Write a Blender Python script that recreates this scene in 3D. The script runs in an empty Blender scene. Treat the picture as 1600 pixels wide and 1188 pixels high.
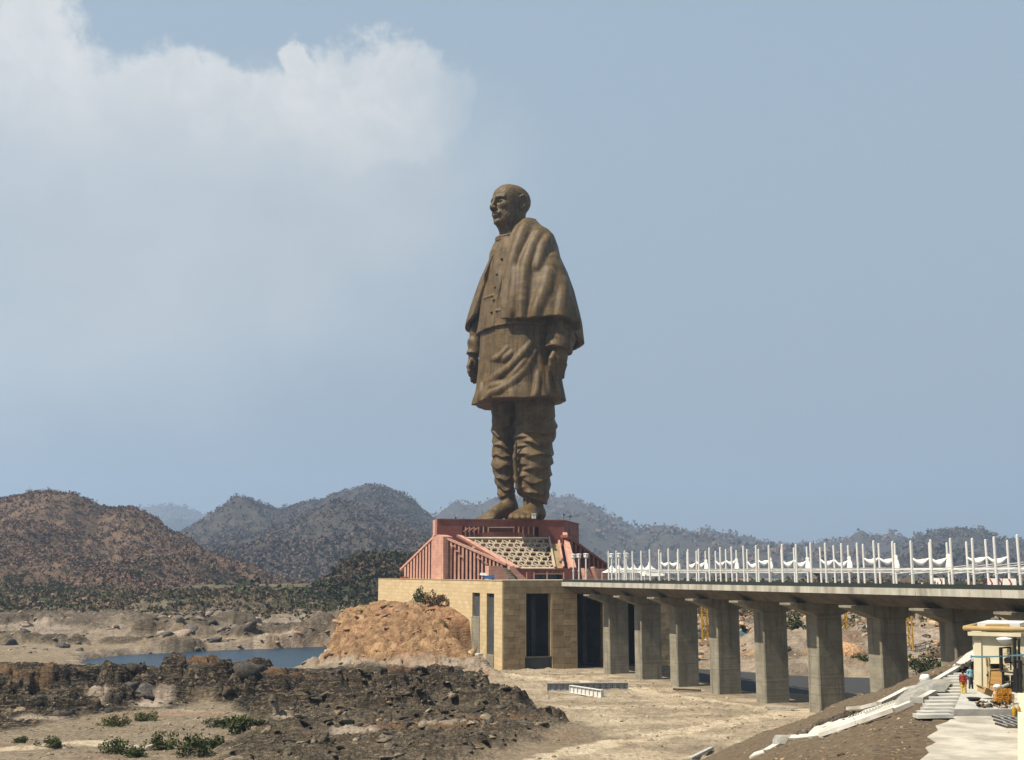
import bpy, bmesh, math, random
import numpy as np
from mathutils import Vector, Matrix
R = math.radians
random.seed(7)
rng = np.random.default_rng(11)
sc = bpy.context.scene
col = sc.collection

# ------------------------------------------------------------------ camera
FPX, CX, CY, HOR, ZC = 1800.0, 800.0, 594.0, 896.0, 45.0
PITCH = math.atan((HOR - CY) / FPX)
CP, SP = math.cos(PITCH), math.sin(PITCH)
cam_d = bpy.data.cameras.new('camera')
cam_d.sensor_width = 36.0
cam_d.lens = FPX / 1600.0 * 36.0
cam_d.clip_start, cam_d.clip_end = 0.5, 40000.0
cam = bpy.data.objects.new('camera', cam_d)
cam.location = (0, 0, ZC)
cam.rotation_euler = (math.pi / 2 + PITCH, 0, 0)
col.objects.link(cam)
sc.camera = cam

# ------------------------------------------------------------------ sun, sky, exposure
SUN_H = Vector((-0.92, -0.39)).normalized()
SUN_EL = R(55)
SUN_DIR = Vector((SUN_H.x * math.cos(SUN_EL), SUN_H.y * math.cos(SUN_EL), math.sin(SUN_EL)))
sun_d = bpy.data.lights.new('sun', 'SUN')
sun_d.energy = 5.0
sun_d.angle = R(0.53)
sun_d.color = (1.0, 0.90, 0.74)
sun = bpy.data.objects.new('sun', sun_d)
sun.rotation_euler = (-SUN_DIR).to_track_quat('-Z', 'Y').to_euler()
sun.location = (0, 0, 400)
col.objects.link(sun)

sc.view_settings.view_transform = 'Standard'
sc.view_settings.look = 'None'
sc.view_settings.exposure = 0.90
sc.view_settings.gamma = 1.0
sc.view_settings.use_curve_mapping = False
sc.cycles.use_denoising = True
sc.cycles.max_bounces = 6
sc.cycles.volume_bounces = 1
sc.cycles.transparent_max_bounces = 12


def pix_dir(px, py):
    u, v = (px - CX) / FPX, (CY - py) / FPX
    return Vector((u, CP - v * SP, SP + v * CP))


def at(px, py, Y):
    d = pix_dir(px, py)
    return Vector((d.x / d.y * Y, Y, ZC + d.z / d.y * Y))


def gnd(px, py, z=4.0):
    d = pix_dir(px, py)
    k = (z - ZC) / d.z
    return Vector((d.x * k, d.y * k, z))


world = bpy.data.worlds.new('World')
sc.world = world
world.use_nodes = True
WT = world.node_tree
WT.nodes.clear()


class NT:
    """small helper for writing node trees as expressions"""
    def __init__(s, tree):
        s.t = tree

    def node(s, typ, **kw):
        n = s.t.nodes.new(typ)
        for k, v in kw.items():
            setattr(n, k, v)
        return n

    def link(s, a, b):
        s.t.links.new(a, b)

    def put(s, sock, v):
        if isinstance(v, bpy.types.NodeSocket):
            s.link(v, sock)
        else:
            sock.default_value = v

    def m(s, op, a, b=0.0, c=0.0, clamp=False):
        n = s.node('ShaderNodeMath', operation=op, use_clamp=clamp)
        s.put(n.inputs[0], a)
        s.put(n.inputs[1], b)
        if len(n.inputs) > 2:
            s.put(n.inputs[2], c)
        return n.outputs[0]

    def vm(s, op, a, b=(0, 0, 0), scale=None):
        n = s.node('ShaderNodeVectorMath', operation=op)
        s.put(n.inputs[0], a)
        if op != 'SCALE' and op != 'LENGTH':
            s.put(n.inputs[1], b)
        if scale is not None:
            s.put(n.inputs['Scale'], scale)
        return n.outputs['Value'] if op in ('LENGTH', 'DOT_PRODUCT', 'DISTANCE') else n.outputs['Vector']

    def ramp(s, v, lo, hi, a=0.0, b=1.0, smooth=True):
        n = s.node('ShaderNodeMapRange', interpolation_type='SMOOTHSTEP' if smooth else 'LINEAR')
        s.put(n.inputs['Value'], v)
        for k, x in zip(('From Min', 'From Max', 'To Min', 'To Max'), (lo, hi, a, b)):
            s.put(n.inputs[k], x)
        return n.outputs['Result']

    def noise(s, vec, scale, detail=5.0, rough=0.55, dist=0.0, out='Fac'):
        n = s.node('ShaderNodeTexNoise')
        if vec is not None:
            s.link(vec, n.inputs['Vector'])
        n.inputs['Scale'].default_value = scale
        n.inputs['Detail'].default_value = detail
        n.inputs['Roughness'].default_value = rough
        n.inputs['Distortion'].default_value = dist
        return n.outputs[0] if out == 'Fac' else n.outputs['Color']

    def mix(s, fac, a, b, typ='MIX'):
        n = s.node('ShaderNodeMix', data_type='RGBA', blend_type=typ)
        s.put(n.inputs[0], fac)
        for sock, v in ((n.inputs[6], a), (n.inputs[7], b)):
            if not isinstance(v, bpy.types.NodeSocket) and len(v) == 3:
                v = (*v, 1.0)
            s.put(sock, v)
        return n.outputs[2]


w = NT(WT)
sky = w.node('ShaderNodeTexSky')
sky.sky_type = 'NISHITA'
sky.sun_disc = False
sky.sun_elevation = SUN_EL
sky.sun_rotation = math.atan2(SUN_H.x, SUN_H.y)
sky.altitude = 100
sky.air_density = 1.0
sky.dust_density = 1.6
sky.ozone_density = 1.6
tc = w.node('ShaderNodeTexCoord').outputs['Generated']
nrm = w.vm('NORMALIZE', tc)
sx = w.node('ShaderNodeSeparateXYZ')
w.link(nrm, sx.inputs[0])
az = w.m('ARCTAN2', sx.outputs[0], sx.outputs[1])
el = w.m('ARCSINE', sx.outputs[2])
cxy = w.node('ShaderNodeCombineXYZ')
w.link(az, cxy.inputs[0])
w.link(el, cxy.inputs[1])
# billowing edge: warp the sky direction with fractal noise
n1 = w.noise(nrm, 9.0, 7.0, 0.55, 0.0, 'Color')
warp = w.vm('SCALE', w.vm('SUBTRACT', n1, (0.5, 0.5, 0.5)), scale=0.10)
n2 = w.noise(nrm, 30.0, 9.0, 0.66, 0.0, 'Color')
warp2 = w.vm('SCALE', w.vm('SUBTRACT', n2, (0.5, 0.5, 0.5)), scale=0.036)
q = w.vm('ADD', w.vm('ADD', cxy.outputs[0], warp), warp2)


def ae(px, py):
    d = pix_dir(px, py).normalized()
    return math.atan2(d.x, d.y), math.asin(d.z)


# cumulus bank: lobes as (px, py, half width px, half height px)
LOBES = [(60, 60, 105, 95), (-80, 90, 160, 130), (150, 150, 120, 90), (262, 120, 75, 72), (330, 150, 90, 70),
         (430, 175, 110, 75), (520, 135, 75, 90), (590, 115, 85, 78), (470, 85, 34, 46), (640, 160, 85, 80),
         (700, 160, 40, 52), (560, 210, 170, 70), (250, 230, 260, 80), (-180, 200, 260, 120)]


def lobe_field(lobes):
    best = None
    for (px, py, a, b) in lobes:
        a0, e0 = ae(px, py)
        d = w.vm('SUBTRACT', q, (a0, e0, 0))
        d = w.vm('MULTIPLY', d, (FPX / a, FPX / b, 0))
        L = w.vm('LENGTH', d)
        best = L if best is None else w.m('SMOOTH_MIN', best, L, 0.25)
    return best


bank = lobe_field(LOBES)
edge_n = w.m('MULTIPLY', w.m('SUBTRACT', w.noise(nrm, 22.0, 10.0, 0.66), 0.5), 1.1)
body = w.ramp(w.m('ADD', bank, edge_n), 1.05, 0.66)
sepq = w.node('ShaderNodeSeparateXYZ')
w.link(q, sepq.inputs[0])
fade = w.ramp(sepq.outputs[1], ae(400, 345)[1], ae(400, 150)[1], 0.05, 1.0)
body = w.m('MULTIPLY', body, fade)
body = w.m('MULTIPLY', body, w.ramp(sepq.outputs[0], ae(775, 150)[0], ae(600, 150)[0], 0.0, 1.0))
# thin veil under the bank, fading downwards
VEIL = [(120, 280, 560, 190), (520, 260, 330, 160), (60, 480, 480, 220), (330, 440, 420, 200), (-300, 400, 400, 300), (560, 380, 240, 130)]
veil = w.ramp(lobe_field(VEIL), 1.25, 0.25)
vn = w.ramp(w.noise(nrm, 6.0, 5.0, 0.6), 0.30, 0.70)
veil = w.m('MULTIPLY', veil, w.m('MULTIPLY_ADD', vn, 0.40, 0.62))
# broken cloud over the rest of the dome, outside the frame
gn = w.ramp(w.noise(nrm, 3.2, 7.0, 0.58, 0.3), 0.54, 0.70)
aside = w.ramp(w.m('ABSOLUTE', w.m('SUBTRACT', az, 0.0)), 0.55, 0.95)
gen = w.m('MULTIPLY', w.m('MULTIPLY', gn, aside), w.ramp(el, 0.02, 0.25))
bright = w.ramp(w.noise(q, 11.0, 8.0, 0.6), 0.36, 0.62)
under = w.ramp(el, ae(400, 330)[1], ae(400, 90)[1])
ccol = w.mix(w.m('MULTIPLY', w.m('MULTIPLY_ADD', bright, 0.45, 0.55), w.m('MULTIPLY_ADD', under, 0.6, 0.4)),
             (5.0, 5.45, 5.95), (8.3, 8.2, 7.9))
hs = w.node('ShaderNodeHueSaturation')
hs.inputs['Saturation'].default_value = 0.66
hs.inputs['Value'].default_value = 0.86
w.link(sky.outputs[0], hs.inputs['Color'])
# even grey-blue dust veil that the dry-season air puts over the whole dome
dusty = w.mix(0.60, hs.outputs[0], (4.75, 6.15, 7.25))
lowf = w.ramp(el, -0.05, 0.50, 0.0, 1.0)
dusty = w.mix(w.m('MULTIPLY_ADD', lowf, -0.92, 0.92), dusty, (3.25, 3.8, 4.25))
c1 = w.mix(w.m('MULTIPLY', veil, 0.95), dusty, (5.65, 6.05, 6.25))
c2 = w.mix(w.m('MULTIPLY', body, 0.85), c1, ccol)
c3 = w.mix(w.m('MULTIPLY', gen, 0.7), c2, ccol)
bg = w.node('ShaderNodeBackground')
bg.inputs['Strength'].default_value = 0.054
w.link(c3, bg.inputs['Color'])
wo = w.node('ShaderNodeOutputWorld')
w.link(bg.outputs[0], wo.inputs['Surface'])

# ------------------------------------------------------------------ mesh helpers
class MB:
    def __init__(s):
        s.v, s.f = [], []

    def add(s, vs, fs):
        o = len(s.v)
        s.v += [tuple(p) for p in vs]
        s.f += [tuple(i + o for i in f) for f in fs]
        return s

    def hexa(s, p):  # 8 points: bottom ring 0-3, top ring 4-7
        return s.add(p, [(3, 2, 1, 0), (4, 5, 6, 7), (0, 1, 5, 4), (1, 2, 6, 5), (2, 3, 7, 6), (3, 0, 4, 7)])

    def box(s, x0, x1, y0, y1, z0, z1):
        return s.hexa([(x0, y0, z0), (x1, y0, z0), (x1, y1, z0), (x0, y1, z0),
                       (x0, y0, z1), (x1, y0, z1), (x1, y1, z1), (x0, y1, z1)])

    def bar(s, a, b, w, h, up=(0, 0, 1)):  # rectangular bar from a to b
        a, b, up = Vector(a), Vector(b), Vector(up)
        d = (b - a).normalized()
        sd = d.cross(up)
        if sd.length < 1e-4:
            sd = d.cross(Vector((1, 0, 0)))
        sd = sd.normalized() * w / 2
        u = sd.cross(d).normalized() * h / 2
        return s.hexa([a - sd - u, a + sd - u, b + sd - u, b - sd - u, a - sd + u, a + sd + u, b + sd + u, b - sd + u])

    def slab(s, poly, vec):  # polygon (3d points) extruded by vec
        n = len(poly)
        vec = Vector(vec)
        a = [Vector(p) for p in poly]
        return s.add(a + [p + vec for p in a],
                     [tuple(range(n))[::-1], tuple(range(n, 2 * n))] +
                     [(i, (i + 1) % n, n + (i + 1) % n, n + i) for i in range(n)])

    def tube(s, pts, r, n=8, cap=True):
        pts = [Vector(p) for p in pts]
        rs = r if isinstance(r, (list, tuple)) else [r] * len(pts)
        vs, fs = [], []
        for i, p in enumerate(pts):
            d = (pts[min(i + 1, len(pts) - 1)] - pts[max(i - 1, 0)])
            d = d.normalized() if d.length > 1e-9 else Vector((0, 0, 1))
            a = d.cross(Vector((0, 0, 1)))
            if a.length < 1e-3:
                a = d.cross(Vector((0, 1, 0)))
            a.normalize()
            b = d.cross(a)
            for k in range(n):
                t = 2 * math.pi * k / n
                vs.append(p + (a * math.cos(t) + b * math.sin(t)) * rs[i])
        for i in range(len(pts) - 1):
            for k in range(n):
                fs.append((i * n + k, i * n + (k + 1) % n, (i + 1) * n + (k + 1) % n, (i + 1) * n + k))
        if cap:
            fs.append(tuple(range(n))[::-1])
            fs.append(tuple(range((len(pts) - 1) * n, len(pts) * n)))
        return s.add(vs, fs)

    def lathe(s, c, prof, n=12):
        c = Vector(c)
        return s.tube([c + Vector((0, 0, z)) for (r, z) in prof], [r for (r, z) in prof], n)

    def build(s, name, mat, parent=None, smooth=False):
        org = origin(parent)
        me = bpy.data.meshes.new(name)
        me.from_pydata([(p[0] - org[0], p[1] - org[1], p[2] - org[2]) for p in s.v], [], s.f)
        bm = bmesh.new()
        bm.from_mesh(me)
        bmesh.ops.recalc_face_normals(bm, faces=bm.faces)
        bm.to_mesh(me)
        bm.free()
        return link(name, me, mat, parent, smooth)


def origin(parent):
    if parent is None:
        return (0, 0, 0)
    while parent.parent:
        parent = parent.parent
    return tuple(parent.location)


def link(name, me, mat, parent=None, smooth=False):
    if mat is not None:
        me.materials.clear()
        me.materials.append(mat)
    if smooth:
        me.polygons.foreach_set('use_smooth', [True] * len(me.polygons))
    o = bpy.data.objects.new(name, me)
    o.parent = parent
    col.objects.link(o)
    return o


def npmesh(name, V, F, mat, parent=None, smooth=True):
    """V (n,3) array, F (m,4) or (m,3) int array, world coordinates"""
    org = np.array(origin(parent))
    me = bpy.data.meshes.new(name)
    V = np.asarray(V, dtype=np.float32) - org.astype(np.float32)
    F = np.asarray(F, dtype=np.int32)
    me.vertices.add(len(V))
    me.vertices.foreach_set('co', V.ravel())
    k = F.shape[1]
    me.loops.add(F.size)
    me.loops.foreach_set('vertex_index', F.ravel())
    me.polygons.add(len(F))
    me.polygons.foreach_set('loop_start', np.arange(0, F.size, k, dtype=np.int32))
    me.polygons.foreach_set('loop_total', np.full(len(F), k, dtype=np.int32))
    me.update(calc_edges=True)
    return link(name, me, mat, parent, smooth)


def paint(o, name, arr):
    a = o.data.attributes.new(name, 'FLOAT_COLOR', 'POINT')
    c = np.ones((len(o.data.vertices), 4), dtype=np.float32)
    c[:, :arr.shape[1]] = arr
    a.data.foreach_set('color', c.ravel())


def tag(o, label=None, cat=None, group=None, kind=None):
    if label:
        o['label'] = label
    if cat:
        o['category'] = cat
    if group:
        o['group'] = group
    if kind:
        o['kind'] = kind
    return o


def thing(name, label, cat, loc, group=None):
    o = bpy.data.objects.new(name, None)
    o.empty_display_size = 0.5
    o.location = loc
    col.objects.link(o)
    o['kind'] = 'thing'
    return tag(o, label, cat, group)


def copy_tree(o, loc=None, parent=None):
    c = o.copy()
    col.objects.link(c)
    c.parent = parent
    if loc is not None:
        c.location = loc
    for ch in [x for x in bpy.data.objects if x.parent == o]:
        copy_tree(ch, None, c)
    return c


ORD = ('first second third fourth fifth sixth seventh eighth ninth tenth eleventh twelfth thirteenth fourteenth fifteenth '
       'sixteenth seventeenth eighteenth nineteenth twentieth').split()


def ordinal(i):
    if i < 20:
        return ORD[i]
    tens = {2: 'twenty', 3: 'thirty', 4: 'forty'}
    n = i + 1
    if n % 10 == 0:
        return {2: 'twentieth', 3: 'thirtieth', 4: 'fortieth'}[n // 10]
    return tens[n // 10] + '-' + ORD[n % 10 - 1]


# ------------------------------------------------------------------ noise (numpy)
_perm = np.random.default_rng(3).permutation(256).astype(np.int32)
_perm = np.concatenate([_perm, _perm, _perm])
_ga = np.random.default_rng(5).uniform(0, 2 * np.pi, 256)
_gx, _gy = np.cos(_ga).astype(np.float32), np.sin(_ga).astype(np.float32)


def perlin(x, y, seed=0):
    x = np.asarray(x, dtype=np.float64) + seed * 17.37
    y = np.asarray(y, dtype=np.float64) + seed * 9.71
    xi, yi = np.floor(x), np.floor(y)
    fx, fy = (x - xi).astype(np.float32), (y - yi).astype(np.float32)
    xi, yi = xi.astype(np.int64) & 255, yi.astype(np.int64) & 255
    u, v = fx * fx * fx * (fx * (fx * 6 - 15) + 10), fy * fy * fy * (fy * (fy * 6 - 15) + 10)

    def g(i, j, a, b):
        h = _perm[_perm[(xi + i) & 255] + ((yi + j) & 255)]
        return _gx[h] * a + _gy[h] * b
    n00, n10 = g(0, 0, fx, fy), g(1, 0, fx - 1, fy)
    n01, n11 = g(0, 1, fx, fy - 1), g(1, 1, fx - 1, fy - 1)
    a = n00 + u * (n10 - n00)
    b = n01 + u * (n11 - n01)
    return (a + v * (b - a)) * 1.5


def fbm(x, y, octv=5, gain=0.5, seed=0):
    t, amp, s = 0, 1.0, 0
    for i in range(octv):
        t = t + amp * perlin(x * 2 ** i, y * 2 ** i, seed + i)
        s += amp
        amp *= gain
    return t / s


def ridged(x, y, octv=5, gain=0.55, seed=0):
    t, amp, s = 0, 1.0, 0
    for i in range(octv):
        t = t + amp * (1 - 2 * np.abs(perlin(x * 2 ** i, y * 2 ** i, seed + i)))
        s += amp
        amp *= gain
    return t / s


def billow(x, y, octv=4, gain=0.5, seed=0):
    t, amp, s = 0, 1.0, 0
    for i in range(octv):
        t = t + amp * np.abs(perlin(x * 2 ** i, y * 2 ** i, seed + i))
        s += amp
        amp *= gain
    return t / s


def sstep(a, b, x):
    t = np.clip((x - a) / (b - a), 0, 1)
    return t * t * (3 - 2 * t)


def poly_sd(x, y, poly):
    """signed distance to a polygon, negative inside"""
    d = np.full(np.shape(x), 1e18)
    inside = np.zeros(np.shape(x), dtype=bool)
    n = len(poly)
    for i in range(n):
        x0, y0 = poly[i][0], poly[i][1]
        x1, y1 = poly[(i + 1) % n][0], poly[(i + 1) % n][1]
        ex, ey = x1 - x0, y1 - y0
        wx, wy = x - x0, y - y0
        t = np.clip((wx * ex + wy * ey) / (ex * ex + ey * ey + 1e-12), 0, 1)
        dx, dy = wx - ex * t, wy - ey * t
        d = np.minimum(d, dx * dx + dy * dy)
        c = (y0 > y) != (y1 > y)
        xc = x0 + (y - y0) * ex / (ey if abs(ey) > 1e-12 else 1e-12)
        inside ^= c & (x < xc)
    return np.where(inside, -1, 1) * np.sqrt(d)


# ------------------------------------------------------------------ field meshing (surface nets)
class Field:
    def __init__(s, lo, hi, h):
        lo, hi = np.array(lo, float), np.array(hi, float)
        s.lo, s.h = lo, h
        s.n = np.ceil((hi - lo) / h).astype(int) + 1
        s.ax = [(lo[i] + np.arange(s.n[i]) * h).astype(np.float32) for i in range(3)]
        s.v = np.full(tuple(s.n), 50.0, dtype=np.float32)

    def xyz(s, sl=(slice(None),) * 3):
        return (s.ax[0][sl[0]][:, None, None], s.ax[1][sl[1]][None, :, None], s.ax[2][sl[2]][None, None, :])

    def _sl(s, lo, hi):
        a = np.clip(np.floor((np.array(lo) - s.lo) / s.h).astype(int), 0, s.n - 1)
        b = np.clip(np.ceil((np.array(hi) - s.lo) / s.h).astype(int) + 1, 1, s.n)
        return tuple(slice(int(a[i]), int(max(b[i], a[i] + 1))) for i in range(3))

    def _mix(s, sl, d, k, sub):
        a = s.v[sl]
        if sub:
            d = -d
            r = np.maximum(a, d)
        else:
            r = np.minimum(a, d)
        if k > 0:
            hh = np.maximum(k - np.abs(a - d), 0) / k
            r = r + (hh * hh * k * 0.25 if sub else -hh * hh * k * 0.25)
        s.v[sl] = r

    def cap(s, p, q, r1, r2=None, k=0.0, sub=False):
        r2 = r1 if r2 is None else r2
        p, q = np.array(p, float), np.array(q, float)
        m = max(r1, r2) + k + 2.5 * s.h
        sl = s._sl(np.minimum(p, q) - m, np.maximum(p, q) + m)
        X, Y, Z = s.xyz(sl)
        e = q - p
        L = float(e @ e) + 1e-9
        t = np.clip(((X - p[0]) * e[0] + (Y - p[1]) * e[1] + (Z - p[2]) * e[2]) / L, 0, 1)
        d = np.sqrt((X - p[0] - t * e[0]) ** 2 + (Y - p[1] - t * e[1]) ** 2 + (Z - p[2] - t * e[2]) ** 2) - (r1 + (r2 - r1) * t)
        s._mix(sl, d.astype(np.float32), k, sub)

    def chain(s, pts, rs, k=0.0, sub=False):
        if not isinstance(rs, (list, tuple)):
            rs = [rs] * len(pts)
        for i in range(len(pts) - 1):
            s.cap(pts[i], pts[i + 1], rs[i], rs[i + 1], k, sub)

    def ell(s, c, axes, rad, k=0.0, sub=False):
        c = np.array(c, float)
        rad = [float(r) for r in rad]
        m = max(rad) + k + 2.5 * s.h
        sl = s._sl(c - m, c + m)
        X, Y, Z = s.xyz(sl)
        X, Y, Z = X - c[0], Y - c[1], Z - c[2]
        g = 0
        for a, r in zip(axes, rad):
            g = g + ((X * a[0] + Y * a[1] + Z * a[2]) / r) ** 2
        d = (np.sqrt(g) - 1) * min(rad)
        s._mix(sl, d.astype(np.float32), k, sub)

    def mesh(s):
        v = s.v
        ins = v < 0
        n = s.n
        C = [(i, j, k) for i in (0, 1) for j in (0, 1) for k in (0, 1)]
        cell = lambda a, c: a[c[0]:n[0] - 1 + c[0], c[1]:n[1] - 1 + c[1], c[2]:n[2] - 1 + c[2]]
        cnt = sum(cell(ins, c).astype(np.int8) for c in C)
        act = (cnt > 0) & (cnt < 8)
        idx = np.argwhere(act)
        ids = np.full(act.shape, -1, dtype=np.int64)
        ids[act] = np.arange(len(idx))
        cv = {c: v[idx[:, 0] + c[0], idx[:, 1] + c[1], idx[:, 2] + c[2]] for c in C}
        P = np.zeros((len(idx), 3))
        W = np.zeros(len(idx))
        for c in C:
            for a in range(3):
                if c[a] == 0:
                    e = list(c)
                    e[a] = 1
                    e = tuple(e)
                    A, B = cv[c], cv[e]
                    cr = (A < 0) != (B < 0)
                    t = np.where(cr, A / np.where(cr, A - B, 1), 0)
                    for b in range(3):
                        P[:, b] += np.where(cr, c[b] + (t if b == a else 0), 0)
                    W += cr
        P = P / W[:, None] + idx
        V = s.lo + P * s.h
        Q = []
        for a in range(3):
            b, c = [(1, 2), (2, 0), (0, 1)][a]
            A = ins.take(range(0, n[a] - 1), axis=a)
            B = ins.take(range(1, n[a]), axis=a)
            e = np.argwhere(A != B)
            ok = (e[:, b] > 0) & (e[:, c] > 0) & (e[:, b] < n[b] - 1) & (e[:, c] < n[c] - 1)
            e = e[ok]
            flip = ~A[e[:, 0], e[:, 1], e[:, 2]]

            def I(db, dc):
                k = e.copy()
                k[:, b] += db
                k[:, c] += dc
                return ids[k[:, 0], k[:, 1], k[:, 2]]
            quad = np.stack([I(-1, -1), I(0, -1), I(0, 0), I(-1, 0)], 1)
            quad[flip] = quad[flip][:, ::-1]
            Q.append(quad)
        return V, np.concatenate(Q)

    def build(s, name, mat, parent=None):
        V, Q = s.mesh()
        return npmesh(name, V, Q, mat, parent, True)

# ------------------------------------------------------------------ materials
def newmat(name):
    m = bpy.data.materials.new(name)
    m.use_nodes = True
    t = m.node_tree
    for n in list(t.nodes):
        t.nodes.remove(n)
    n = NT(t)
    b = n.node('ShaderNodeBsdfPrincipled')
    o = n.node('ShaderNodeOutputMaterial')
    n.link(b.outputs[0], o.inputs['Surface'])
    return m, n, b


def bumped(n, b, h, strength, dist):
    bp = n.node('ShaderNodeBump')
    bp.inputs['Strength'].default_value = strength
    bp.inputs['Distance'].default_value = dist
    n.link(h, bp.inputs['Height'])
    n.link(bp.outputs[0], b.inputs['Normal'])


AL = 0.82


def rock_noise_mat(name, c1, c2, scale=0.5, rough=0.85, c3=None, s3=0.08, bump=0.4, bscale=None, bdist=0.1, metal=0.0,
                   stretch=(1, 1, 1), vary=0.0, lo=0.36, hi=0.64, spec=0.3, joints=None):
    m, n, b = newmat(name)
    pos = n.node('ShaderNodeNewGeometry').outputs['Position']
    vec = n.vm('MULTIPLY', pos, stretch)
    f = n.ramp(n.noise(vec, scale, 7.0, 0.6), lo, hi)
    c1, c2 = tuple(x * AL for x in c1), tuple(x * AL for x in c2)
    c3 = tuple(x * AL for x in c3) if c3 else None
    c = n.mix(f, c1, c2)
    if c3:
        c = n.mix(n.ramp(n.noise(vec, s3, 5.0, 0.6), 0.45, 0.7), c, c3)
    if joints:
        sj = n.node('ShaderNodeSeparateXYZ')
        n.link(pos, sj.inputs[0])
        jz = n.ramp(n.m('ABSOLUTE', n.m('SUBTRACT', n.m('FRACT', n.m('MULTIPLY', sj.outputs[2], 1 / joints)), 0.5)), 0.43, 0.49)
        hx_ = n.m('ADD', n.m('MULTIPLY', sj.outputs[0], 0.94), n.m('MULTIPLY', sj.outputs[1], 0.34))
        jx = n.ramp(n.m('ABSOLUTE', n.m('SUBTRACT', n.m('FRACT', n.m('MULTIPLY', hx_, 0.45 / joints)), 0.5)), 0.465, 0.495)
        c = n.mix(n.m('MULTIPLY', n.m('MAXIMUM', jz, jx), 0.45), c, tuple(x * 0.55 for x in c1))
        stj = n.ramp(n.noise(n.vm('MULTIPLY', pos, (1, 1, 0.1)), 0.3, 6.0, 0.65), 0.48, 0.7)
        c = n.mix(n.m('MULTIPLY', stj, 0.35), c, tuple(x * 0.6 for x in c1))
    if vary:
        oi = n.node('ShaderNodeObjectInfo').outputs['Random']
        k = n.m('MULTIPLY_ADD', oi, 2 * vary, 1 - vary)
        cc = n.node('ShaderNodeCombineXYZ')
        for i in range(3):
            n.link(k, cc.inputs[i])
        c = n.mix(1.0, c, cc.outputs[0], 'MULTIPLY')
    n.link(c, b.inputs['Base Color'])
    b.inputs['Roughness'].default_value = rough
    b.inputs['Metallic'].default_value = metal
    b.inputs['Specular IOR Level'].default_value = spec
    if bump:
        bumped(n, b, n.noise(vec, bscale or scale * 4, 6.0, 0.65), bump, bdist)
    return m


def plain(name, c, rough=0.6, vary=0.12, scale=2.0, metal=0.0, spec=0.3, bump=0.15, bdist=0.02):
    d = tuple(x * (1 - vary) for x in c)
    l = tuple(min(1, x * (1 + vary)) for x in c)
    return rock_noise_mat(name, d, l, scale, rough, bump=bump, bdist=bdist, metal=metal, spec=spec)


def objcolor(name, rough=0.8):
    m, n, b = newmat(name)
    oi = n.node('ShaderNodeObjectInfo').outputs['Color']
    pos = n.node('ShaderNodeNewGeometry').outputs['Position']
    f = n.ramp(n.noise(pos, 6.0, 4.0), 0.3, 0.7, 0.8, 1.1)
    cc = n.node('ShaderNodeCombineXYZ')
    for i in range(3):
        n.link(f, cc.inputs[i])
    n.link(n.mix(1.0, oi, cc.outputs[0], 'MULTIPLY'), b.inputs['Base Color'])
    b.inputs['Roughness'].default_value = rough
    return m


M = {}
ALBEDO = {'riverbed': 0.90, 'bronze': 0.52, 'hillside': 0.52, 'hillside_grey': 0.46, 'rock_tint': 0.75, 'pier_concrete': 0.80, 'tan_wall_tiles': 0.85, 'brown_stone': 0.80, 'tan_stone': 0.8, 'pink_stone': 0.90, 'fascia_concrete': 0.8, 'cream_plaster': 0.8, 'white_paint': 0.80, 'white_cloth': 0.85, 'white_concrete': 0.75}
# bronze cladding: small cast panels with seams, brown patina with darker runs
m, n, b = newmat('bronze')
pos = n.node('ShaderNodeNewGeometry').outputs['Position']
f = n.ramp(n.noise(pos, 0.22, 8.0, 0.72), 0.38, 0.62)
c = n.mix(f, (0.135, 0.084, 0.030), (0.240, 0.150, 0.050))
runs = n.ramp(n.noise(n.vm('MULTIPLY', pos, (1, 1, 0.09)), 0.5, 6.0, 0.6), 0.46, 0.70)
c = n.mix(n.m('MULTIPLY', runs, 0.75), c, (0.052, 0.037, 0.022))
sepb = n.node('ShaderNodeSeparateXYZ')
n.link(pos, sepb.inputs[0])
zz = sepb.outputs[2]
seam = n.ramp(n.m('ABSOLUTE', n.m('SUBTRACT', n.m('FRACT', n.m('MULTIPLY', zz, 1 / 2.6)), 0.5)), 0.44, 0.5)
hx = n.m('ADD', n.m('MULTIPLY', sepb.outputs[0], 0.72), n.m('MULTIPLY', sepb.outputs[1], -0.69))
seam2 = n.ramp(n.m('ABSOLUTE', n.m('SUBTRACT', n.m('FRACT', n.m('MULTIPLY', hx, 1 / 3.1)), 0.5)), 0.455, 0.5)
sm = n.m('MAXIMUM', seam, n.m('MULTIPLY', seam2, 0.7))
c = n.mix(n.m('MULTIPLY', sm, 0.28), c, (0.045, 0.033, 0.02))
cell = n.node('ShaderNodeTexWhiteNoise')
cv = n.node('ShaderNodeCombineXYZ')
n.link(n.m('FLOOR', n.m('MULTIPLY', hx, 1 / 3.1)), cv.inputs[0])
n.link(n.m('FLOOR', n.m('MULTIPLY', zz, 1 / 2.6)), cv.inputs[1])
n.link(cv.outputs[0], cell.inputs['Vector'])
c = n.mix(n.m('MULTIPLY', cell.outputs['Value'], 0.25), c, (0.07, 0.05, 0.03))
n.link(c, b.inputs['Base Color'])
b.inputs['Metallic'].default_value = 0.0
b.inputs['Roughness'].default_value = 0.55
b.inputs['Specular IOR Level'].default_value = 0.25
hgt = n.m('SUBTRACT', n.noise(pos, 0.9, 7.0, 0.65), n.m('MULTIPLY', sm, 0.12))
bumped(n, b, hgt, 0.45, 0.6)
M['bronze'] = m

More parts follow.
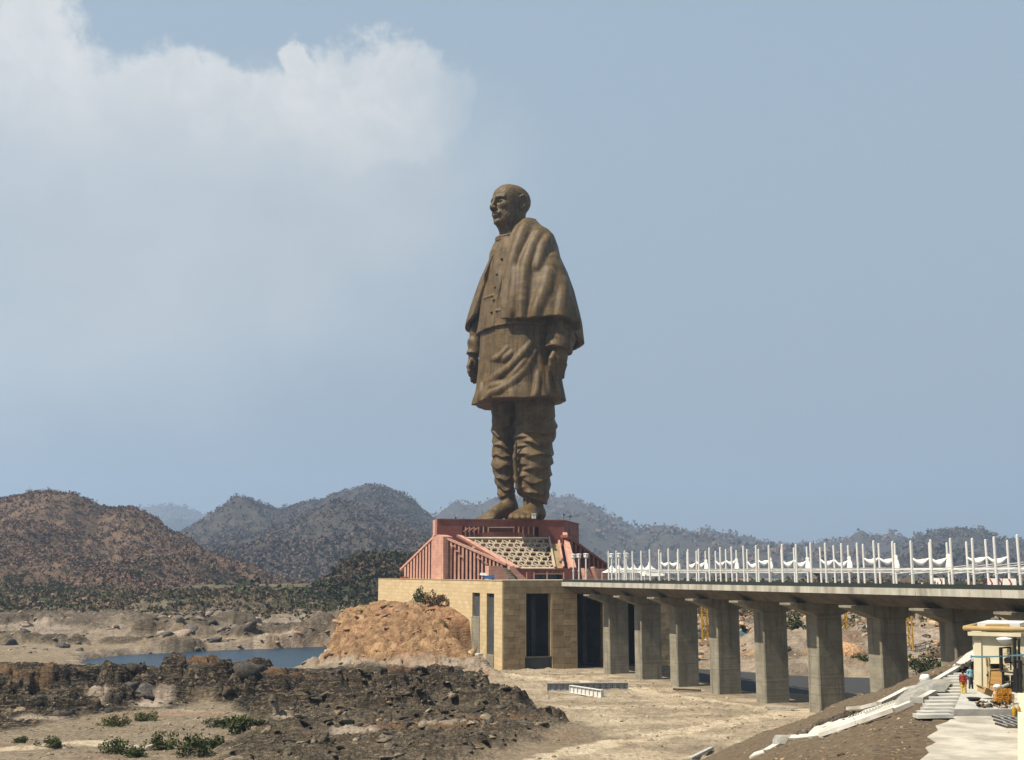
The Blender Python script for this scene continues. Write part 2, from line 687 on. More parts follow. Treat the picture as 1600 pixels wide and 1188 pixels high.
M['tan_stone'] = rock_noise_mat('tan_stone', (0.50, 0.37, 0.20), (0.62, 0.48, 0.28), 0.25, 0.85, bump=0.2, bdist=0.05, vary=0.14)
M['brown_stone'] = rock_noise_mat('brown_stone', (0.40, 0.29, 0.165), (0.52, 0.39, 0.23), 0.25, 0.85, bump=0.2, bdist=0.05, vary=0.16)  # tan stone darkened: the front wall's dim grazing light is put into the colour
M['joint'] = rock_noise_mat('joint', (0.22, 0.16, 0.10), (0.30, 0.23, 0.15), 0.5, 0.9)
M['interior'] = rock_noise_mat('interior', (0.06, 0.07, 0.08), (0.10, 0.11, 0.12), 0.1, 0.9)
M['glass_dark'] = plain('glass_dark', (0.02, 0.03, 0.045), 0.15, spec=0.5, bump=0)
M['red_stone'] = rock_noise_mat('red_stone', (0.30, 0.095, 0.075), (0.38, 0.13, 0.10), 0.3, 0.8, c3=(0.42, 0.18, 0.14), s3=0.08, bump=0.2, bdist=0.05, vary=0.05, joints=1.6)
M['pink_stone'] = rock_noise_mat('pink_stone', (0.56, 0.29, 0.215), (0.68, 0.38, 0.29), 0.4, 0.8, bump=0.2, bdist=0.05, vary=0.05, joints=1.6)
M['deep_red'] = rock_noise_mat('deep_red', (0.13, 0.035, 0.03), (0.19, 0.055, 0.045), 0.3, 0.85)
M['pale_frame'] = rock_noise_mat('pale_frame', (0.62, 0.50, 0.35), (0.74, 0.62, 0.46), 0.3, 0.7, bump=0.1)
M['board'] = rock_noise_mat('board', (0.40, 0.27, 0.14), (0.50, 0.36, 0.20), 0.4, 0.8)
M['white'] = plain('white_paint', (0.80, 0.79, 0.76), 0.45, 0.05)
M['cloth'] = rock_noise_mat('white_cloth', (0.74, 0.74, 0.73), (0.84, 0.84, 0.82), 1.0, 0.9, bump=0.5, bscale=2.5, bdist=0.2)
M['dark_rail'] = plain('dark_rail', (0.035, 0.045, 0.04), 0.6)
M['yellow'] = rock_noise_mat('yellow_paint', (0.62, 0.36, 0.03), (0.75, 0.45, 0.04), 0.5, 0.5, c3=(0.35, 0.18, 0.04), s3=0.4)
M['orange'] = rock_noise_mat('orange_crate', (0.75, 0.30, 0.03), (0.85, 0.42, 0.05), 1.5, 0.6)
M['cream'] = rock_noise_mat('cream_plaster', (0.74, 0.66, 0.46), (0.80, 0.73, 0.54), 0.6, 0.8, bump=0.1, c3=(0.68, 0.60, 0.42), s3=0.25)
M['coping'] = rock_noise_mat('coping_plaster', (0.52, 0.36, 0.15), (0.62, 0.46, 0.22), 0.8, 0.8)
M['black'] = plain('black_iron', (0.02, 0.02, 0.022), 0.5)
M['grey_steel'] = plain('grey_steel', (0.42, 0.44, 0.45), 0.5, 0.2)
M['wood'] = rock_noise_mat('wood_board', (0.42, 0.22, 0.06), (0.52, 0.30, 0.10), 1.2, 0.75, stretch=(1, 1, 4))
M['card'] = rock_noise_mat('cardboard', (0.40, 0.24, 0.09), (0.52, 0.34, 0.15), 1.5, 0.85)
M['blue'] = plain('blue_ribbon', (0.18, 0.48, 0.62), 0.6)
M['tarp_blue'] = plain('tarp_blue', (0.05, 0.16, 0.42), 0.6)
M['slab_conc'] = rock_noise_mat('slab_concrete', (0.50, 0.46, 0.38), (0.72, 0.67, 0.57), 0.45, 0.9, c3=(0.40, 0.36, 0.29), s3=0.35, bump=0.4)
M['step_conc'] = rock_noise_mat('step_concrete', (0.55, 0.54, 0.49), (0.68, 0.66, 0.59), 0.9, 0.9, c3=(0.42, 0.42, 0.40), s3=0.5, bump=0.25)
M['white_conc'] = rock_noise_mat('white_concrete', (0.66, 0.63, 0.56), (0.80, 0.77, 0.70), 0.6, 0.9, c3=(0.48, 0.44, 0.37), s3=0.35, bump=0.3)
M['skin'] = plain('skin', (0.20, 0.11, 0.07), 0.6)
M['hair'] = plain('hair', (0.015, 0.012, 0.01), 0.6)
M['cloth_color'] = objcolor('garment')
M['dark_stone'] = rock_noise_mat('dark_stone', (0.035, 0.03, 0.026), (0.16, 0.13, 0.10), 1.2, 0.9, bump=0.6, bdist=0.1)

# board-marked pier concrete: horizontal pour lines, vertical stains
m, n, b = newmat('pier_concrete')
pos = n.node('ShaderNodeNewGeometry').outputs['Position']
c = n.mix(n.ramp(n.noise(pos, 0.22, 7.0, 0.65), 0.35, 0.65), (0.20, 0.18, 0.132), (0.28, 0.255, 0.195))
st = n.ramp(n.noise(n.vm('MULTIPLY', pos, (1, 1, 0.08)), 0.55, 5.0, 0.6), 0.48, 0.72)
c = n.mix(n.m('MULTIPLY', st, 0.75), c, (0.10, 0.09, 0.072))
ln = n.ramp(n.noise(n.vm('MULTIPLY', pos, (0.02, 0.02, 1.0)), 1.1, 5.0, 0.7), 0.45, 0.70)
c = n.mix(n.m('MULTIPLY', ln, 0.35), c, (0.135, 0.122, 0.095))
lg = n.ramp(n.noise(pos, 0.6, 6.0, 0.7), 0.60, 0.74)
c = n.mix(n.m('MULTIPLY', lg, 0.4), c, (0.34, 0.315, 0.25))
n.link(c, b.inputs['Base Color'])
b.inputs['Roughness'].default_value = 0.9
bumped(n, b, n.m('ADD', n.noise(pos, 1.2, 6.0, 0.7), ln), 0.4, 0.12)
M['pier'] = m
M['fascia'] = rock_noise_mat('fascia_concrete', (0.46, 0.44, 0.37), (0.60, 0.57, 0.49), 0.35, 0.85, c3=(0.28, 0.26, 0.21), s3=0.22, bump=0.3, stretch=(1, 1, 0.25))
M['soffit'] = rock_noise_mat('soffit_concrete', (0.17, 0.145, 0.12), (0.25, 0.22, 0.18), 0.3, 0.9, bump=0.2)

# water
m, n, b = newmat('river_water')
pos = n.node('ShaderNodeNewGeometry').outputs['Position']
b.inputs['Base Color'].default_value = (0.014, 0.046, 0.085, 1)
b.inputs['Roughness'].default_value = 0.28
b.inputs['Specular IOR Level'].default_value = 0.12
bumped(n, b, n.noise(n.vm('MULTIPLY', pos, (0.6, 1, 1)), 0.5, 5.0, 0.6), 1.0, 1.2)
M['water'] = m

# riverbed: mask.r dark rock, mask.g pale sand, mask.b orange rock; else brown gravel
m, n, b = newmat('riverbed')
pos = n.node('ShaderNodeNewGeometry').outputs['Position']
at_ = n.node('ShaderNodeAttribute')
at_.attribute_name = 'mask'
sp = n.node('ShaderNodeSeparateColor')
n.link(at_.outputs['Color'], sp.inputs[0])
nA = n.noise(pos, 0.9, 8.0, 0.68)
nB = n.noise(pos, 0.16, 7.0, 0.65)
nC = n.noise(pos, 0.045, 6.0, 0.6)
nD = n.noise(n.vm('MULTIPLY', pos, (0.35, 1.0, 2.4)), 0.55, 7.0, 0.65)
gravel = n.mix(n.ramp(nA, 0.36, 0.64), (0.165, 0.132, 0.095), (0.32, 0.265, 0.19))
gravel = n.mix(n.m('MULTIPLY', n.ramp(nB, 0.46, 0.68), 0.7), gravel, (0.36, 0.305, 0.225))
gravel = n.mix(n.m('MULTIPLY', n.ramp(nC, 0.52, 0.72), 0.55), gravel, (0.24, 0.15, 0.085))
sand = n.mix(n.ramp(nB, 0.34, 0.66), (0.54, 0.45, 0.32), (0.68, 0.59, 0.45))
sand = n.mix(n.m('MULTIPLY', n.ramp(nD, 0.50, 0.62), 0.75), sand, (0.33, 0.255, 0.17))
sand = n.mix(n.m('MULTIPLY', n.ramp(nA, 0.58, 0.66), 0.6), sand, (0.24, 0.19, 0.13))
dark = n.mix(n.ramp(nD, 0.42, 0.58), (0.026, 0.022, 0.019), (0.12, 0.098, 0.072))
dark = n.mix(n.ramp(nA, 0.53, 0.62), dark, (0.25, 0.20, 0.14))
dark = n.mix(n.m('MULTIPLY', n.ramp(nB, 0.55, 0.68), 0.75), dark, (0.30, 0.205, 0.115))
dark = n.mix(n.m('MULTIPLY', n.ramp(nC, 0.58, 0.70), 0.6), dark, (0.38, 0.32, 0.25))
orange = n.mix(n.ramp(nB, 0.38, 0.60), (0.25, 0.145, 0.075), (0.45, 0.30, 0.165))
orange = n.mix(n.m('MULTIPLY', n.ramp(nA, 0.50, 0.68), 0.75), orange, (0.27, 0.15, 0.085))
orange = n.mix(n.m('MULTIPLY', n.ramp(n.noise(n.vm('MULTIPLY', pos, (1.0, 0.25, 0.5)), 0.45, 7.0, 0.7), 0.48, 0.62), 0.7), orange, (0.20, 0.115, 0.065))
orange = n.mix(n.m('MULTIPLY', n.ramp(nC, 0.50, 0.66), 0.7), orange, (0.40, 0.215, 0.13))
wv_ = n.vm('SCALE', n.vm('SUBTRACT', n.noise(pos, 0.35, 5.0, 0.6, 0.0, 'Color'), (0.5, 0.5, 0.5)), scale=4.5)


def fracture(col, sc_, stretch, dark_c, amt, kv=1.15, k0=0.45):
    v_ = n.vm('MULTIPLY', n.vm('ADD', pos, wv_), stretch)
    ve = n.node('ShaderNodeTexVoronoi', feature='DISTANCE_TO_EDGE')
    n.link(v_, ve.inputs['Vector'])
    ve.inputs['Scale'].default_value = sc_
    vc = n.node('ShaderNodeTexVoronoi', feature='F1')
    n.link(v_, vc.inputs['Vector'])
    vc.inputs['Scale'].default_value = sc_
    sv = n.node('ShaderNodeSeparateColor')
    n.link(vc.outputs['Color'], sv.inputs[0])
    kx = n.node('ShaderNodeCombineXYZ')
    kk = n.m('MULTIPLY_ADD', sv.outputs[0], kv, k0)
    for i_ in range(3):
        n.link(kk, kx.inputs[i_])
    col = n.mix(1.0, col, kx.outputs[0], 'MULTIPLY')
    cr = n.ramp(ve.outputs['Distance'], 0.02, 0.16, 1.0, 0.0)
    return n.mix(n.m('MULTIPLY', cr, amt), col, dark_c), cr


dark, cr1 = fracture(dark, 0.55, (0.55, 0.8, 1.3), (0.015, 0.013, 0.012), 0.85)
dark, cr2 = fracture(dark, 1.7, (0.6, 0.8, 1.2), (0.02, 0.018, 0.016), 0.5)
orange, cr3 = fracture(orange, 0.22, (1.0, 0.35, 0.8), (0.18, 0.10, 0.055), 0.22, 0.35, 0.82)
strk = n.noise(n.vm('MULTIPLY', n.vm('ADD', pos, n.vm('SCALE', wv_, scale=0.4)), (0.10, 0.42, 1.4)), 1.0, 7.0, 0.66)
dark = n.mix(n.m('MULTIPLY', n.ramp(strk, 0.53, 0.62), 0.72), dark, (0.33, 0.265, 0.18))
crk = n.m('MULTIPLY', n.m('MULTIPLY', n.m('ADD', cr1, n.m('MULTIPLY', cr2, 0.4)), sp.outputs[0]), 0.9)
crk = n.m('ADD', crk, n.m('MULTIPLY', n.m('MULTIPLY', cr3, sp.outputs[2]), 0.3))
c = n.mix(sp.outputs[1], gravel, sand)
c = n.mix(sp.outputs[0], c, dark)
c = n.mix(sp.outputs[2], c, orange)
at2 = n.node('ShaderNodeAttribute')
at2.attribute_name = 'maskb'
sp2 = n.node('ShaderNodeSeparateColor')
n.link(at2.outputs['Color'], sp2.inputs[0])
pale = n.mix(n.ramp(nB, 0.36, 0.62), (0.33, 0.27, 0.215), (0.46, 0.39, 0.32))
pale = n.mix(n.m('MULTIPLY', n.ramp(nD, 0.50, 0.66), 0.8), pale, (0.20, 0.165, 0.125))
c = n.mix(sp2.outputs[0], c, pale)
grass = n.mix(n.ramp(nB, 0.40, 0.62), (0.13, 0.105, 0.055), (0.085, 0.085, 0.040))
c = n.mix(sp2.outputs[1], c, grass)
c = n.mix(1.0, c, (0.86, 0.84, 0.82), 'MULTIPLY')
n.link(c, b.inputs['Base Color'])
b.inputs['Roughness'].default_value = 0.95
b.inputs['Specular IOR Level'].default_value = 0.15
bumped(n, b, n.m('SUBTRACT', n.m('ADD', nA, n.m('MULTIPLY', nD, 1.2)), crk), 1.0, 1.1)
M['riverbed'] = m

# dry hillside
m, n, b = newmat('hillside')
pos = n.node('ShaderNodeNewGeometry').outputs['Position']
c = n.mix(n.ramp(n.noise(pos, 0.012, 7.0, 0.65), 0.38, 0.62), (0.18, 0.122, 0.086), (0.26, 0.178, 0.125))
c = n.mix(n.m('MULTIPLY', n.ramp(n.noise(pos, 0.07, 6.0, 0.7), 0.48, 0.66), 0.7), c, (0.085, 0.065, 0.046))
c = n.mix(n.m('MULTIPLY', n.ramp(n.noise(pos, 0.006, 5.0, 0.6), 0.55, 0.68), 0.6), c, (0.30, 0.20, 0.12))
n.link(c, b.inputs['Base Color'])
b.inputs['Roughness'].default_value = 1.0
b.inputs['Specular IOR Level'].default_value = 0.05
bumped(n, b, n.noise(pos, 0.09, 7.0, 0.7), 0.9, 6.0)
M['hill'] = m

# embankment earth
m, n, b = newmat('embankment_earth')
pos = n.node('ShaderNodeNewGeometry').outputs['Position']
e1 = n.noise(pos, 2.2, 7.0, 0.7)
c = n.mix(n.ramp(e1, 0.38, 0.62), (0.112, 0.083, 0.056), (0.195, 0.152, 0.105))
c = n.mix(n.m('MULTIPLY', n.ramp(n.noise(pos, 0.3, 5.0, 0.6), 0.5, 0.7), 0.6), c, (0.165, 0.095, 0.055))
c = n.mix(n.m('MULTIPLY', n.ramp(n.noise(pos, 3.2, 3.0, 0.5), 0.60, 0.70), 0.8), c, (0.34, 0.27, 0.18))
n.link(c, b.inputs['Base Color'])
b.inputs['Roughness'].default_value = 1.0
b.inputs['Specular IOR Level'].default_value = 0.1
bumped(n, b, e1, 0.9, 0.25)
M['earth'] = m


def leafmat(name, cols):
    """foliage colours picked per leaf clump from the 'tint' attribute"""
    m, n, b = newmat(name)
    a = n.node('ShaderNodeAttribute')
    a.attribute_name = 'tint'
    n.link(a.outputs['Color'], b.inputs['Base Color'])
    b.inputs['Roughness'].default_value = 0.9
    b.inputs['Specular IOR Level'].default_value = 0.1
    return m


M['leaf'] = leafmat('foliage', None)
M['bark'] = rock_noise_mat('bark', (0.08, 0.06, 0.045), (0.14, 0.11, 0.085), 1.0, 0.95)

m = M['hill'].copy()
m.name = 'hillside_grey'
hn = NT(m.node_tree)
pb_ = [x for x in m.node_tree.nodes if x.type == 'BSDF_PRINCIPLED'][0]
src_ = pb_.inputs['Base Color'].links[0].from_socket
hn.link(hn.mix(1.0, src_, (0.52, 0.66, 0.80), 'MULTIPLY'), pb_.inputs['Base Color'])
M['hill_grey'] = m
m = M['water'].copy()
m.name = 'pond_water'
pb_ = [x for x in m.node_tree.nodes if x.type == 'BSDF_PRINCIPLED'][0]
pb_.inputs['Base Color'].default_value = (0.060, 0.062, 0.065, 1)
pb_.inputs['Roughness'].default_value = 0.85
M['pond'] = m

# ------------------------------------------------------------------ plan frame of bridge and terrace
BD = Vector((0.346, -0.938, 0)).normalized()       # along the bridge, towards the viewer
TD = Vector((0.938, 0.346, 0)).normalized()        # across the bridge
CORNER = Vector((-4.2, 505.0, 0))                  # near corner of the terrace building
BO = Vector((29.8, 491.0, 0))                      # deck edge origin


def BR(k, s, z):
    return Vector((BO.x + BD.x * k + TD.x * s, BO.y + BD.y * k + TD.y * s, z))


def TW(s, wd, z):  # terrace frame: s along the front wall, wd backwards
    return Vector((CORNER.x + TD.x * s - BD.x * wd, CORNER.y + TD.y * s - BD.y * wd, z))


def gp(pts, z=4.0):
    return [gnd(px, py, z)[:2] for px, py in pts]


# ------------------------------------------------------------------ ground sheet
WATER_Z = 0.0
RIVER = gp([(118, 1033), (200, 1023), (330, 1017), (440, 1013), (500, 1010), (535, 1010), (525, 1030),
            (505, 1054), (420, 1058), (230, 1060), (140, 1050)], 0.0)
POND = gp([(1075, 1044), (1125, 1046), (1250, 1056), (1400, 1060), (1420, 1088), (1262, 1088), (1165, 1084), (1090, 1066)], 3.0)
DARK = gp([(-80, 1037), (120, 1040), (220, 1042), (480, 1047), (640, 1056), (740, 1066), (770, 1088), (865, 1130),
           (800, 1160), (640, 1205), (330, 1230), (360, 1165), (440, 1130), (330, 1098), (250, 1108), (130, 1118), (60, 1135),
           (-80, 1150)])
LEDGE = gp([(420, 1112), (560, 1085), (760, 1085), (870, 1128), (830, 1158), (700, 1200), (330, 1230), (340, 1180)])
FLAT = gp([(690, 1046), (950, 1046), (1010, 1058), (1110, 1080), (1260, 1108), (1340, 1095), (1500, 1230), (900, 1240),
           (830, 1190), (960, 1152), (900, 1128), (810, 1085), (730, 1060)])
TRACKS = [([(800, 1205), (900, 1172), (1000, 1156), (1090, 1142), (1180, 1124), (1260, 1110)], 5.0),
          ([(760, 1052), (900, 1066), (1010, 1082), (1110, 1096), (1230, 1112)], 4.5),
          ([(700, 1075), (760, 1100), (830, 1118)], 1.6),
          ([(-20, 1176), (60, 1170), (140, 1160), (200, 1166)], 4.0), ([(400, 1162), (450, 1152)], 3.0),
          ([(560, 1188), (640, 1180)], 1.5)]
# rock masses: (px, py, half width m, half depth m, height m)
MASSES = [(20, 1082, 26, 13, 8.4), (95, 1080, 20, 11, 7.6), (150, 1100, 16, 9, 5.2), (195, 1082, 11, 9, 9.6), (250, 1085, 13, 8, 5.6),
          (335, 1078, 24, 15, 10.4), (300, 1096, 16, 7, 5.2), (420, 1088, 17, 11, 6.8), (500, 1085, 22, 14, 5.6), (580, 1085, 18, 14, 5.6),
          (650, 1080, 18, 12, 7.2), (705, 1092, 14, 10, 5.6), (770, 1108, 13, 8, 3.6), (835, 1130, 10, 5, 2.1), (410, 1132, 4, 3, 4.4),
          (60, 1110, 18, 8, 4.0), (-60, 1090, 22, 14, 7.2), (470, 1110, 16, 7, 3.6), (580, 1112, 20, 8, 3.6)]


FAROUT = [(300, 1000, 46, 30, 7.5), (350, 992, 40, 40, 9.0), (390, 1002, 30, 24, 6.5), (230, 1012, 34, 18, 3.5), (480, 1002, 44, 26, 5.0), (540, 992, 40, 40, 8.0), (90, 1012, 20, 16, 4.5),
          (10, 1010, 34, 22, 5.0), (160, 985, 40, 50, 6.0), (330, 968, 70, 60, 10.0), (60, 985, 50, 50, 6.0)]


PALE_SPOTS = [(240, 1098, 7, 9), (272, 1062, 7, 7), (210, 1052, 6, 6), (285, 1108, 8, 6), (150, 1098, 5, 6), (60, 1120, 8, 5), (470, 1128, 9, 5), (560, 1150, 8, 5), (700, 1140, 8, 5), (20, 1058, 6, 6)]
BROWN_SPOTS = [(335, 1054, 22, 9), (300, 1088, 12, 6), (600, 1056, 34, 8), (100, 1055, 14, 6), (30, 1062, 14, 6), (470, 1062, 20, 8), (680, 1118, 18, 6), (760, 1105, 14, 5), (420, 1125, 6, 4)]


def worley(x, y, seed=0):
    xi, yi = np.floor(x).astype(np.int64), np.floor(y).astype(np.int64)
    best = np.full(np.shape(x), 9.0)
    hid = np.zeros(np.shape(x))
    for i in (-1, 0, 1):
        for j in (-1, 0, 1):
            h = _perm[_perm[(xi + i + seed * 7) & 255] + ((yi + j + seed * 13) & 255)]
            h2 = _perm[h + 31]
            dx = xi + i + 0.15 + 0.7 * h / 255.0 - x
            dy = yi + j + 0.15 + 0.7 * h2 / 255.0 - y
            d = dx * dx + dy * dy
            c = d < best
            best = np.where(c, d, best)
            hid = np.where(c, _perm[h2 + 77] / 255.0, hid)
    return np.sqrt(best), hid


def domes(x, y, seed=0):
    d, h = worley(x, y, seed)
    return np.sqrt(np.clip(1 - (d / 0.78) ** 2, 0, 1)) * (0.35 + 0.65 * h)


def mound_height(x, y):
    rx, ry = x - CORNER.x, y - CORNER.y
    wv = -(rx * BD.x + ry * BD.y)
    d = -(rx * TD.x + ry * TD.y)
    zw = np.interp(wv, [-62, -40, -15, 10, 42, 80, 110, 150, 190, 222, 245, 268],
                   [0, 0.5, 4, 10, 20, 26, 27, 25, 22, 18, 9, 0])
    L = np.interp(wv, [-60, 0, 60, 120, 225], [46, 66, 84, 88, 80])
    f = 1 - np.clip(d / L, 0, 1)
    prof = np.where(f > 0, 1 - (1 - f) ** 1.7, 0)
    cut = sstep(38, 46, wv) + (1 - sstep(38, 46, wv)) * sstep(5, 16, d)
    inside = sstep(-30, -2, d)
    return zw * prof * cut * inside, wv, d


def terrain(x, y):
    n_edge = fbm(x / 11, y / 11, 4, seed=2)
    z = 4.0 + 0.5 * fbm(x / 45, y / 45, 3, seed=1) + 0.16 * fbm(x / 5, y / 5, 3, seed=4)
    dk = sstep(3.5, -4.0, poly_sd(x, y, DARK) + n_edge * 9)
    ld = sstep(4.0, -6.0, poly_sd(x, y, LEDGE) + n_edge * 9)
    fl = sstep(3.0, -3.0, poly_sd(x, y, FLAT) + n_edge * 5)
    # warped coordinates for rock shapes
    wx = x + 3.0 * fbm(x / 13, y / 13, 3, seed=8)
    wy = y + 3.0 * fbm(x / 13, y / 13, 3, seed=9)
    b1 = billow(wx / 13, wy / 10, 3, seed=20)
    b2 = billow(wx / 4.6, wy / 3.8, 3, seed=30)
    b3 = billow(wx / 1.6, wy / 1.4, 2, seed=40)
    w1 = domes(wx / 11, wy / 10, 1)
    w2 = domes((wx + 0.3 * wy) / 4.6, wy / 4.0, 2)
    w3 = domes(wx / 1.9, wy / 1.8, 3)
    ms = np.zeros_like(x)
    for (px, py, a, bb, h) in MASSES:
        c = gnd(px, py)
        r = np.sqrt(((x - c.x) / a) ** 2 + ((y - c.y) / bb) ** 2) + 0.42 * n_edge + 0.10 * fbm(x / 3, y / 3, 2, seed=12)
        hh = h * np.clip(1.7 * (1 - np.clip(r, 0, 2) ** 3), 0, 1) ** 0.8
        ms = np.maximum(ms, hh) + 0.10 * np.minimum(ms, hh)
    mk = np.clip(ms / 2.0, 0, 1)
    wa = domes((wx + 0.4 * wy) / 8.5, wy / 7.0, 1)
    crack = sstep(0.10, 0.0, np.abs(perlin(wx / 7.5, wy / 6.0, 14))) + 0.6 * sstep(0.12, 0.0, np.abs(perlin(wx / 3.1, wy / 3.4, 15)))
    rock = ms * (0.50 + 0.62 * wa) + mk * (1.5 * w2 + 0.35 * w3 + 0.5 * b3 - 1.1 * crack) \
        + (dk * (1 - mk) * (1 - 0.8 * ld)) * (1.6 * wa * sstep(-0.2, 0.3, n_edge) + 0.9 * w2 + 0.35 * b3 - 0.3 * crack)
    # low tilted ledges, long across the view
    ce, cc = x * 0.88 + y * 0.47, -x * 0.47 + y * 0.88
    cc = cc + 3.0 * fbm(x / 24, y / 16, 3, seed=50)
    lg = ridged(cc / 9.0, ce / 34, 4, 0.62, seed=55)
    lg2 = ridged(cc / 3.4, ce / 13, 3, 0.6, seed=57)
    rock = rock + ld * (2.3 * np.clip(lg, -0.2, 1) + 1.35 * np.clip(lg2, -0.3, 1) + 0.4 * w3 * (1 - mk) + 0.3 * b3)
    z = z + rock
    # loose rubble on the open ground
    open_ = (1 - dk) * (1 - ld)
    rub = sstep(0.10, 0.42, fbm(x / 24, y / 15, 3, seed=60)) * (1 - 0.6 * fl)
    z = z + open_ * (rub * (0.7 * w3 + 0.4 * w2 * (b1 > 0.2)) + 0.10 * b3)
    # low spoil ridges on the flat
    z = z + fl * 0.9 * sstep(0.28, 0.55, ridged(x / 30 + y / 60, y / 9, 3, seed=66)) * b2 * 1.4
    # the orange mound against the terrace wall
    mh, wv, d = mound_height(x, y)
    mm = sstep(0.6, 3.0, mh)
    m1_ = domes((wx * 0.8 + wy * 0.6) / 15, (wy * 0.8 - wx * 0.6) / 24, 6)
    m2_ = domes((wx * 0.8 + wy * 0.6) / 5.5, (wy * 0.8 - wx * 0.6) / 9, 7)
    mcr = sstep(0.09, 0.0, np.abs(perlin((wx + 0.5 * wy) / 8, (wy - 0.5 * wx) / 17, 16)))
    z = z + mh * (0.93 + 0.10 * m1_) + mm * (3.2 * m1_ + 2.4 * m2_ + 0.9 * w3 + 0.6 * b3 - 2.0 * mcr - 2.4) * sstep(1.0, 9.0, d)
    # far bank and the rocky ground behind the bridge
    farf = sstep(690, 760, y) * sstep(-0.02, -0.09, x / y) + sstep(455, 520, y) * sstep(75, 110, x + 0.12 * (y - 450)) + \
        sstep(760, 820, y) * sstep(-0.10, -0.04, x / y)
    farf = np.clip(farf, 0, 1)
    fb1 = billow(wx / 26, wy / 30, 4, 0.55, seed=80)
    fb2 = billow(wx / 7, wy / 9, 3, 0.55, seed=84)
    rise = np.interp(y, [450, 560, 700, 900, 1100, 1250, 1500, 2500, 14000], [0, 1, -1, 2, 5, 12, 22, 20, 0])
    rgate = sstep(-0.35, 0.2, fbm(x / 70, y / 120, 3, seed=86))
    z = z + farf * (rise + rgate * (8 * fb1 - 1.2) * 0.8 + (3.0 * fb2 + 1.6 * w2 + 2.4 * w1) * rgate)
    fo = np.zeros_like(x)
    for (px, py, a, bb, h) in FAROUT:
        c = gnd(px, py, 2.0)
        rr_ = np.sqrt(((x - c.x) / a) ** 2 + ((y - c.y) / bb) ** 2) + 0.5 * fbm(x / 30, y / 40, 4, seed=88)
        fo = np.maximum(fo, h * np.clip(1.5 * (1 - np.clip(rr_, 0, 2) ** 2), 0, 1))
    fk = np.clip(fo / 2, 0, 1)
    fcr = sstep(0.12, 0.0, np.abs(perlin(x / 16 + y / 30, y / 22, 18)))
    z = z + fo * (0.55 + 0.6 * domes((wx + 0.5 * wy) / 17, wy / 22, 8)) + fk * (2.2 * domes(wx / 6.5, wy / 8, 9) - 1.6 * fcr)
    # cut bank behind the bridge
    cb = np.exp(-((y - 585) / 26) ** 2) * sstep(95, 120, x) * (9 + 3 * fb1)
    z = z + cb
    # river and pond
    rs = poly_sd(x, y, RIVER)
    z = z + (-3.0 - z) * sstep(5.0, -5.0, rs + n_edge * 4)
    ps = poly_sd(x, y, POND)
    z = z + (2.2 - z) * sstep(3.0, -4.0, ps + n_edge * 3)
    # level ground under the bridge, the building and the near hillside
    keep = sstep(2, -4, poly_sd(x, y, [BR(-40, -2, 0)[:2], BR(330, -2, 0)[:2], BR(330, 30, 0)[:2], BR(-40, 30, 0)[:2]])) * (1 - sstep(3.0, -4.0, ps))
    z = z + (4.0 + 0.35 * n_edge - z) * keep * 0.9
    nearz = 1 - sstep(150, 235, y)
    z = z * (1 - nearz) + 3.0 * nearz
    # colour masks
    tr = np.zeros_like(x)
    for pts, wd in TRACKS:
        p = gp(pts)
        for i in range(len(p) - 1):
            ax, ay, bx, by = *p[i], *p[i + 1]
            ex, ey = bx - ax, by - ay
            t = np.clip(((x - ax) * ex + (y - ay) * ey) / (ex * ex + ey * ey), 0, 1)
            dd = np.hypot((x - ax - t * ex), (y - ay - t * ey)) + n_edge * wd * 0.9
            tr = np.maximum(tr, sstep(wd, wd * 0.45, dd))
    darkm = np.clip(np.maximum(dk * (1 - 0.45 * ld), 0.85 * mk) * sstep(-0.75, -0.1, fbm(x / 15, y / 13, 4, seed=92)), 0, 1)
    ledm = ld * (0.62 + 0.45 * fbm(x / 20, y / 12, 3, seed=91))
    rmask = np.clip(np.maximum(darkm, ledm), 0, 1)
    gmask = np.clip(fl * (0.45 + 0.9 * fbm(x / 22, y / 12, 4, seed=90)) + 0.9 * tr, 0, 1) * (1 - mm)
    bmask = mm * sstep(1.5, 6.5, mh + 3 * n_edge) + 0.55 * farf * sstep(0.05, 0.4, fbm(x / 35, y / 40, 4, seed=93)) * sstep(-0.05, 0.05, x / y)
    pale = np.clip(farf * sstep(-0.35, 0.35, fbm(x / 60, y / 60, 4, seed=95)) * sstep(1300, 1000, y)
                   + mm * sstep(8.0, 2.0, mh + 3 * n_edge) * 0.9 + sstep(9, 0, rs) * 0.6, 0, 1) * (1 - rmask * 0.9) * (1 - 0.75 * fk)
    for (px, py, a, bb) in PALE_SPOTS:
        c = gnd(px, py, 5.0)
        e = sstep(1.15, 0.6, np.hypot((x - c.x) / a, (y - c.y) / bb) + 0.55 * n_edge)
        pale = np.maximum(pale, e)
        rmask = rmask * (1 - 0.9 * e)
    for (px, py, a, bb) in BROWN_SPOTS:
        c = gnd(px, py, 9.0)
        e = sstep(1.2, 0.5, np.hypot((x - c.x) / a, (y - c.y) / bb) + 0.6 * n_edge)
        bmask = np.maximum(bmask, 0.62 * e)
    veg = np.clip(sstep(850, 1250, y) * (0.55 + 0.8 * fbm(x / 90, y / 140, 3, seed=97)), 0, 1)
    farrock = np.maximum(farf * sstep(0.1, 0.45, fbm(x / 45, y / 60, 4, seed=99)), 0.95 * fk * sstep(-0.45, 0.1, fbm(x / 28, y / 34, 4, seed=89))) * (1 - veg)
    farrock = np.maximum(farrock, 0.35 * sstep(700, 780, y) * sstep(0.02, -0.05, x / y))
    rmask = np.clip(np.maximum(rmask * (1 - mm), 0.7 * farrock * (1 - bmask)), 0, 1)
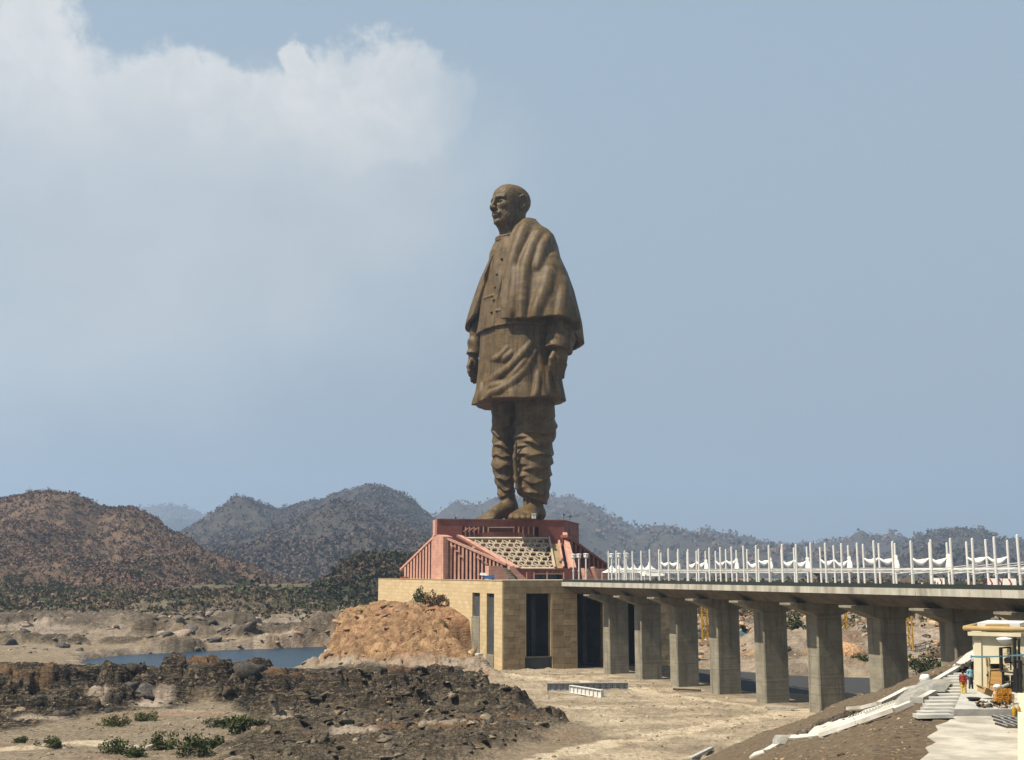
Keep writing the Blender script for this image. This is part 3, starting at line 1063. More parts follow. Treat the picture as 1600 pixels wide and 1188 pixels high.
    return z, np.stack([rmask, gmask * (1 - rmask), np.clip(bmask, 0, 1)], -1), np.stack([pale * (1 - np.clip(bmask, 0, 1)), veg, veg * 0], -1)


Ys = np.concatenate([np.linspace(20, 235, 14, endpoint=False), np.geomspace(235, 1500, 560), np.geomspace(1500, 24000, 26)[1:]])
Us = np.concatenate([np.linspace(-1.8, -0.49, 40, endpoint=False), np.linspace(-0.49, 0.49, 780), np.linspace(0.49, 1.8, 41)[1:]])
GX = (Us[None, :] * Ys[:, None])
GY = np.repeat(Ys[:, None], len(Us), 1)
GZ, m1, m2 = terrain(GX, GY)
nr, nc = GX.shape
ii = np.arange(nr * nc).reshape(nr, nc)
F = np.stack([ii[:-1, :-1], ii[:-1, 1:], ii[1:, 1:], ii[1:, :-1]], -1).reshape(-1, 4)
ground = npmesh('ground', np.stack([GX, GY, GZ], -1).reshape(-1, 3), F, M['riverbed'], None, True)
paint(ground, 'mask', m1.reshape(-1, 3))
paint(ground, 'maskb', m2.reshape(-1, 3))
tag(ground, 'rocky brown riverbed with sandy flats and dark boulder banks', kind='structure')


def height_at(x, y):
    iy = np.clip(np.searchsorted(Ys, y) - 1, 0, nr - 2)
    u = x / y
    ix = np.clip(np.searchsorted(Us, u) - 1, 0, nc - 2)
    ty = np.clip((y - Ys[iy]) / (Ys[iy + 1] - Ys[iy]), 0, 1)
    tx = np.clip((u - Us[ix]) / (Us[ix + 1] - Us[ix]), 0, 1)
    a = GZ[iy, ix] * (1 - tx) + GZ[iy, ix + 1] * tx
    b_ = GZ[iy + 1, ix] * (1 - tx) + GZ[iy + 1, ix + 1] * tx
    return a * (1 - ty) + b_ * ty


def sheet(name, poly, z, mat, label):
    me = bpy.data.meshes.new(name)
    me.from_pydata([(p[0], p[1], z) for p in poly], [], [tuple(range(len(poly)))])
    return tag(link(name, me, mat), label, kind='structure')


sheet('river_water', [(-330, 540), (60, 540), (60, 900), (-330, 900)], WATER_Z, M['water'], 'still blue river water between the rocks')
sheet('pond_water', [(p[0] * 1.0, p[1]) for p in gp([(1040, 1030), (1450, 1040), (1450, 1100), (1250, 1100), (1060, 1075)], 3.0)], 3.0,
      M['pond'], 'grey pond lying behind the bridge piers')

# ------------------------------------------------------------------ hills
def leaf_clumps(P, S, C, k, flat=0.8, leaf=0.34, seed=1):
    """joined airy crowns: P (n,3) centres, S (n,) radii, C (n,3) colours, k leaf triangles each"""
    r = np.random.default_rng(seed)
    n = len(P)
    d = r.normal(size=(n, k, 3))
    d /= np.linalg.norm(d, axis=2, keepdims=True)
    rad = r.uniform(0.25, 1.0, (n, k, 1)) ** 0.6
    c = P[:, None, :] + d * rad * S[:, None, None] * np.array([1, 1, flat])
    a = r.normal(size=(n, k, 3))
    a /= np.linalg.norm(a, axis=2, keepdims=True)
    b2 = np.cross(a, r.normal(size=(n, k, 3)))
    b2 /= np.linalg.norm(b2, axis=2, keepdims=True) + 1e-9
    s = (S[:, None, None] * leaf * r.uniform(0.6, 1.4, (n, k, 1)))
    V = np.stack([c + a * s, c - 0.6 * a * s + b2 * s * 0.8, c - 0.6 * a * s - b2 * s * 0.8], 2).reshape(-1, 3)
    F = np.arange(n * k * 3).reshape(-1, 3)
    col3 = C[:, None, :] * r.uniform(0.8, 1.2, (n, k, 1))
    T = np.repeat(col3.reshape(-1, 3), 3, axis=0)
    return V, F, T


def hill(name, label, skyline, Y0, Yc, Yb, amp, tree_n, tree_r, wood_label, seed, z0=2.0, green=0.2, drop=3.0, base=(0.18, 0.125, 0.095), bare=0.0, hm='hill_grey'):
    sk = np.array(skyline, float)
    px = np.arange(sk[0, 0], sk[-1, 0] + 1, 5.0)
    py = np.interp(px, sk[:, 0], sk[:, 1]) + drop
    py = py + 3.0 * perlin(px / 37, px * 0 + .3, seed) + 1.8 * perlin(px / 13, px * 0 + .6, seed + 1)
    zc = np.array([at(a, b_, Yc).z for a, b_ in zip(px, py)])
    edge = sstep(sk[0, 0], sk[0, 0] + 40, px) * sstep(sk[-1, 0], sk[-1, 0] - 40, px)
    zc = np.maximum(zc, z0 - 3) * edge + (z0 - 25) * (1 - edge)
    u = (px - CX) / FPX / 1.0097
    tt = np.concatenate([np.linspace(0, 1, 64), np.linspace(1, 1.9, 14)[1:]])
    Yr = np.where(tt <= 1, Y0 + (Yc - Y0) * tt, Yc + (Yb - Yc) * (tt - 1) / 0.9)
    X = u[None, :] * Yr[:, None]
    Yg = np.repeat(Yr[:, None], len(u), 1)
    prof = np.where(tt <= 1, 0.25 * tt + 0.75 * sstep(0, 1, tt), 1 - 0.75 * sstep(0, 1, (tt - 1) / 0.9))[:, None]
    s = (Yc - Y0)
    bump = 1.7 * amp * (ridged(X / (0.30 * s), Yg / (0.45 * s), 5, 0.5, seed) - 0.35) * np.clip(4 * tt * (1.0 - tt), 0, 1)[:, None]
    Z = (z0 - 12) + (zc[None, :] - z0 + 12) * prof + bump * (zc[None, :] > z0)
    n_r, n_c = X.shape
    ids = np.arange(n_r * n_c).reshape(n_r, n_c)
    Fh = np.stack([ids[:-1, :-1], ids[:-1, 1:], ids[1:, 1:], ids[1:, :-1]], -1).reshape(-1, 4)
    o = npmesh(name, np.stack([X, Yg, Z], -1).reshape(-1, 3), Fh, M[hm], None, True)
    tag(o, label, kind='structure')
    r = np.random.default_rng(seed)
    fr, fc = r.uniform(0, 69, tree_n * 2), r.uniform(0, n_c - 1.001, tree_n * 2)
    ncrest = tree_n // 9
    fr[:ncrest] = r.uniform(60, 65, ncrest)
    i0, j0 = fr.astype(int), fc.astype(int)
    a, b_ = (fr - i0)[:, None], (fc - j0)[:, None]
    G = np.stack([X, Yg, Z], -1)
    P = (G[i0, j0] * (1 - a) + G[i0 + 1, j0] * a) * (1 - b_) + (G[i0, j0 + 1] * (1 - a) + G[i0 + 1, j0 + 1] * a) * b_
    dens = fbm(P[:, 0] / (0.16 * s), P[:, 1] / (0.16 * s), 4, seed=seed + 5)
    keep = (r.uniform(-0.75, 0.55, len(P)) < dens + 0.1) & (P[:, 2] > z0 + 1)
    P = P[keep][:tree_n]
    dens = dens[keep][:tree_n]
    S = tree_r * r.uniform(0.55, 1.35, len(P))
    P[:, 2] += S * 0.45
    g = fbm(P[:, 0] / (0.2 * s), P[:, 1] / (0.2 * s), 3, seed=seed + 9) + r.normal(0, 0.25, len(P))
    low = np.clip(1.2 - (P[:, 2] - z0) / 45.0, 0, 1)
    gm = np.clip(sstep(0.15, 0.5, g + 0.35 * low - 0.25 + green), 0, 1)[:, None] * 0.9
    bc = np.array(base) * r.uniform(0.8, 1.2, (len(P), 1)) * (1 + 0.14 * r.normal(size=(len(P), 1)) * np.array([[1, 0.6, 0.4]]))
    gc = np.array([0.055, 0.068, 0.030]) * r.uniform(0.6, 1.4, (len(P), 1))
    C = np.clip(bc * (1 - gm) + gc * gm, 0.01, 0.5)
    V, Ft, T = leaf_clumps(P, S, C, 8, 0.95, 0.42, seed)
    wd = npmesh('woodland', V, Ft, M['leaf'], None, False)
    paint(wd, 'tint', T)
    tag(wd, wood_label, kind='stuff')
    return o


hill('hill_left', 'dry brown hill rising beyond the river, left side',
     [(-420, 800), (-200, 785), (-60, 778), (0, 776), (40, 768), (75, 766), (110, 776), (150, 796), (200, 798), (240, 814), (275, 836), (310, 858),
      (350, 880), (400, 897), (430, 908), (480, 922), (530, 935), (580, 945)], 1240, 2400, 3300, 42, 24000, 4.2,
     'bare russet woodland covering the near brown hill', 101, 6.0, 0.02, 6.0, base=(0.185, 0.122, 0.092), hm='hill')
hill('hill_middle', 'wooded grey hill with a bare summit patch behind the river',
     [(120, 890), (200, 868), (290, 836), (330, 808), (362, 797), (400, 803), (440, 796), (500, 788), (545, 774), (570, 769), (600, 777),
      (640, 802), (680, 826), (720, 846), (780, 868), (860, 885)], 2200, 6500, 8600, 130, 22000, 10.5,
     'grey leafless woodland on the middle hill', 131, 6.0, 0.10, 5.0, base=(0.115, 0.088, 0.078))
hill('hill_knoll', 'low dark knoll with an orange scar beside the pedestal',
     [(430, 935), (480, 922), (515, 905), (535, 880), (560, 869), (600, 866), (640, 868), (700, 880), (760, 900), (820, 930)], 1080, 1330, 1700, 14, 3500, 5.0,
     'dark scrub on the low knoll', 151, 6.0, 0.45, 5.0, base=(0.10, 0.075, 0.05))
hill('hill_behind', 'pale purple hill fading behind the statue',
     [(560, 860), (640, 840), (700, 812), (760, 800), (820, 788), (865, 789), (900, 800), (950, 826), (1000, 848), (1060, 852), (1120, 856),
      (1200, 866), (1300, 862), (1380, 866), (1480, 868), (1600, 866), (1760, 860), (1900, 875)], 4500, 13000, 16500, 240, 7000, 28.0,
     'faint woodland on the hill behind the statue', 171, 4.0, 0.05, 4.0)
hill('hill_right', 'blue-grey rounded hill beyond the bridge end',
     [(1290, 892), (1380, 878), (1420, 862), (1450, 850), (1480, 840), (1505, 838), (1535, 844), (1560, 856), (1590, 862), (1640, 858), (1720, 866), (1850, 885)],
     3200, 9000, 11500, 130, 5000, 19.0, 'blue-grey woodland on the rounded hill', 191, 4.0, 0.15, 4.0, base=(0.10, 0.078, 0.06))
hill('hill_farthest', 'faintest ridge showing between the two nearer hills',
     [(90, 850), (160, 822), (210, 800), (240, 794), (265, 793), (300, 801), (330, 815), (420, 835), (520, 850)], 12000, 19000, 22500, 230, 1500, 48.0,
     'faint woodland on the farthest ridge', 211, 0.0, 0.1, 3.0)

# ------------------------------------------------------------------ terrace building (tan stone)
ZTER = 41.8
m, n, b = newmat('tan_wall_tiles')
pos = n.node('ShaderNodeNewGeometry').outputs['Position']
sp_ = n.node('ShaderNodeSeparateXYZ')
n.link(pos, sp_.inputs[0])
cw = n.node('ShaderNodeCombineXYZ')
n.link(n.m('ADD', n.m('MULTIPLY', sp_.outputs[0], -BD.x), n.m('MULTIPLY', sp_.outputs[1], -BD.y)), cw.inputs[0])
n.link(sp_.outputs[2], cw.inputs[1])
br = n.node('ShaderNodeTexBrick')
n.link(cw.outputs[0], br.inputs['Vector'])
br.inputs['Color1'].default_value = (0.49, 0.37, 0.205, 1)
br.inputs['Color2'].default_value = (0.58, 0.46, 0.28, 1)
br.inputs['Mortar'].default_value = (0.39, 0.29, 0.16, 1)
br.inputs['Scale'].default_value = 1.0
br.inputs['Brick Width'].default_value = 5.2
br.inputs['Row Height'].default_value = 1.9
br.inputs['Mortar Size'].default_value = 0.09
br.inputs['Bias'].default_value = -0.1
stn = n.ramp(n.noise(n.vm('MULTIPLY', pos, (1, 1, 0.12)), 0.12, 5.0, 0.6), 0.50, 0.75)
c = n.mix(n.m('MULTIPLY', stn, 0.4), br.outputs['Color'], (0.42, 0.28, 0.13))
n.link(c, b.inputs['Base Color'])
b.inputs['Roughness'].default_value = 0.85
bumped(n, b, n.m('SUBTRACT', n.noise(pos, 0.8, 5.0), n.m('MULTIPLY', br.outputs['Fac'], 1.5)), 0.3, 0.15)
M['tan_wall'] = m

ter = thing('terrace_building', 'tan stone terrace building carrying the red pedestal', 'building', TW(0, 0, 3.0))


def tbox(mb, s0, s1, w0, w1, z0, z1):
    return mb.hexa([TW(s0, w0, z0), TW(s1, w0, z0), TW(s1, w1, z0), TW(s0, w1, z0),
                    TW(s0, w0, z1), TW(s1, w0, z1), TW(s1, w1, z1), TW(s0, w1, z1)])


WL, SL = 224.0, 81.0
SLOTS = [(10.5, 20.5, 9.6, 36.2), (30.0, 41.0, 25.5, 36.2)]
# side wall, pierced by two tall slots
for (a, b_, z0, z1) in [(0, 10.5, 2, 36.2), (20.5, 30.0, 2, 36.2), (41.0, WL, 2, 36.2), (0, WL, 36.2, ZTER)]:
    mb = MB()
    tbox(mb, 0, 2.0, a + (0.0 if z1 < 40 else 0.0), b_, z0, z1 - (0 if z1 > 40 else 0.002))
    mb.build('wall', M['tan_wall'], ter)
for (a, b_, z0, z1) in SLOTS:
    mb = MB()
    tbox(mb, 1.2, 2.6, a + 0.003, b_ - 0.003, z0, z1)
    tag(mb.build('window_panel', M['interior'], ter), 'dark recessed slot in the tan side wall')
    mb = MB()
    tbox(mb, -0.35, 1.9, a + 0.003, b_ - 0.003, 2.0, z0 - 0.01)
    mb.build('concrete_apron', M['pier'], ter)
# front wall: pillars and lintel faced with stone blocks
PILL = [(0.0, 10.4), (23.0, 34.6), (47.5, 58.5), (70.5, SL)]
ZO = 36.3
blk = {}


def face_blocks(s0, s1, z0, z1, bw, bh):
    nz = max(1, round((z1 - z0) / bh))
    hz = (z1 - z0) / nz
    for j in range(nz):
        nw = max(1, round((s1 - s0) / bw))
        ws = (s1 - s0) / nw
        off = 0.5 * ws if j % 2 and nw > 1 else 0
        edges = sorted(set([s0, s1] + [s0 + off + i * ws for i in range(nw + 1) if s0 + 0.8 < s0 + off + i * ws < s1 - 0.8]))
        for e0, e1 in zip(edges[:-1], edges[1:]):
            key = (round(e1 - e0, 2), round(hz, 2))
            if key not in blk:
                g = 0.07
                L, H = e1 - e0 - g, hz - g
                me = bpy.data.meshes.new('block')
                t3, b3 = TD, -BD
                vs, fs = [], []
                for (dw, ins) in ((0.25, 0.0), (-0.16, 0.0), (-0.22, 0.06)):
                    for (a, c_) in ((ins, ins), (L - ins, ins), (L - ins, H - ins), (ins, H - ins)):
                        vs.append(t3 * a + b3 * dw + Vector((0, 0, c_)))
                for r_ in range(2):
                    for k in range(4):
                        fs.append((r_ * 4 + k, r_ * 4 + (k + 1) % 4, r_ * 4 + 4 + (k + 1) % 4, r_ * 4 + 4 + k))
                fs.append((8, 9, 10, 11))
                me.from_pydata(vs, [], fs)
                me.materials.append(M['brown_stone'])
                blk[key] = me
            o = bpy.data.objects.new('block', blk[key])
            o.parent = ter
            pr = random.uniform(-0.05, 0.05)
            o.location = TW(e0 + 0.035, pr, z0 + j * hz + 0.035) - Vector(origin(ter))
            col.objects.link(o)


for (a, b_) in PILL:
    mb = MB()
    tbox(mb, a + 0.01 + (2.0 if a == 0 else 0), b_, 0.0 if a else 0.0, 3.0, 2, ZO)
    mb.build('pillar', M['joint'], ter)
    face_blocks(a + (0.25 if a == 0 else 0), b_, 4.0, ZO, 5.6, 2.3)
mb = MB()
tbox(mb, 2.01, SL, 0.0, 3.0, ZO + 0.002, ZTER)
mb.build('lintel', M['joint'], ter)
face_blocks(0.25, SL, ZO, ZTER, 5.6, 2.75)
mb = MB()
tbox(mb, -0.25, SL + 0.3, -0.35, 1.2, ZTER + 0.002, ZTER + 0.25)
tbox(mb, -0.25, 1.2, 1.202, WL, ZTER + 0.002, ZTER + 0.25)
mb.build('coping', M['tan_stone'], ter)
mb = MB()
tbox(mb, 2.01, SL, 3.01, WL, 40.2, ZTER - 0.1)
mb.build('roof_slab', M['slab_conc'], ter)
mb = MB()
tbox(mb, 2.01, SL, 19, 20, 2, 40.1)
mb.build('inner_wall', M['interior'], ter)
mb = MB()
tbox(mb, SL - 2, SL, 3.01, WL, 2, 40.1)
mb.build('side_wall', M['tan_stone'], ter)
mb = MB()
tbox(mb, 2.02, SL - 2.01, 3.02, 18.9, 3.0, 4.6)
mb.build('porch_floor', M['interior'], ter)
mb = MB()
tbox(mb, 10.42, 22.98, 0.6, 2.2, 2, 9.0)
mb.build('low_wall', M['interior'], ter)
mb = MB()
tbox(mb, 10.42, 22.98, 0.3, 2.6, 9.01, 9.5)
mb.build('wall_cap', M['pier'], ter)
for s_ in (16.5, 41.0):
    mb = MB()
    tbox(mb, s_, s_ + 2.0, 8, 10, 4.6, 40.1)
    mb.build('column', M['interior'], ter)
for (s0, s1) in ((10.4, 11.0), (22.4, 23.0), (34.6, 35.0)):
    mb = MB()
    tbox(mb, s0 + 0.003, s1 - 0.003, -0.1, 2.9, 9.52 if s1 < 24 else 4.0, ZO - 0.01)
    mb.build('reveal', M['tan_stone'], ter)
# white tapered bucket of the concrete works by the corner slot
p0 = TW(-6, 14, 5.0)
bk = thing('concrete_hopper', 'white tapered concrete hopper standing by the terrace corner', 'hopper', p0)
z_ = float(height_at(np.array([p0.x]), np.array([p0.y]))[0])
MB().lathe(p0 + Vector((0, 0, z_ - 5 + 0.2)), [(0.5, 0), (0.7, 1.2), (2.1, 5.2), (2.1, 5.6)], 4).build('bucket', M['white'], bk)
MB().lathe(p0 + Vector((0, 0, z_ - 5 - 1.0)), [(0.25, 0), (0.25, 1.3)], 6).build('outlet', M['grey_steel'], bk)

# ------------------------------------------------------------------ bridge
ZD = 41.2
bridge = thing('bridge', 'grey concrete footbridge on tall hammerhead piers', 'bridge', BR(0, 13, 4.0))
K0, K1 = -23.4, 335.0
DW = 26.0


def bprofile(prof, k0, k1, mb):
    nP = len(prof)
    a = [BR(k0, s, z) for s, z in prof]
    c = [BR(k1, s, z) for s, z in prof]
    return mb.add(a + c, [tuple(range(nP)), tuple(range(nP, 2 * nP))[::-1]] + [(i, (i + 1) % nP, nP + (i + 1) % nP, nP + i) for i in range(nP)])


SEG = 29.3
kk = K0
i = 0
while kk < K1 - 1:
    k2 = min(K1, (i) * SEG + 3.0 if i > 0 else 3.0)
    if k2 <= kk:
        i += 1
        continue
    g = 0.10
    mb = MB()
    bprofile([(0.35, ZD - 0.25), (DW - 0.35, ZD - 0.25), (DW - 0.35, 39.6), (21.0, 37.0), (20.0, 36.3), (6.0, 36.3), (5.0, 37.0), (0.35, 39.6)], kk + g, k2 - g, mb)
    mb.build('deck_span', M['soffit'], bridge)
    for s0 in (0.0, DW - 0.35):
        mb = MB()
        bprofile([(s0, ZD + 0.05), (s0 + 0.35, ZD + 0.05), (s0 + 0.35, 39.55), (s0, 39.45)], kk + g * 0.5, k2 - g * 0.5, mb)
        mb.build('fascia', M['fascia'], bridge)
    mb = MB()
    bprofile([(0.36, ZD), (DW - 0.36, ZD), (DW - 0.36, ZD - 0.24), (0.36, ZD - 0.24)], kk + g, k2 - g, mb)
    mb.build('paving', M['slab_conc'], bridge)
    kk = k2
    i += 1
for i in range(0, 11):
    k = i * SEG
    base = BR(k, 9, 0)
    mb = MB()
    ch = 0.35
    ring = [(k + ch, 9), (k + 6 - ch, 9), (k + 6, 9 + ch), (k + 6, 18 - ch), (k + 6 - ch, 18), (k + ch, 18), (k, 18 - ch), (k, 9 + ch)]
    zs = [(1.5, 0.0), (12, 0.0), (12.05, 0.05), (12.25, 0.05), (12.3, 0.0), (23, 0), (23.05, 0.05), (23.25, 0.05), (23.3, 0), (32.6, 0)]
    vs, fs = [], []
    for z, ins in zs:
        for (a, s) in ring:
            vs.append(BR(a + ins * (1 if a < k + 3 else -1), s + ins * (1 if s < 13.5 else -1), z))
    nr_ = len(ring)
    for q_ in range(len(zs) - 1):
        for j in range(nr_):
            fs.append((q_ * nr_ + j, q_ * nr_ + (j + 1) % nr_, (q_ + 1) * nr_ + (j + 1) % nr_, (q_ + 1) * nr_ + j))
    fs.append(tuple(range(nr_)))
    fs.append(tuple(range((len(zs) - 1) * nr_, len(zs) * nr_)))
    mb.add(vs, fs)
    pier = mb.build('pier', M['pier'], bridge)
    mb = MB()
    cp = [(9.0, 32.602), (18.0, 32.602), (26.2, 35.7), (26.2, 36.28), (0.0, 36.28), (0.0, 35.7)]
    a_ = [BR(k + 0.2, s, z) for s, z in cp]
    c_ = [BR(k + 5.8, s, z) for s, z in cp]
    mb.add(a_ + c_, [tuple(range(6)), tuple(range(6, 12))[::-1]] + [(j, (j + 1) % 6, 6 + (j + 1) % 6, 6 + j) for j in range(6)])
    mb.build('pier_cap', M['pier'], pier)
    mb = MB()
    for s in (7.0, 12.0, 18.0):
        mb.hexa([BR(k + 2, s, 36.281), BR(k + 4, s, 36.281), BR(k + 4, s + 1, 36.281), BR(k + 2, s + 1, 36.281),
                 BR(k + 2, s, 36.299), BR(k + 4, s, 36.299), BR(k + 4, s + 1, 36.299), BR(k + 2, s + 1, 36.299)])
for s_ in (0.75, DW - 0.75):
    mb = MB()
    bprofile([(s_ - 0.1, ZD), (s_ + 0.1, ZD), (s_ + 0.1, ZD + 1.15), (s_ - 0.1, ZD + 1.15)], K0, K1, mb)
    mb.build('parapet', M['dark_rail'], bridge)

# ------------------------------------------------------------------ red pedestal
CAM = Vector((0, 0, ZC))


def onp(px, py, P0, N):
    d = pix_dir(px, py)
    return CAM + d * ((P0 - CAM).dot(N) / d.dot(N))


ZT = at(812, 815.5, 600).z
ZP = 42.0
ped = thing('pedestal', 'red sandstone pedestal with ribbed wings under the statue', 'pedestal', at(790, 905, 600) * 1.0)
ped.location.z = ZP
A, B_, C_ = at(682, 900, 576), at(882, 900, 590), at(905, 900, 634)
D_, E_ = at(885, 900, 690), at(706, 900, 690)


def flat(v, z):
    return Vector((v.x, v.y, z))


NF = (B_ - A).cross(Vector((0, 0, 1))).normalized()
if NF.y > 0:
    NF = -NF


def wallp(px, py):
    return onp(px, py, A, NF)


def prism(name, poly, vec, mat, parent=ped):
    return MB().slab(poly, vec).build(name, mat, parent)


# body of the block behind the front wall
IN = -NF * 6.0
prism('podium_core', [flat(p, ZP) for p in (A + IN, B_ + IN, C_ + IN * 0.0, D_, E_)], Vector((0, 0, ZT - ZP - 0.003)), M['red_stone'])
T = -NF * 1.5
prism('front_wall', [flat(A, ZP), flat(B_, ZP), flat(wallp(882, 840), wallp(800, 839).z), flat(wallp(682, 840), wallp(800, 839).z)], T, M['red_stone'])
zlo, zhi = wallp(800, 839).z, wallp(800, 823).z
prism('front_wall', [flat(A, zlo + .002), flat(wallp(722, 830), zlo + .002), flat(wallp(722, 830), zhi), flat(A, zhi)], T, M['red_stone'])
prism('front_wall', [flat(wallp(842, 830), zlo + .002), flat(B_, zlo + .002), flat(B_, zhi), flat(wallp(842, 830), zhi)], T, M['red_stone'])
prism('front_wall', [flat(A, zhi + .002), flat(B_, zhi + .002), flat(B_, ZT), flat(A, ZT)], T, M['red_stone'])
prism('sloped_sill', [wallp(722, 838.9), wallp(842, 838.9), wallp(828, 834.5), wallp(806, 831.5), wallp(766, 831.5), wallp(748, 834)], T * 1.02 + NF * 0.02, M['red_stone'])
for px in (727.5, 734, 741, 748, 755.5, 763, 803, 810.5, 817.5, 826, 834):
    prism('mullion', [wallp(px - .9, 839), wallp(px + .9, 839), wallp(px + .9, 823), wallp(px - .9, 823)], T * 0.9, M['pink_stone'])
for px in (724, 731, 738):
    MB().bar(wallp(px, 831) + NF * 0.3, wallp(px + 8, 825) + NF * 0.3, 0.5, 0.5).build('brace', M['pink_stone'], ped)
prism('window_band', [wallp(765, 825.0), wallp(802, 825.0), wallp(802, 823.6), wallp(765, 823.6)], NF * 0.5, M['pale_frame'])
prism('recess', [flat(p + IN * 0.9, z) for p, z in ((A, zlo - 1), (B_, zlo - 1), (B_, zhi + 1), (A, zhi + 1))], NF * -0.4, M['deep_red'])
prism('right_wall', [flat(B_, ZP), flat(C_, ZP), flat(C_, ZT - .004), flat(B_, ZT - .004)], (C_ - B_).cross(Vector((0, 0, 1))).normalized() * -1.2, M['red_stone'])
NRW = (C_ - B_).cross(Vector((0, 0, 1))).normalized()
if NRW.x < 0:
    NRW = -NRW
prism('wall_panel', [onp(px, py, B_, NRW) for px, py in ((889, 836), (901, 838.5), (901, 830), (889, 826.5))], NRW * 0.35, M['red_stone'])
prism('edge_strip', [flat(A + Vector((-0.9, 0, 0)), ZP), flat(A + Vector((-0.01, 0, 0)), ZP), flat(A + Vector((-0.01, 0, 0)), ZT), flat(A + Vector((-0.9, 0, 0)), ZT)], -NF * 8, M['pink_stone'])  # pink strip stands for the sunlit left face, light put into its colour
# parapet on top and guard posts
for a_, c_ in ((A, B_), (B_, C_)):
    MB().bar(flat(a_, ZT + 0.25), flat(c_, ZT + 0.25), 0.8, 0.5).build('coping', M['red_stone'], ped)

# left prow: two ribbed faces meeting at a broad pier
P1, PL, PR = at(684, 900, 556), at(624.5, 900, 600), at(790, 900, 550)


def vplane(a, c):
    nn = (c - a).cross(Vector((0, 0, 1))).normalized()
    return nn if nn.y < 0 else -nn


def ribbed_face(a, c, line, ribs, rib_w, mat_rib, mat_back, depth=2.6, cop=1.1, mat_cop=None):
    N = vplane(a, c)
    L0, L1 = onp(*line[0], a, N), onp(*line[1], a, N)
    back = -N * depth
    prism('back_wall', [flat(L0, ZP) + back, flat(L1, ZP) + back, L1 + back, L0 + back], -N * 1.0, mat_back)
    d = (L1 - L0)
    MB().slab([L0 + Vector((0, 0, 0.0)), L1 + Vector((0, 0, 0.0)), L1 + Vector((0, 0, cop)), L0 + Vector((0, 0, cop))], back * 1.6).build('coping', mat_cop or M['pink_stone'], ped)
    for px in ribs:
        t = (px - line[0][0]) / (line[1][0] - line[0][0])
        py = line[0][1] + (line[1][1] - line[0][1]) * t
        s = (line[1][1] - line[0][1]) / (line[1][0] - line[0][0])
        p = [onp(px - rib_w, py + 0.15 - s * rib_w, a, N), onp(px + rib_w, py + 0.15 + s * rib_w, a, N)]
        q_ = [flat(p[1], ZP), flat(p[0], ZP)]
        prism('rib', [p_ - N * 0.35 for p_ in (p + q_)], back * 0.95, mat_rib)


ribbed_face(P1, PL, ((624.5, 892), (678, 840)), [632 + 4.7 * i for i in range(10)], 1.15, M['pink_stone'], M['deep_red'])
ribbed_face(P1, PR, ((690, 840), (790, 884)), [698.5 + 6.05 * i for i in range(15)], 1.45, M['pink_stone'], M['deep_red'])
NP_ = (vplane(P1, PL) + vplane(P1, PR)).normalized()
prism('corner_pier', [onp(px, py, P1 + NP_ * 0.6, NP_) for px, py in ((675.5, 908), (692.5, 908), (692.5, 838.5), (684, 835.5), (675.5, 841.5))], -NP_ * 7, M['pink_stone'])
# stepped ledges across the right ribbed face
NPR = vplane(P1, PR)
stp = [(705, 852), (711, 855), (711, 860), (717, 862), (717, 867), (722, 870.5), (745, 870.5), (751, 874), (757, 879), (762, 882)]
for (a_, c_) in zip(stp[::2], stp[1::2]):
    MB().bar(onp(*a_, P1, NPR) + NPR * 0.2, onp(*c_, P1, NPR) + NPR * 0.2, 0.5, 0.55).build('ledge', M['pink_stone'], ped)
# sloping lattice screen
LT, LR, LB = at(720, 842, 573), at(857, 842, 587), at(866, 889, 566)
NL = (LR - LT).cross(LB - LT).normalized()
if NL.y > 0:
    NL = -NL


def lat(px, py, off=0.0):
    return onp(px, py, LT, NL) + NL * off


prism('screen_backing', [lat(718, 840, -4.4), lat(858, 840, -4.4), lat(868, 890, -4.4), lat(806, 890, -4.4)], NL * -0.8, M['deep_red'])
lat_left = lambda py: 722 + (py - 842) * (808 - 722) / (889 - 842)
lat_right = lambda py: 857 + (py - 842) * (866 - 857) / (889 - 842)
for row in range(7):
    py = 845.5 + row * 7.0
    for i in range(-3, 17):
        px = 716 + i * 10.7 + row * 7.1
        if px < lat_left(py) + 3 or px > lat_right(py) - 4:
            continue
        hexo = [(-6.6, 0), (-3.4, -3.7), (4.0, -3.7), (6.6, 0), (3.4, 3.7), (-4.0, 3.7)]
        k_in = 0.80
        o_ = [lat(px + a_, py + c_, 0.15 * (row % 2)) for a_, c_ in hexo]
        i_ = [lat(px + a_ * k_in, py + c_ * k_in * 0.92, 0.15 * (row % 2)) for a_, c_ in hexo]
        mb = MB()
        dv = NL * -1.1
        vs = o_ + i_ + [p + dv for p in o_] + [p + dv for p in i_]
        fs = []
        for j in range(6):
            k2 = (j + 1) % 6
            fs += [(j, k2, 6 + k2, 6 + j), (6 + j, 6 + k2, 18 + k2, 18 + j), (12 + j, 12 + k2, k2, j)]
        cell_o = mb.add(vs, fs).build('screen_cell', M['pale_frame'], ped)
        if (i + row) % 2:
            MB().slab([lat(px + a_, py + c_, -0.2) for a_, c_ in ((-4.6, -1.6), (-3.4, -2.2), (4.6, 1.6), (3.4, 2.2))], NL * -0.6).build('cross_piece', M['pale_frame'], cell_o)
prism('screen_border', [lat(713, 838.5), lat(722, 840), lat(813, 890), lat(800, 890)], NL * 1.2, M['pink_stone'])
prism('screen_border', [lat(856, 841), lat(858.2, 841), lat(867.5, 889), lat(864.8, 889)], NL * 1.4, M['pale_frame'])
prism('screen_border', [lat(722, 843), lat(857, 843), lat(857, 841.2), lat(720, 841.2)], NL * 0.7, M['pale_frame'])
prism('screen_beam', [lat(808, 890.5), lat(867, 890.5), lat(867, 888.2), lat(806, 888.2)], NL * 0.7, M['pale_frame'])
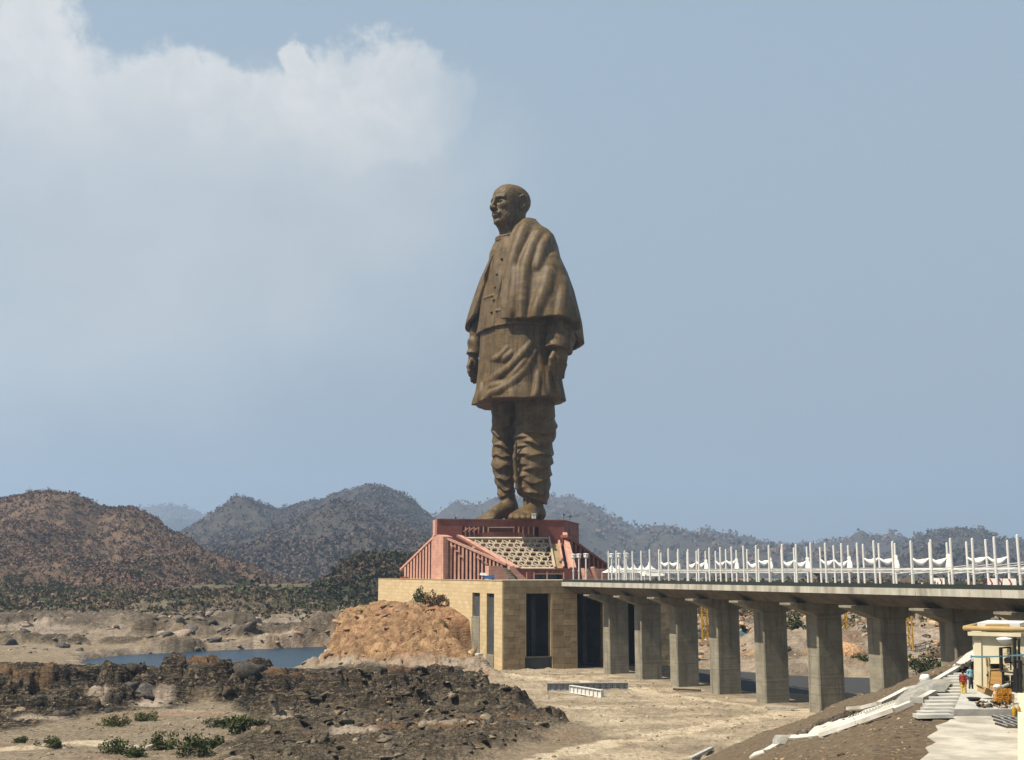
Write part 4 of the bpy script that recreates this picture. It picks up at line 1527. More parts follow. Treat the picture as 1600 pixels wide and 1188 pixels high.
prism('boarding', [lat(861, 851), lat(872, 851), lat(879, 889), lat(868.5, 889)], NL * 0.4, M['board'])
prism('fin', [lat(871.5, 848), lat(873.7, 848), lat(881, 889), lat(878.6, 889)], NL * 1.6, M['pink_stone'])
prism('fin', [lat(878, 838), lat(884.5, 838), lat(899, 893), lat(888.5, 893)], NL * 2.4, M['pink_stone'])
prism('shaft', [lat(874, 850, -1.0), lat(880, 850, -1.0), lat(889, 892, -1.0), lat(882, 892, -1.0)], NL * -0.5, M['interior'])
prism('gable_fill', [lat(858, 841, -2.0), lat(882, 841, -2.0), lat(896, 893, -2.0), lat(866, 893, -2.0)], NL * -3.0, M['red_stone'])

# roof of the prow, between its copings and the screen
RA = [onp(624.5, 892, P1, vplane(P1, PL)), onp(684, 838, P1, NP_), onp(790, 884, P1, NPR)]
MB().add([RA[0] + Vector((2, 4, .3)), RA[1] + Vector((0, 4, .3)), RA[2] + Vector((0, 4, .3)), lat(808, 889, -3), lat(721, 842, -3), flat(A, lat(721, 842, -3).z)],
         [(0, 1, 5), (1, 2, 3, 4, 5)]).build('roof', M['red_stone'], ped)

# right wing: darker red instead of pink puts its shade into the colour
Q1, Q2 = at(888, 900, 582), at(956, 900, 606)
ribbed_face(Q1, Q2, ((887, 840), (956, 889)), [894 + 6.9 * i for i in range(9)], 1.3, M['red_stone'], M['deep_red'], 3.0, 1.3, M['red_stone'])

# entrance block with lettering
EN = TD.cross(Vector((0, 0, 1)))
EN = EN if EN.y < 0 else -EN
E0 = at(800, 900, 552)


def ent(px, py, off=0.0):
    return onp(px, py, E0, EN) + EN * off


for poly in ([(806, 911), (835, 911), (835, 889), (806, 889)], [(879, 911), (907, 911), (907, 889), (879, 889)], [(835.02, 896.5), (878.98, 896.5), (878.98, 889), (835.02, 889)]):
    prism('entrance_wall', [ent(*p) for p in poly], -EN * 8, M['red_stone'])
prism('entrance_cornice', [ent(805, 890.2, 0.4), ent(908, 890.2, 0.4), ent(908, 888.4, 0.4), ent(805, 888.4, 0.4)], -EN * 8, M['red_stone'])
prism('entrance_lintel', [ent(833, 897.6, 0.3), ent(881, 897.6, 0.3), ent(881, 896.2, 0.3), ent(833, 896.2, 0.3)], -EN * 1.0, M['pink_stone'])
prism('doorway', [ent(835.2, 911, -4), ent(878.8, 911, -4), ent(878.8, 896, -4), ent(835.2, 896, -4)], -EN * 0.5, M['glass_dark'])
for px in (822.5, 854.5, 834, 880.5):
    prism('post', [ent(px - .8, 911, 0.5), ent(px + .8, 911, 0.5), ent(px + .8, 894, 0.5), ent(px - .8, 894, 0.5)], -EN * 0.5, M['pink_stone'])
fc = bpy.data.curves.new('lettering', 'FONT')
fc.body = 'STATUE OF UNITY'
fc.align_x = 'CENTER'
fc.size = 1.95
fc.extrude = 0.12
fc.materials.append(M['deep_red'])
fo = bpy.data.objects.new('lettering', fc)
fo.parent = ped
fo.rotation_euler = (math.pi / 2, 0, math.atan2(TD.y, TD.x))
fo.location = ent(857, 895.2, 0.1) - Vector(ped.location)
col.objects.link(fo)
bpy.context.view_layer.update()
lm = bpy.data.meshes.new_from_object(fo.evaluated_get(bpy.context.evaluated_depsgraph_get()))
lo_ = bpy.data.objects.new('lettering', lm)
lo_.parent, lo_.location, lo_.rotation_euler = ped, fo.location, fo.rotation_euler
col.objects.link(lo_)
bpy.data.objects.remove(fo)
lo_.name = 'lettering'
# stairs and stepped cheeks either side of the entrance
prism('stair_cheek', [ent(*p, 6) for p in ((757, 911), (789, 911), (787, 900), (783, 895), (779, 888), (779, 884.5), (757, 884.5))], -EN * 5, M['pink_stone'])
prism('stair_cheek', [ent(*p, 5) for p in ((812, 911), (817, 905), (812, 900), (806, 895), (800, 888), (797, 884.5), (790.5, 885), (791, 890), (797, 896), (803, 903), (806, 911))], -EN * 3, M['pink_stone'])
for j in range(7):
    y0 = 908 - j * 3.2
    x0 = 786 - j * 1.0
    MB().bar(ent(x0, y0, 4.5 - j * 0.8), ent(x0 + 16, y0, 4.5 - j * 0.8), 1.2, 0.8).build('stair_tread', M['slab_conc'], ped)
prism('stair_backing', [ent(*p, 0) for p in ((780, 911), (808, 911), (804, 890), (784, 886))], -EN * 3, M['joint'])
prism('stair_cheek', [ent(*p, 6) for p in ((908, 911), (924, 911), (912, 889), (905, 888))], -EN * 4, M['pink_stone'])
prism('stair_cheek', [ent(*p, 8) for p in ((925, 911), (936, 911), (936, 901), (930, 900), (919, 886), (916.5, 887))], -EN * 4, M['pink_stone'])
prism('stair_cheek', [ent(*p, 2) for p in ((938, 911), (950, 911), (950, 889), (931, 889))], -EN * 4, M['pink_stone'])

# ------------------------------------------------------------------ statue
SY = 600.0
AFA = R(46)
EF = np.array([-math.sin(AFA), -math.cos(AFA), 0.0])     # facing
EL_ = np.array([math.cos(AFA), -math.sin(AFA), 0.0])     # its own left
UP = np.array([0, 0, 1.0])
statue = thing('statue', 'colossal bronze statue of a bald man in shawl and tunic on the red pedestal', 'statue', at(812, 815.5, SY))
statue.location.z = ZT


def sc_at(py):
    v = (CY - py) / FPX
    return SY / FPX / (CP - v * SP)


def S(px, py, d=0.0):
    """picture point at depth d (picture units) behind the statue axis"""
    p = at(px, py, SY + d / 3.0)
    return np.array(p)


U = 1 / 3.0     # metres per picture unit at the statue


def loft_tab(rows):
    z, cx, cy, al, af = [], [], [], [], []
    for (py, px, a, f_) in rows:
        p = S(px, py)
        k = sc_at(py)
        z.append(p[2]); cx.append(p[0]); cy.append(p[1]); al.append(a * k); af.append(f_ * k)
    o = np.argsort(z)
    return [np.array(t)[o] for t in (z, cx, cy, al, af)]


def loft_field(F_, tab, fold=None, power=2.0):
    z, cx, cy, al, af = tab
    X, Y, Z = F_.xyz()
    zz = F_.ax[2]
    g = lambda t: np.interp(zz, z, t).astype(np.float32)[None, None, :]
    dx, dy = X - g(cx), Y - g(cy)
    l = dx * EL_[0] + dy * EL_[1]
    q_ = dx * EF[0] + dy * EF[1]
    A_, B2 = g(al), g(af)
    th = np.arctan2(l / A_, q_ / B2)
    r = (np.abs(l / A_) ** power + np.abs(q_ / B2) ** power) ** (1 / power)
    m_ = np.minimum(A_, B2)
    fld = (r - 1) * m_
    if fold is not None:
        fld = fld - fold(th, Z)
    return fld.astype(np.float32), th


def surf(tab, px, py, near=True):
    """point of the lofted surface seen at picture point"""
    z, cx, cy, al, af = tab
    best, bp = 1e9, None
    for th in np.linspace(-math.pi, math.pi, 721):
        p0 = at(px, py, SY)
        zc_ = p0.z
        for _ in range(2):
            c = np.array([np.interp(zc_, z, cx), np.interp(zc_, z, cy), zc_])
            p = c + EL_ * np.interp(zc_, z, al) * math.sin(th) + EF * np.interp(zc_, z, af) * math.cos(th)
            zc_ = at(px, py, p[1]).z
        e = abs(p[0] - at(px, py, p[1]).x)
        if p[1] < SY + 4 and e < best - 1e-3 and (EL_ * math.sin(th) * np.interp(zc_, z, af) + EF * math.cos(th) * np.interp(zc_, z, al))[1] < 0:
            best, bp = e, p
    return bp


def smooth_line(P, n_=17):
    P = np.array(P)
    t = np.linspace(0, len(P) - 1, n_)
    Q = np.stack([np.interp(t, np.arange(len(P)), P[:, i]) for i in range(3)], 1)
    for _ in range(3):
        Q[1:-1] = (Q[:-2] + 2 * Q[1:-1] + Q[2:]) / 4
    return list(Q)


def smooth_vals(v, n_=17):
    v = np.interp(np.linspace(0, len(v) - 1, n_), np.arange(len(v)), v)
    for _ in range(4):
        v[1:-1] = (v[:-2] + 2 * v[1:-1] + v[2:]) / 4
    return list(v)


def sink(P, rs, mid=0.30):
    out = []
    ax = np.array(S(812, 500))
    for i, (p, r) in enumerate(zip(P, rs)):
        u_ = i / (len(P) - 1)
        e = mid + (1.3 - mid) * max(0, 1 - 4 * min(u_, 1 - u_))
        v = np.array([ax[0] - p[0], ax[1] - p[1], 0.0])
        out.append(p + v / np.linalg.norm(v) * e * r)
    return out


def zpx(py, d=0):
    return S(812, py, d)[2]


HB = 0.42
BZ = M['bronze']
# ---- tunic skirt
tunic_t = loft_tab([(490, 812, 68, 52), (520, 812, 70, 54), (545, 812, 71, 55), (580, 811, 72, 56), (608, 811, 76, 59), (622, 810, 80, 62), (640, 810, 84, 64)])


def tunic_fold(th, Z):
    t = np.clip((zpx(520) - Z) / (zpx(520) - zpx(632)), 0, 1.2)
    f_ = t * (0.55 * np.sin(9 * th + 3.0 * t) + 0.35 * np.sin(17 * th + 1.3 - 2 * t)) * 0.9
    return f_.astype(np.float32)


lo = S(715, 650, 90); hi = S(910, 480, -90)
box_lo = np.array([S(712, 650)[0], SY - 34, zpx(648)])
box_hi = np.array([S(912, 480)[0], SY + 34, zpx(490)])
f1 = Field(box_lo, box_hi, HB)
fld, th = loft_field(f1, tunic_t, tunic_fold)
X, Y, Z = f1.xyz()
hem = zpx(631) + 0.5 * np.sin(5 * th + 1)
fld = np.maximum(fld, hem - Z)
fld = np.maximum(fld, Z - zpx(500))
inner = np.maximum(fld + 2.4, Z - zpx(560))
f1.v = np.maximum(fld, -np.where(Z < zpx(545), fld + 3.0, 9.0)).astype(np.float32)
FOLDS = [([(833, 530), (826, 543), (819.7, 550), (806, 565), (790, 581), (772, 590), (758, 597)], [0.5, 1.2, 1.7, 2.0, 2.0, 1.7, 0.6]),
         ([(837, 550), (826, 570), (814, 586), (798, 602), (780, 610), (767, 613), (759, 622), (752, 632)], [0.5, 1.3, 1.6, 1.9, 1.8, 1.6, 1.5, 1.3]),
         ([(842, 582), (841, 598), (838, 615), (836, 624)], [0.5, 1.1, 1.2, 0.8]),
         ([(792, 543), (785, 556), (776, 561), (768, 562)], [0.5, 1.2, 1.2, 0.6]),
         ([(799, 551), (793, 558), (786, 563)], [0.5, 1.0, 0.6]),
         ([(752, 598), (752, 612), (747, 628)], [0.8, 1.2, 1.2]),
         ([(757, 540), (755, 570), (753, 595)], [0.8, 1.2, 0.9]),
         ([(866, 592), (870, 606), (873, 622)], [0.5, 1.2, 1.4]),
         ([(823, 560), (812, 575), (800, 588)], [0.4, 0.9, 0.5]),
         ([(790, 598), (775, 603), (765, 604)], [0.4, 1.0, 0.6]),
         ([(856, 575), (857, 598), (858, 622)], [0.4, 1.0, 1.2])]
for pts, rs in FOLDS:
    rs2 = smooth_vals(rs)
    P = sink(smooth_line([surf(tunic_t, *p) for p in pts]), rs2, 0.35)
    f1.chain(P, [r * 0.95 for r in rs2], k=1.6)
f1.v = np.maximum(f1.v, (hem - Z).astype(np.float32))
f1.build('tunic', BZ, statue)

# ---- jacket
jacket_t = loft_tab([(366, 801, 24, 22), (374, 803, 28, 25), (380, 806, 38, 30), (395, 810, 52, 39), (420, 812, 59, 45), (460, 812, 66, 51), (500, 811, 73, 56), (530, 811, 78, 59)])
f2 = Field(np.array([S(725, 535)[0], SY - 33, zpx(532)]), np.array([S(905, 535)[0], SY + 33, zpx(368)]), HB)
fld, th = loft_field(f2, jacket_t, lambda t_, Z: (0.3 * np.sin(7 * t_ + Z * 0.2)).astype(np.float32))
X, Y, Z = f2.xyz()
fld = np.maximum(fld, zpx(520) + 0.4 * np.sin(4 * th) - Z)
fld = np.maximum(fld, Z - zpx(376))
f2.v = fld.astype(np.float32)
# front placket, seam and pocket creases
for px0, px1, yy0, yy1 in ((789, 772, 384, 516),):
    pts = [surf(jacket_t, 795 - (y_ - 384) * 0.19, y_) for y_ in range(384, 518, 12)]
    f2.chain(pts, 0.55, k=0.4, sub=True)
f2.chain([surf(jacket_t, *p) for p in ((770, 462), (758, 466), (750, 466))], 0.6, k=0.5)
f2.chain([surf(jacket_t, *p) for p in ((790, 484), (775, 486))], 0.5, k=0.5)
jk = f2.build('jacket', BZ, statue)
for (px, py) in ((784, 405), (777, 429), (774, 449), (771, 469), (768, 488)):
    p = surf(jacket_t, px, py)
    fb = Field(p - 2.4, p + 2.4, 0.2)
    fb.ell(p + EF * 0.25, np.eye(3), (0.75, 0.75, 0.75))
    fb.build('button', BZ, jk)

# ---- shawl
shawl_t = loft_tab([(340, 824, 15, 13), (349, 822, 20, 17), (358, 821, 31, 25), (366, 822, 43, 32), (375, 822, 52, 38), (388, 821, 58, 43), (405, 819, 64, 47), (430, 818, 80, 52),
                    (460, 817, 93, 58), (490, 815, 103, 62), (512, 815, 109, 64), (552, 815, 113, 67)])


def shawl_fold(th, Z):
    t = np.clip((zpx(380) - Z) / (zpx(380) - zpx(512)), 0, 1.4)
    f_ = 1.35 * np.sin(5.2 * th + 0.4 + 0.9 * t) + 0.55 * np.sin(8.7 * th - 1.1 + 1.6 * t) + 0.12 * np.sin(19 * th + 2 * t)
    return (f_ * np.clip(0.25 + t, 0, 1.1) * 0.85).astype(np.float32)


f3 = Field(np.array([S(716, 500)[0], SY - 40, zpx(560)]), np.array([S(922, 500)[0], SY + 40, zpx(342)]), HB)
fld, th = loft_field(f3, shawl_t, shawl_fold)
X, Y, Z = f3.xyz()
tz = np.clip((zpx(372) - Z) / (zpx(372) - zpx(500)), 0, 1.2)
shell = np.maximum(fld, -(fld + 1.9))
# front opening between two edges (angles about the facing direction)
thL = R(4) + R(7) * tz                      # edge over the statue's left chest
thR = -R(18) - R(20) * tz                   # edge over its right arm
Rr = np.interp(f3.ax[2], shawl_t[0], shawl_t[3])[None, None, :]
cutL = (thL - th) * Rr * 0.8
cutR = (th - thR) * Rr * 0.8
open_ = np.minimum(np.minimum(th - thR, thL - th) * Rr * 0.8, 6.0)   # >0 inside the opening
shell = np.maximum(shell, open_)
hem_ang = np.array([-180, -120, -60, -35, -20, 8, 40, 75, 95, 115, 150, 180])
hem_py = np.array([545, 525, 497, 491, 488, 513, 514, 515, 520, 540, 548, 545])
hz = np.interp(np.degrees(th), hem_ang, [zpx(p) for p in hem_py])
shell = np.maximum(shell, hz + 0.35 * np.sin(7 * th) - Z)
shell = np.maximum(shell, Z - zpx(346))
f3.v = shell.astype(np.float32)
# rolled front edge, collar roll and cast folds
SF = [([(829, 349), (820, 362), (810, 385), (799, 415), (794, 440)], [2.2, 2.6, 2.4, 1.8, 0.9]),
      ([(843, 368), (832, 392), (823, 412), (818, 445), (816, 482), (815, 508)], [1.2, 2.4, 2.6, 2.2, 1.9, 1.2]),
      ([(868, 396), (860, 430), (853, 456), (841, 482), (836, 508)], [0.6, 2.0, 2.4, 2.4, 1.4]),
      ([(882, 440), (880, 470), (877, 500)], [0.6, 1.7, 1.6]),
      ([(806, 420), (804, 455), (800, 490)], [0.5, 1.2, 0.7]),
      ([(857, 372), (848, 392), (840, 420)], [0.5, 1.5, 0.5]),
      ([(893, 470), (899, 500), (902, 512)], [0.5, 1.4, 1.2])]
for pts, rs in SF:
    f3.chain(sink(smooth_line([surf(shawl_t, *p) for p in pts]), smooth_vals(rs), 0.62), [r * 1.0 for r in smooth_vals(rs)], k=3.0)
lc = [surf(shawl_t, px, py) for px, py in ((783, 381), (771, 402), (760, 430), (752, 462), (744, 489))]
f3.chain(lc, [0.8, 1.1, 1.2, 1.2, 1.0], k=0.8)
f3.v = np.maximum(f3.v, (hz + 0.35 * np.sin(7 * th) - Z).astype(np.float32))
f3.v = np.maximum(f3.v, open_.astype(np.float32) - 1.2)
f3.build('shawl', BZ, statue)

# ---- head
HA = R(54)
hf = np.array([-math.sin(HA), -math.cos(HA), 0.0])
hl = np.array([math.cos(HA), -math.sin(HA), 0.0])
HC = S(797, 322, 0)
KH = sc_at(322) * 1.03


def hp(f_, l, u):
    return HC + (hf * f_ + hl * l + UP * u) * KH


hx = [hf, hl, UP]
fh = Field(HC - np.array([15, 15, 21]), HC + np.array([15, 15, 13.5]), 0.21)


def he(f_, l, u, a, b_, c_, k=0.0, sub=False):
    fh.ell(hp(f_, l, u), hx, (a * KH, b_ * KH, c_ * KH), k * KH, sub)


def hc(p, q_, r1, r2=None, k=0.0, sub=False):
    fh.cap(hp(*p), hp(*q_), r1 * KH, (r2 if r2 is not None else r1) * KH, k * KH, sub)


he(-4, 0, 8, 30, 25, 25)                               # cranium
he(7, 0, 12, 19, 20, 18, 6)                            # forehead
he(6, 0, -9, 21, 20, 26, 8)                            # face
he(15, 0, -27, 10, 11.5, 9, 6)                         # chin
hc((-6, 22, -8), (-9, 22, 8), 3, 3, 6); hc((-6, -22, -8), (-9, -22, 8), 3, 3, 6)
for s_ in (-1, 1):
    he(7, s_ * 12, -20, 13, 8.5, 12, 6)                # jowl
    he(18, s_ * 12.5, -5, 7.5, 6.5, 6, 5)              # cheek
    hc((27, s_ * 3.5, 7.5), (22.5, s_ * 15.5, 6.5), 2.6, 2.4, 3)   # brow
    he(27, s_ * 9, 1.2, 6.2, 5.6, 4.3, 3, True)        # eye socket
    he(20.6, s_ * 9, 1.2, 4.2, 4.6, 3.6, 0.8)          # eyeball
    hc((24.5, s_ * 5, 3.0), (22.3, s_ * 13.2, 2.0), 1.1, 1.0, 1.2)  # upper lid
    hc((23.9, s_ * 5.5, -2.0), (21.2, s_ * 13, -1.6), 1.0, 0.9, 1.2)  # pouch
    hc((22.8, s_ * 7, -4.8), (19.8, s_ * 14, -4.0), 0.9, 0.7, 1.0, True)
    hc((28.5, s_ * 5.2, -8.5), (23.0, s_ * 10.5, -20), 1.2, 1.2, 1.6, True)   # crease beside the mouth
    hc((18.5, s_ * 14.8, -2.5), (15, s_ * 16.5, -18), 1.2, 1.0, 2.0, True)
    he(31, s_ * 3.9, -9.6, 3.2, 2.6, 2.5, 1.6)         # nostril wing
    # ear
    ear = [(-1, 25.0, 8), (-5, 27.2, 10.5), (-9.5, 28.0, 8.5), (-10.5, 27.6, 2), (-7.5, 26.4, -5), (-3.5, 24.5, -9.5), (-1.5, 23.8, -7)]
    he(-5.5, s_ * 24.5, 1.0, 5.2, 2.4, 9.5, 1.5)
    for p_, q_ in zip(ear[:-1], ear[1:]):
        hc((p_[0], s_ * p_[1], p_[2]), (q_[0], s_ * q_[1], q_[2]), 1.7, 1.7, 0.8)
    he(-5, s_ * 27.4, 2.0, 2.6, 2.0, 4.5, 1.2, True)
    # side hair
    for j in range(6):
        u0 = 8 + j * 2.6
        hc((3 - j * 1.6, s_ * (22.8 - j * 0.5), u0), (-20, s_ * (18.5 - j * 0.9), u0 - 3 + j * 0.5), 1.3, 1.6, 1.4)
hc((27.5, 0, 5), (33.5, 0, -7.0), 2.4, 3.3, 3)         # nose
he(33.2, 0, -8.6, 3.2, 3.2, 2.8, 1.5)
he(24.5, 0, -17.5, 6.5, 9.5, 6.0, 4)                   # muzzle
hc((30.2, 0, -15.4), (26.5, 7.4, -17.8), 1.7, 1.2, 1.0); hc((30.2, 0, -15.4), (26.5, -7.4, -17.8), 1.7, 1.2, 1.0)
hc((29.6, 0, -20.2), (26.0, 6.4, -19.6), 2.0, 1.2, 1.0); hc((29.6, 0, -20.2), (26.0, -6.4, -19.6), 2.0, 1.2, 1.0)
hc((31.5, 0, -17.9), (26.6, 8.4, -18.9), 0.75, 0.7, 0.6, True); hc((31.5, 0, -17.9), (26.6, -8.4, -18.9), 0.75, 0.7, 0.6, True)
hc((27.5, -5, -24.2), (27.5, 5, -24.2), 1.3, 1.3, 1.4, True)
he(22.5, 0, -29.5, 6.2, 7.5, 5.4, 2.5)
for u0 in (15, 20, 25):
    hc((26.8 - (u0 - 15) * 0.35, -9, u0), (27.6 - (u0 - 15) * 0.35, 9, u0), 0.6, 0.6, 0.8, True)
hc((-5, 0, -18), (-9, 0, -60), 19.5, 22, 7)            # neck
hc((6, 0, -33), (0, 0, -50), 12, 14, 6)
for s_ in (-1, 1):
    hc((3, s_ * 15, -36), (8, s_ * 6, -52), 2.0, 2.2, 2.5)
X, Y, Z = fh.xyz()
fh.v += (0.09 * np.sin(X * 3.1 + 1.3 * np.sin(Y * 2.3)) * np.sin(Z * 2.7 + np.sin(X * 1.9)) * np.sin(Y * 2.9)).astype(np.float32)
fh.build('head', BZ, statue)
fcol = Field(S(800, 376) - np.array([11, 11, 7]), S(800, 376) + np.array([11, 11, 8]), 0.3)
cN = HC + (hf * -4.0 + UP * -50.0) * KH
nring = 28
ring = []
for j in range(nring + 1):
    a_ = 2 * math.pi * j / nring
    ring.append(cN + (hf * math.cos(a_) * 23.8 + hl * math.sin(a_) * 22.8) * KH + UP * (-2.6 * math.cos(a_)) * KH)
for dz in (0.0, -1.4):
    fcol.chain([p + UP * dz for p in ring], 0.9, k=0.5)
fcol.build('collar', BZ, statue)


# ---- arms and hands
def hand(name, C0, fwd, side, n_dir, k=1.0):
    """loose fist hanging down: fwd = towards the finger roll, side = thumb side"""
    f_ = Field(C0 - np.array([9, 9, 13]), C0 + np.array([9, 9, 8]), 0.24)
    ax = [fwd, side, UP]

    def hq(a, b_, c_):
        return C0 + (fwd * a + side * b_ + UP * c_) * U * k
    f_.ell(hq(0, 0, -4), ax, (7.5 * U * k, 12 * U * k, 14 * U * k))
    f_.cap(hq(-1, 0, 18), hq(0, 0, 0), 9.5 * U * k, 10 * U * k, 1.5)
    for j in range(4):
        b0 = 9.0 - j * 6.2
        ln = (17, 19, 18, 15)[j]
        f_.chain([hq(1, b0, -12), hq(4.0, b0 * 0.98, -ln - 4), hq(5.5, b0 * 0.95, -ln - 11), hq(4.5, b0 * 0.9, -ln - 16)], [4.2 * U * k, 3.9 * U * k, 3.6 * U * k, 3.0 * U * k], k=0.35)
    f_.chain([hq(2, 10, 4), hq(4, 15.5, -6), hq(6, 16.0, -16), hq(7, 15, -23)], [5.0 * U * k, 4.4 * U * k, 3.8 * U * k, 3.2 * U * k], k=0.6)
    return f_.build(name, BZ, statue)


def sleeve(pts, rs, cuff):
    P = [S(*p) for p in pts]
    lo_ = np.min(P, 0) - 11
    hi_ = np.max(P, 0) + 11
    f_ = Field(lo_, hi_, 0.34)
    f_.chain(P, [r * U for r in rs], k=1.0)
    X, Y, Z = f_.xyz()
    f_.v = f_.v - (0.28 * np.sin(Z * 0.8 + X * 0.9 + 1.2 * np.sin(Y * 0.5))).astype(np.float32)
    d = (P[-1] - P[-2]) / np.linalg.norm(P[-1] - P[-2])
    pl = (X - P[-1][0]) * d[0] + (Y - P[-1][1]) * d[1] + (Z - P[-1][2]) * d[2]
    f_.v = np.maximum(f_.v, pl.astype(np.float32))
    f_.v = np.maximum(f_.v, -np.maximum(f_.v + 1.3, -(pl + 4.0)).astype(np.float32))
    return f_.build('sleeve', BZ, statue)


sleeve([(868, 488, -50), (876, 508, -58), (876, 530, -64), (872, 548, -67)], [17, 20, 21.5, 21.5], 0)
sleeve([(757, 480, 50), (751, 505, 54), (745, 535, 54), (742, 555, 52)], [14, 15, 14, 13.5], 0)
hL_f = -EL_                  # palm side of the near hand
hL_s = EF
hand('hand', S(876, 556, -70), hL_f, hL_s, EF, 1.02)
hand('hand', S(740, 570, 52), EL_, EF, EF, 0.86)

# ---- draped lower garment (two legs)
fl_ = Field(np.array([S(755, 700)[0], SY - 24, zpx(797)]), np.array([S(880, 700)[0], SY + 22, zpx(600)]), 0.36)
rl = [(792, 600, 12, 27), (789, 640, 14, 22.5), (787, 672, 14, 19), (787, 700, 14, 18), (786.5, 726, 13, 18.5), (789, 750, 13, 15.5), (791, 768, 13, 13), (790, 777, 13, 13)]
ll = [(834, 600, -12, 34), (836, 640, -16, 31.5), (837, 668, -17, 31.5), (834, 690, -17, 29), (833, 716, -17, 29.5), (832, 745, -17, 27.5), (832, 770, -17, 24.5), (833, 786, -17, 23)]
for ch in (rl, ll):
    fl_.chain([S(a, b_, d) for a, b_, d, r in ch], [r * U for a, b_, d, r in ch], k=1.2)
X, Y, Z = fl_.xyz()
CL = lambda py: (S(835, py, -17), S(788, py, 13))
zz_ = fl_.ax[2]
swag = []


def leg_folds(cols, rad, cxs, d0, items):
    """sagging U-shaped folds: (left px, left py, low px, low py, right px, right py, thickness)"""
    for (x0, y0, x1, y1, x2, y2, th_) in items:
        pts = []
        for t in np.linspace(0, 1, 9):
            bx = (1 - t) ** 2 * x0 + 2 * t * (1 - t) * x1 + t * t * x2
            by = (1 - t) ** 2 * y0 + 2 * t * (1 - t) * y1 + t * t * y2
            c = np.interp(by, [r[1] for r in cols], [r[0] for r in cols])
            rr = np.interp(by, [r[1] for r in cols], [r[3] for r in cols])
            o_ = np.clip((bx - c) / rr, -0.98, 0.98)
            d = d0 - rr * math.sqrt(1 - o_ * o_) - 0.8
            pts.append(S(bx, by, d))
        rs = [1.5 * th_ * (0.35 + 0.65 * math.sin(math.pi * (0.08 + 0.84 * t))) for t in np.linspace(0, 1, 9)]
        fl_.chain(pts, rs, k=1.0)
        fl_.chain([p + np.array([0, -0.5, 2.6]) for p in pts[1:-1]], [r * 1.6 for r in rs[1:-1]], k=1.5, sub=True)


def leg_axis(rows):
    z = np.array([S(a, b_, d)[2] for a, b_, d, r in rows])
    o = np.argsort(z)
    cx = np.array([S(a, b_, d)[0] for a, b_, d, r in rows])[o]
    cy = np.array([S(a, b_, d)[1] for a, b_, d, r in rows])[o]
    g = lambda t: np.interp(zz_, z[o], t).astype(np.float32)[None, None, :]
    return g(cx), g(cy)


def stacked_folds(rows, lam, sag, amp, th0, ph):
    """cloth sagging in stacked folds: each one swells downwards, then tucks under"""
    cx, cy = leg_axis(rows)
    th = np.arctan2(X - cx, -(Y - cy))
    fade = sstep(zpx(646), zpx(672), Z)
    lowf = sstep(zpx(783), zpx(772), Z)
    p = -(Z + sag * np.cos(th - th0) + 0.9 * np.sin(2.3 * th + Z * 0.22 + ph) + 0.5 * np.sin(5.1 * th - Z * 0.4)) / lam + ph
    p = p - np.floor(p)
    front = 0.45 + 0.55 * np.clip(np.cos(th - th0) + 0.25, 0, 1)
    h = amp * (np.minimum(p / 0.80, (1 - p) / 0.20) ** 1.2) * front * (0.25 + 0.75 * fade) * (0.35 + 0.65 * lowf)
    return h


side_l = 1 / (1 + np.exp(np.clip(-(X + 0.35 * (Y - SY) - S(805, 770)[0]) * 1.2, -30, 30)))
fold = stacked_folds(ll, 6.2, 5.0, 1.9, 0.15, 0.3) * side_l + stacked_folds(rl, 5.4, 3.2, 1.3, 0.1, 0.7) * (1 - side_l)
fl_.v = (fl_.v - fold + 0.5).astype(np.float32)
fl_.chain([S(807, 690, -42), S(804.5, 715, -40), S(807, 750, -38), S(812, 776, -36)], [0.5, 1.1, 1.1, 0.7], k=1.0)
fl_.chain([S(776, 650, 0), S(777, 690, 2), S(776, 730, 2)], [0.6, 0.9, 0.6], k=0.9)
cut1 = (zpx(775) + 0.35 * (X - S(790, 770)[0]) - Z)        # cuff of the far leg
cut2 = (zpx(776) - 0.33 * (X - S(812, 770)[0]) - Z)        # hem sweeps down to the heel side
side = 1 / (1 + np.exp(np.clip(-(X + 0.35 * (Y - SY) - S(805, 770)[0]) * 1.5, -30, 30)))
fl_.v = np.maximum(fl_.v, (cut1 * (1 - side) + cut2 * side).astype(np.float32))
fl_.build('dhoti', BZ, statue)

# ---- feet
ff = Field(np.array([S(785, 810)[0], SY - 36, ZT - 0.4]), np.array([S(866, 810)[0], SY + 8, zpx(768)]), 0.24)
ff.cap(S(832, 770, -17), S(834, 797, -16), 15 * U, 15.5 * U)
ff.cap(S(841, 803, -8), S(838, 806, -14), 12 * U, 12 * U, 2)
ff.cap(S(833, 796, -20), S(822, 806, -62), 13 * U, 8 * U, 2)
for j, (tx, td, r) in enumerate(((800, -74, 6.2), (809.5, -80, 5.4), (818, -80, 5.2), (826, -78, 5.0), (834, -73, 5.0))):
    ff.cap(S(818 + (tx - 818) * 0.45 + 6, 801, -40), S(tx, 808, td + 8), 8 * U, 5.5 * U, 1.6)
    ff.ell(S(tx, 809.8, td), np.eye(3), (r * U, r * 1.15 * U, r * 0.85 * U), 0.5)
for y0, d0 in ((803.5, -62), (799, -52)):
    ff.chain([S(800 + (y0 < 801) * 4, y0 + 5, d0 - 2), S(808, y0, d0 - 6), S(820, y0 - 1.5, d0 - 7), S(831, y0 + 1, d0 - 4), S(838, y0 + 6, d0 + 6)], 1.6 * U, k=0.2)
X, Y, Z = ff.xyz()
ff.v = np.maximum(ff.v, (ZT + 0.02 - Z)).astype(np.float32)
ff.build('foot', BZ, statue)
fg = Field(np.array([S(738, 810)[0], SY - 20, ZT - 0.4]), np.array([S(815, 810)[0], SY + 14, zpx(758)]), 0.24)
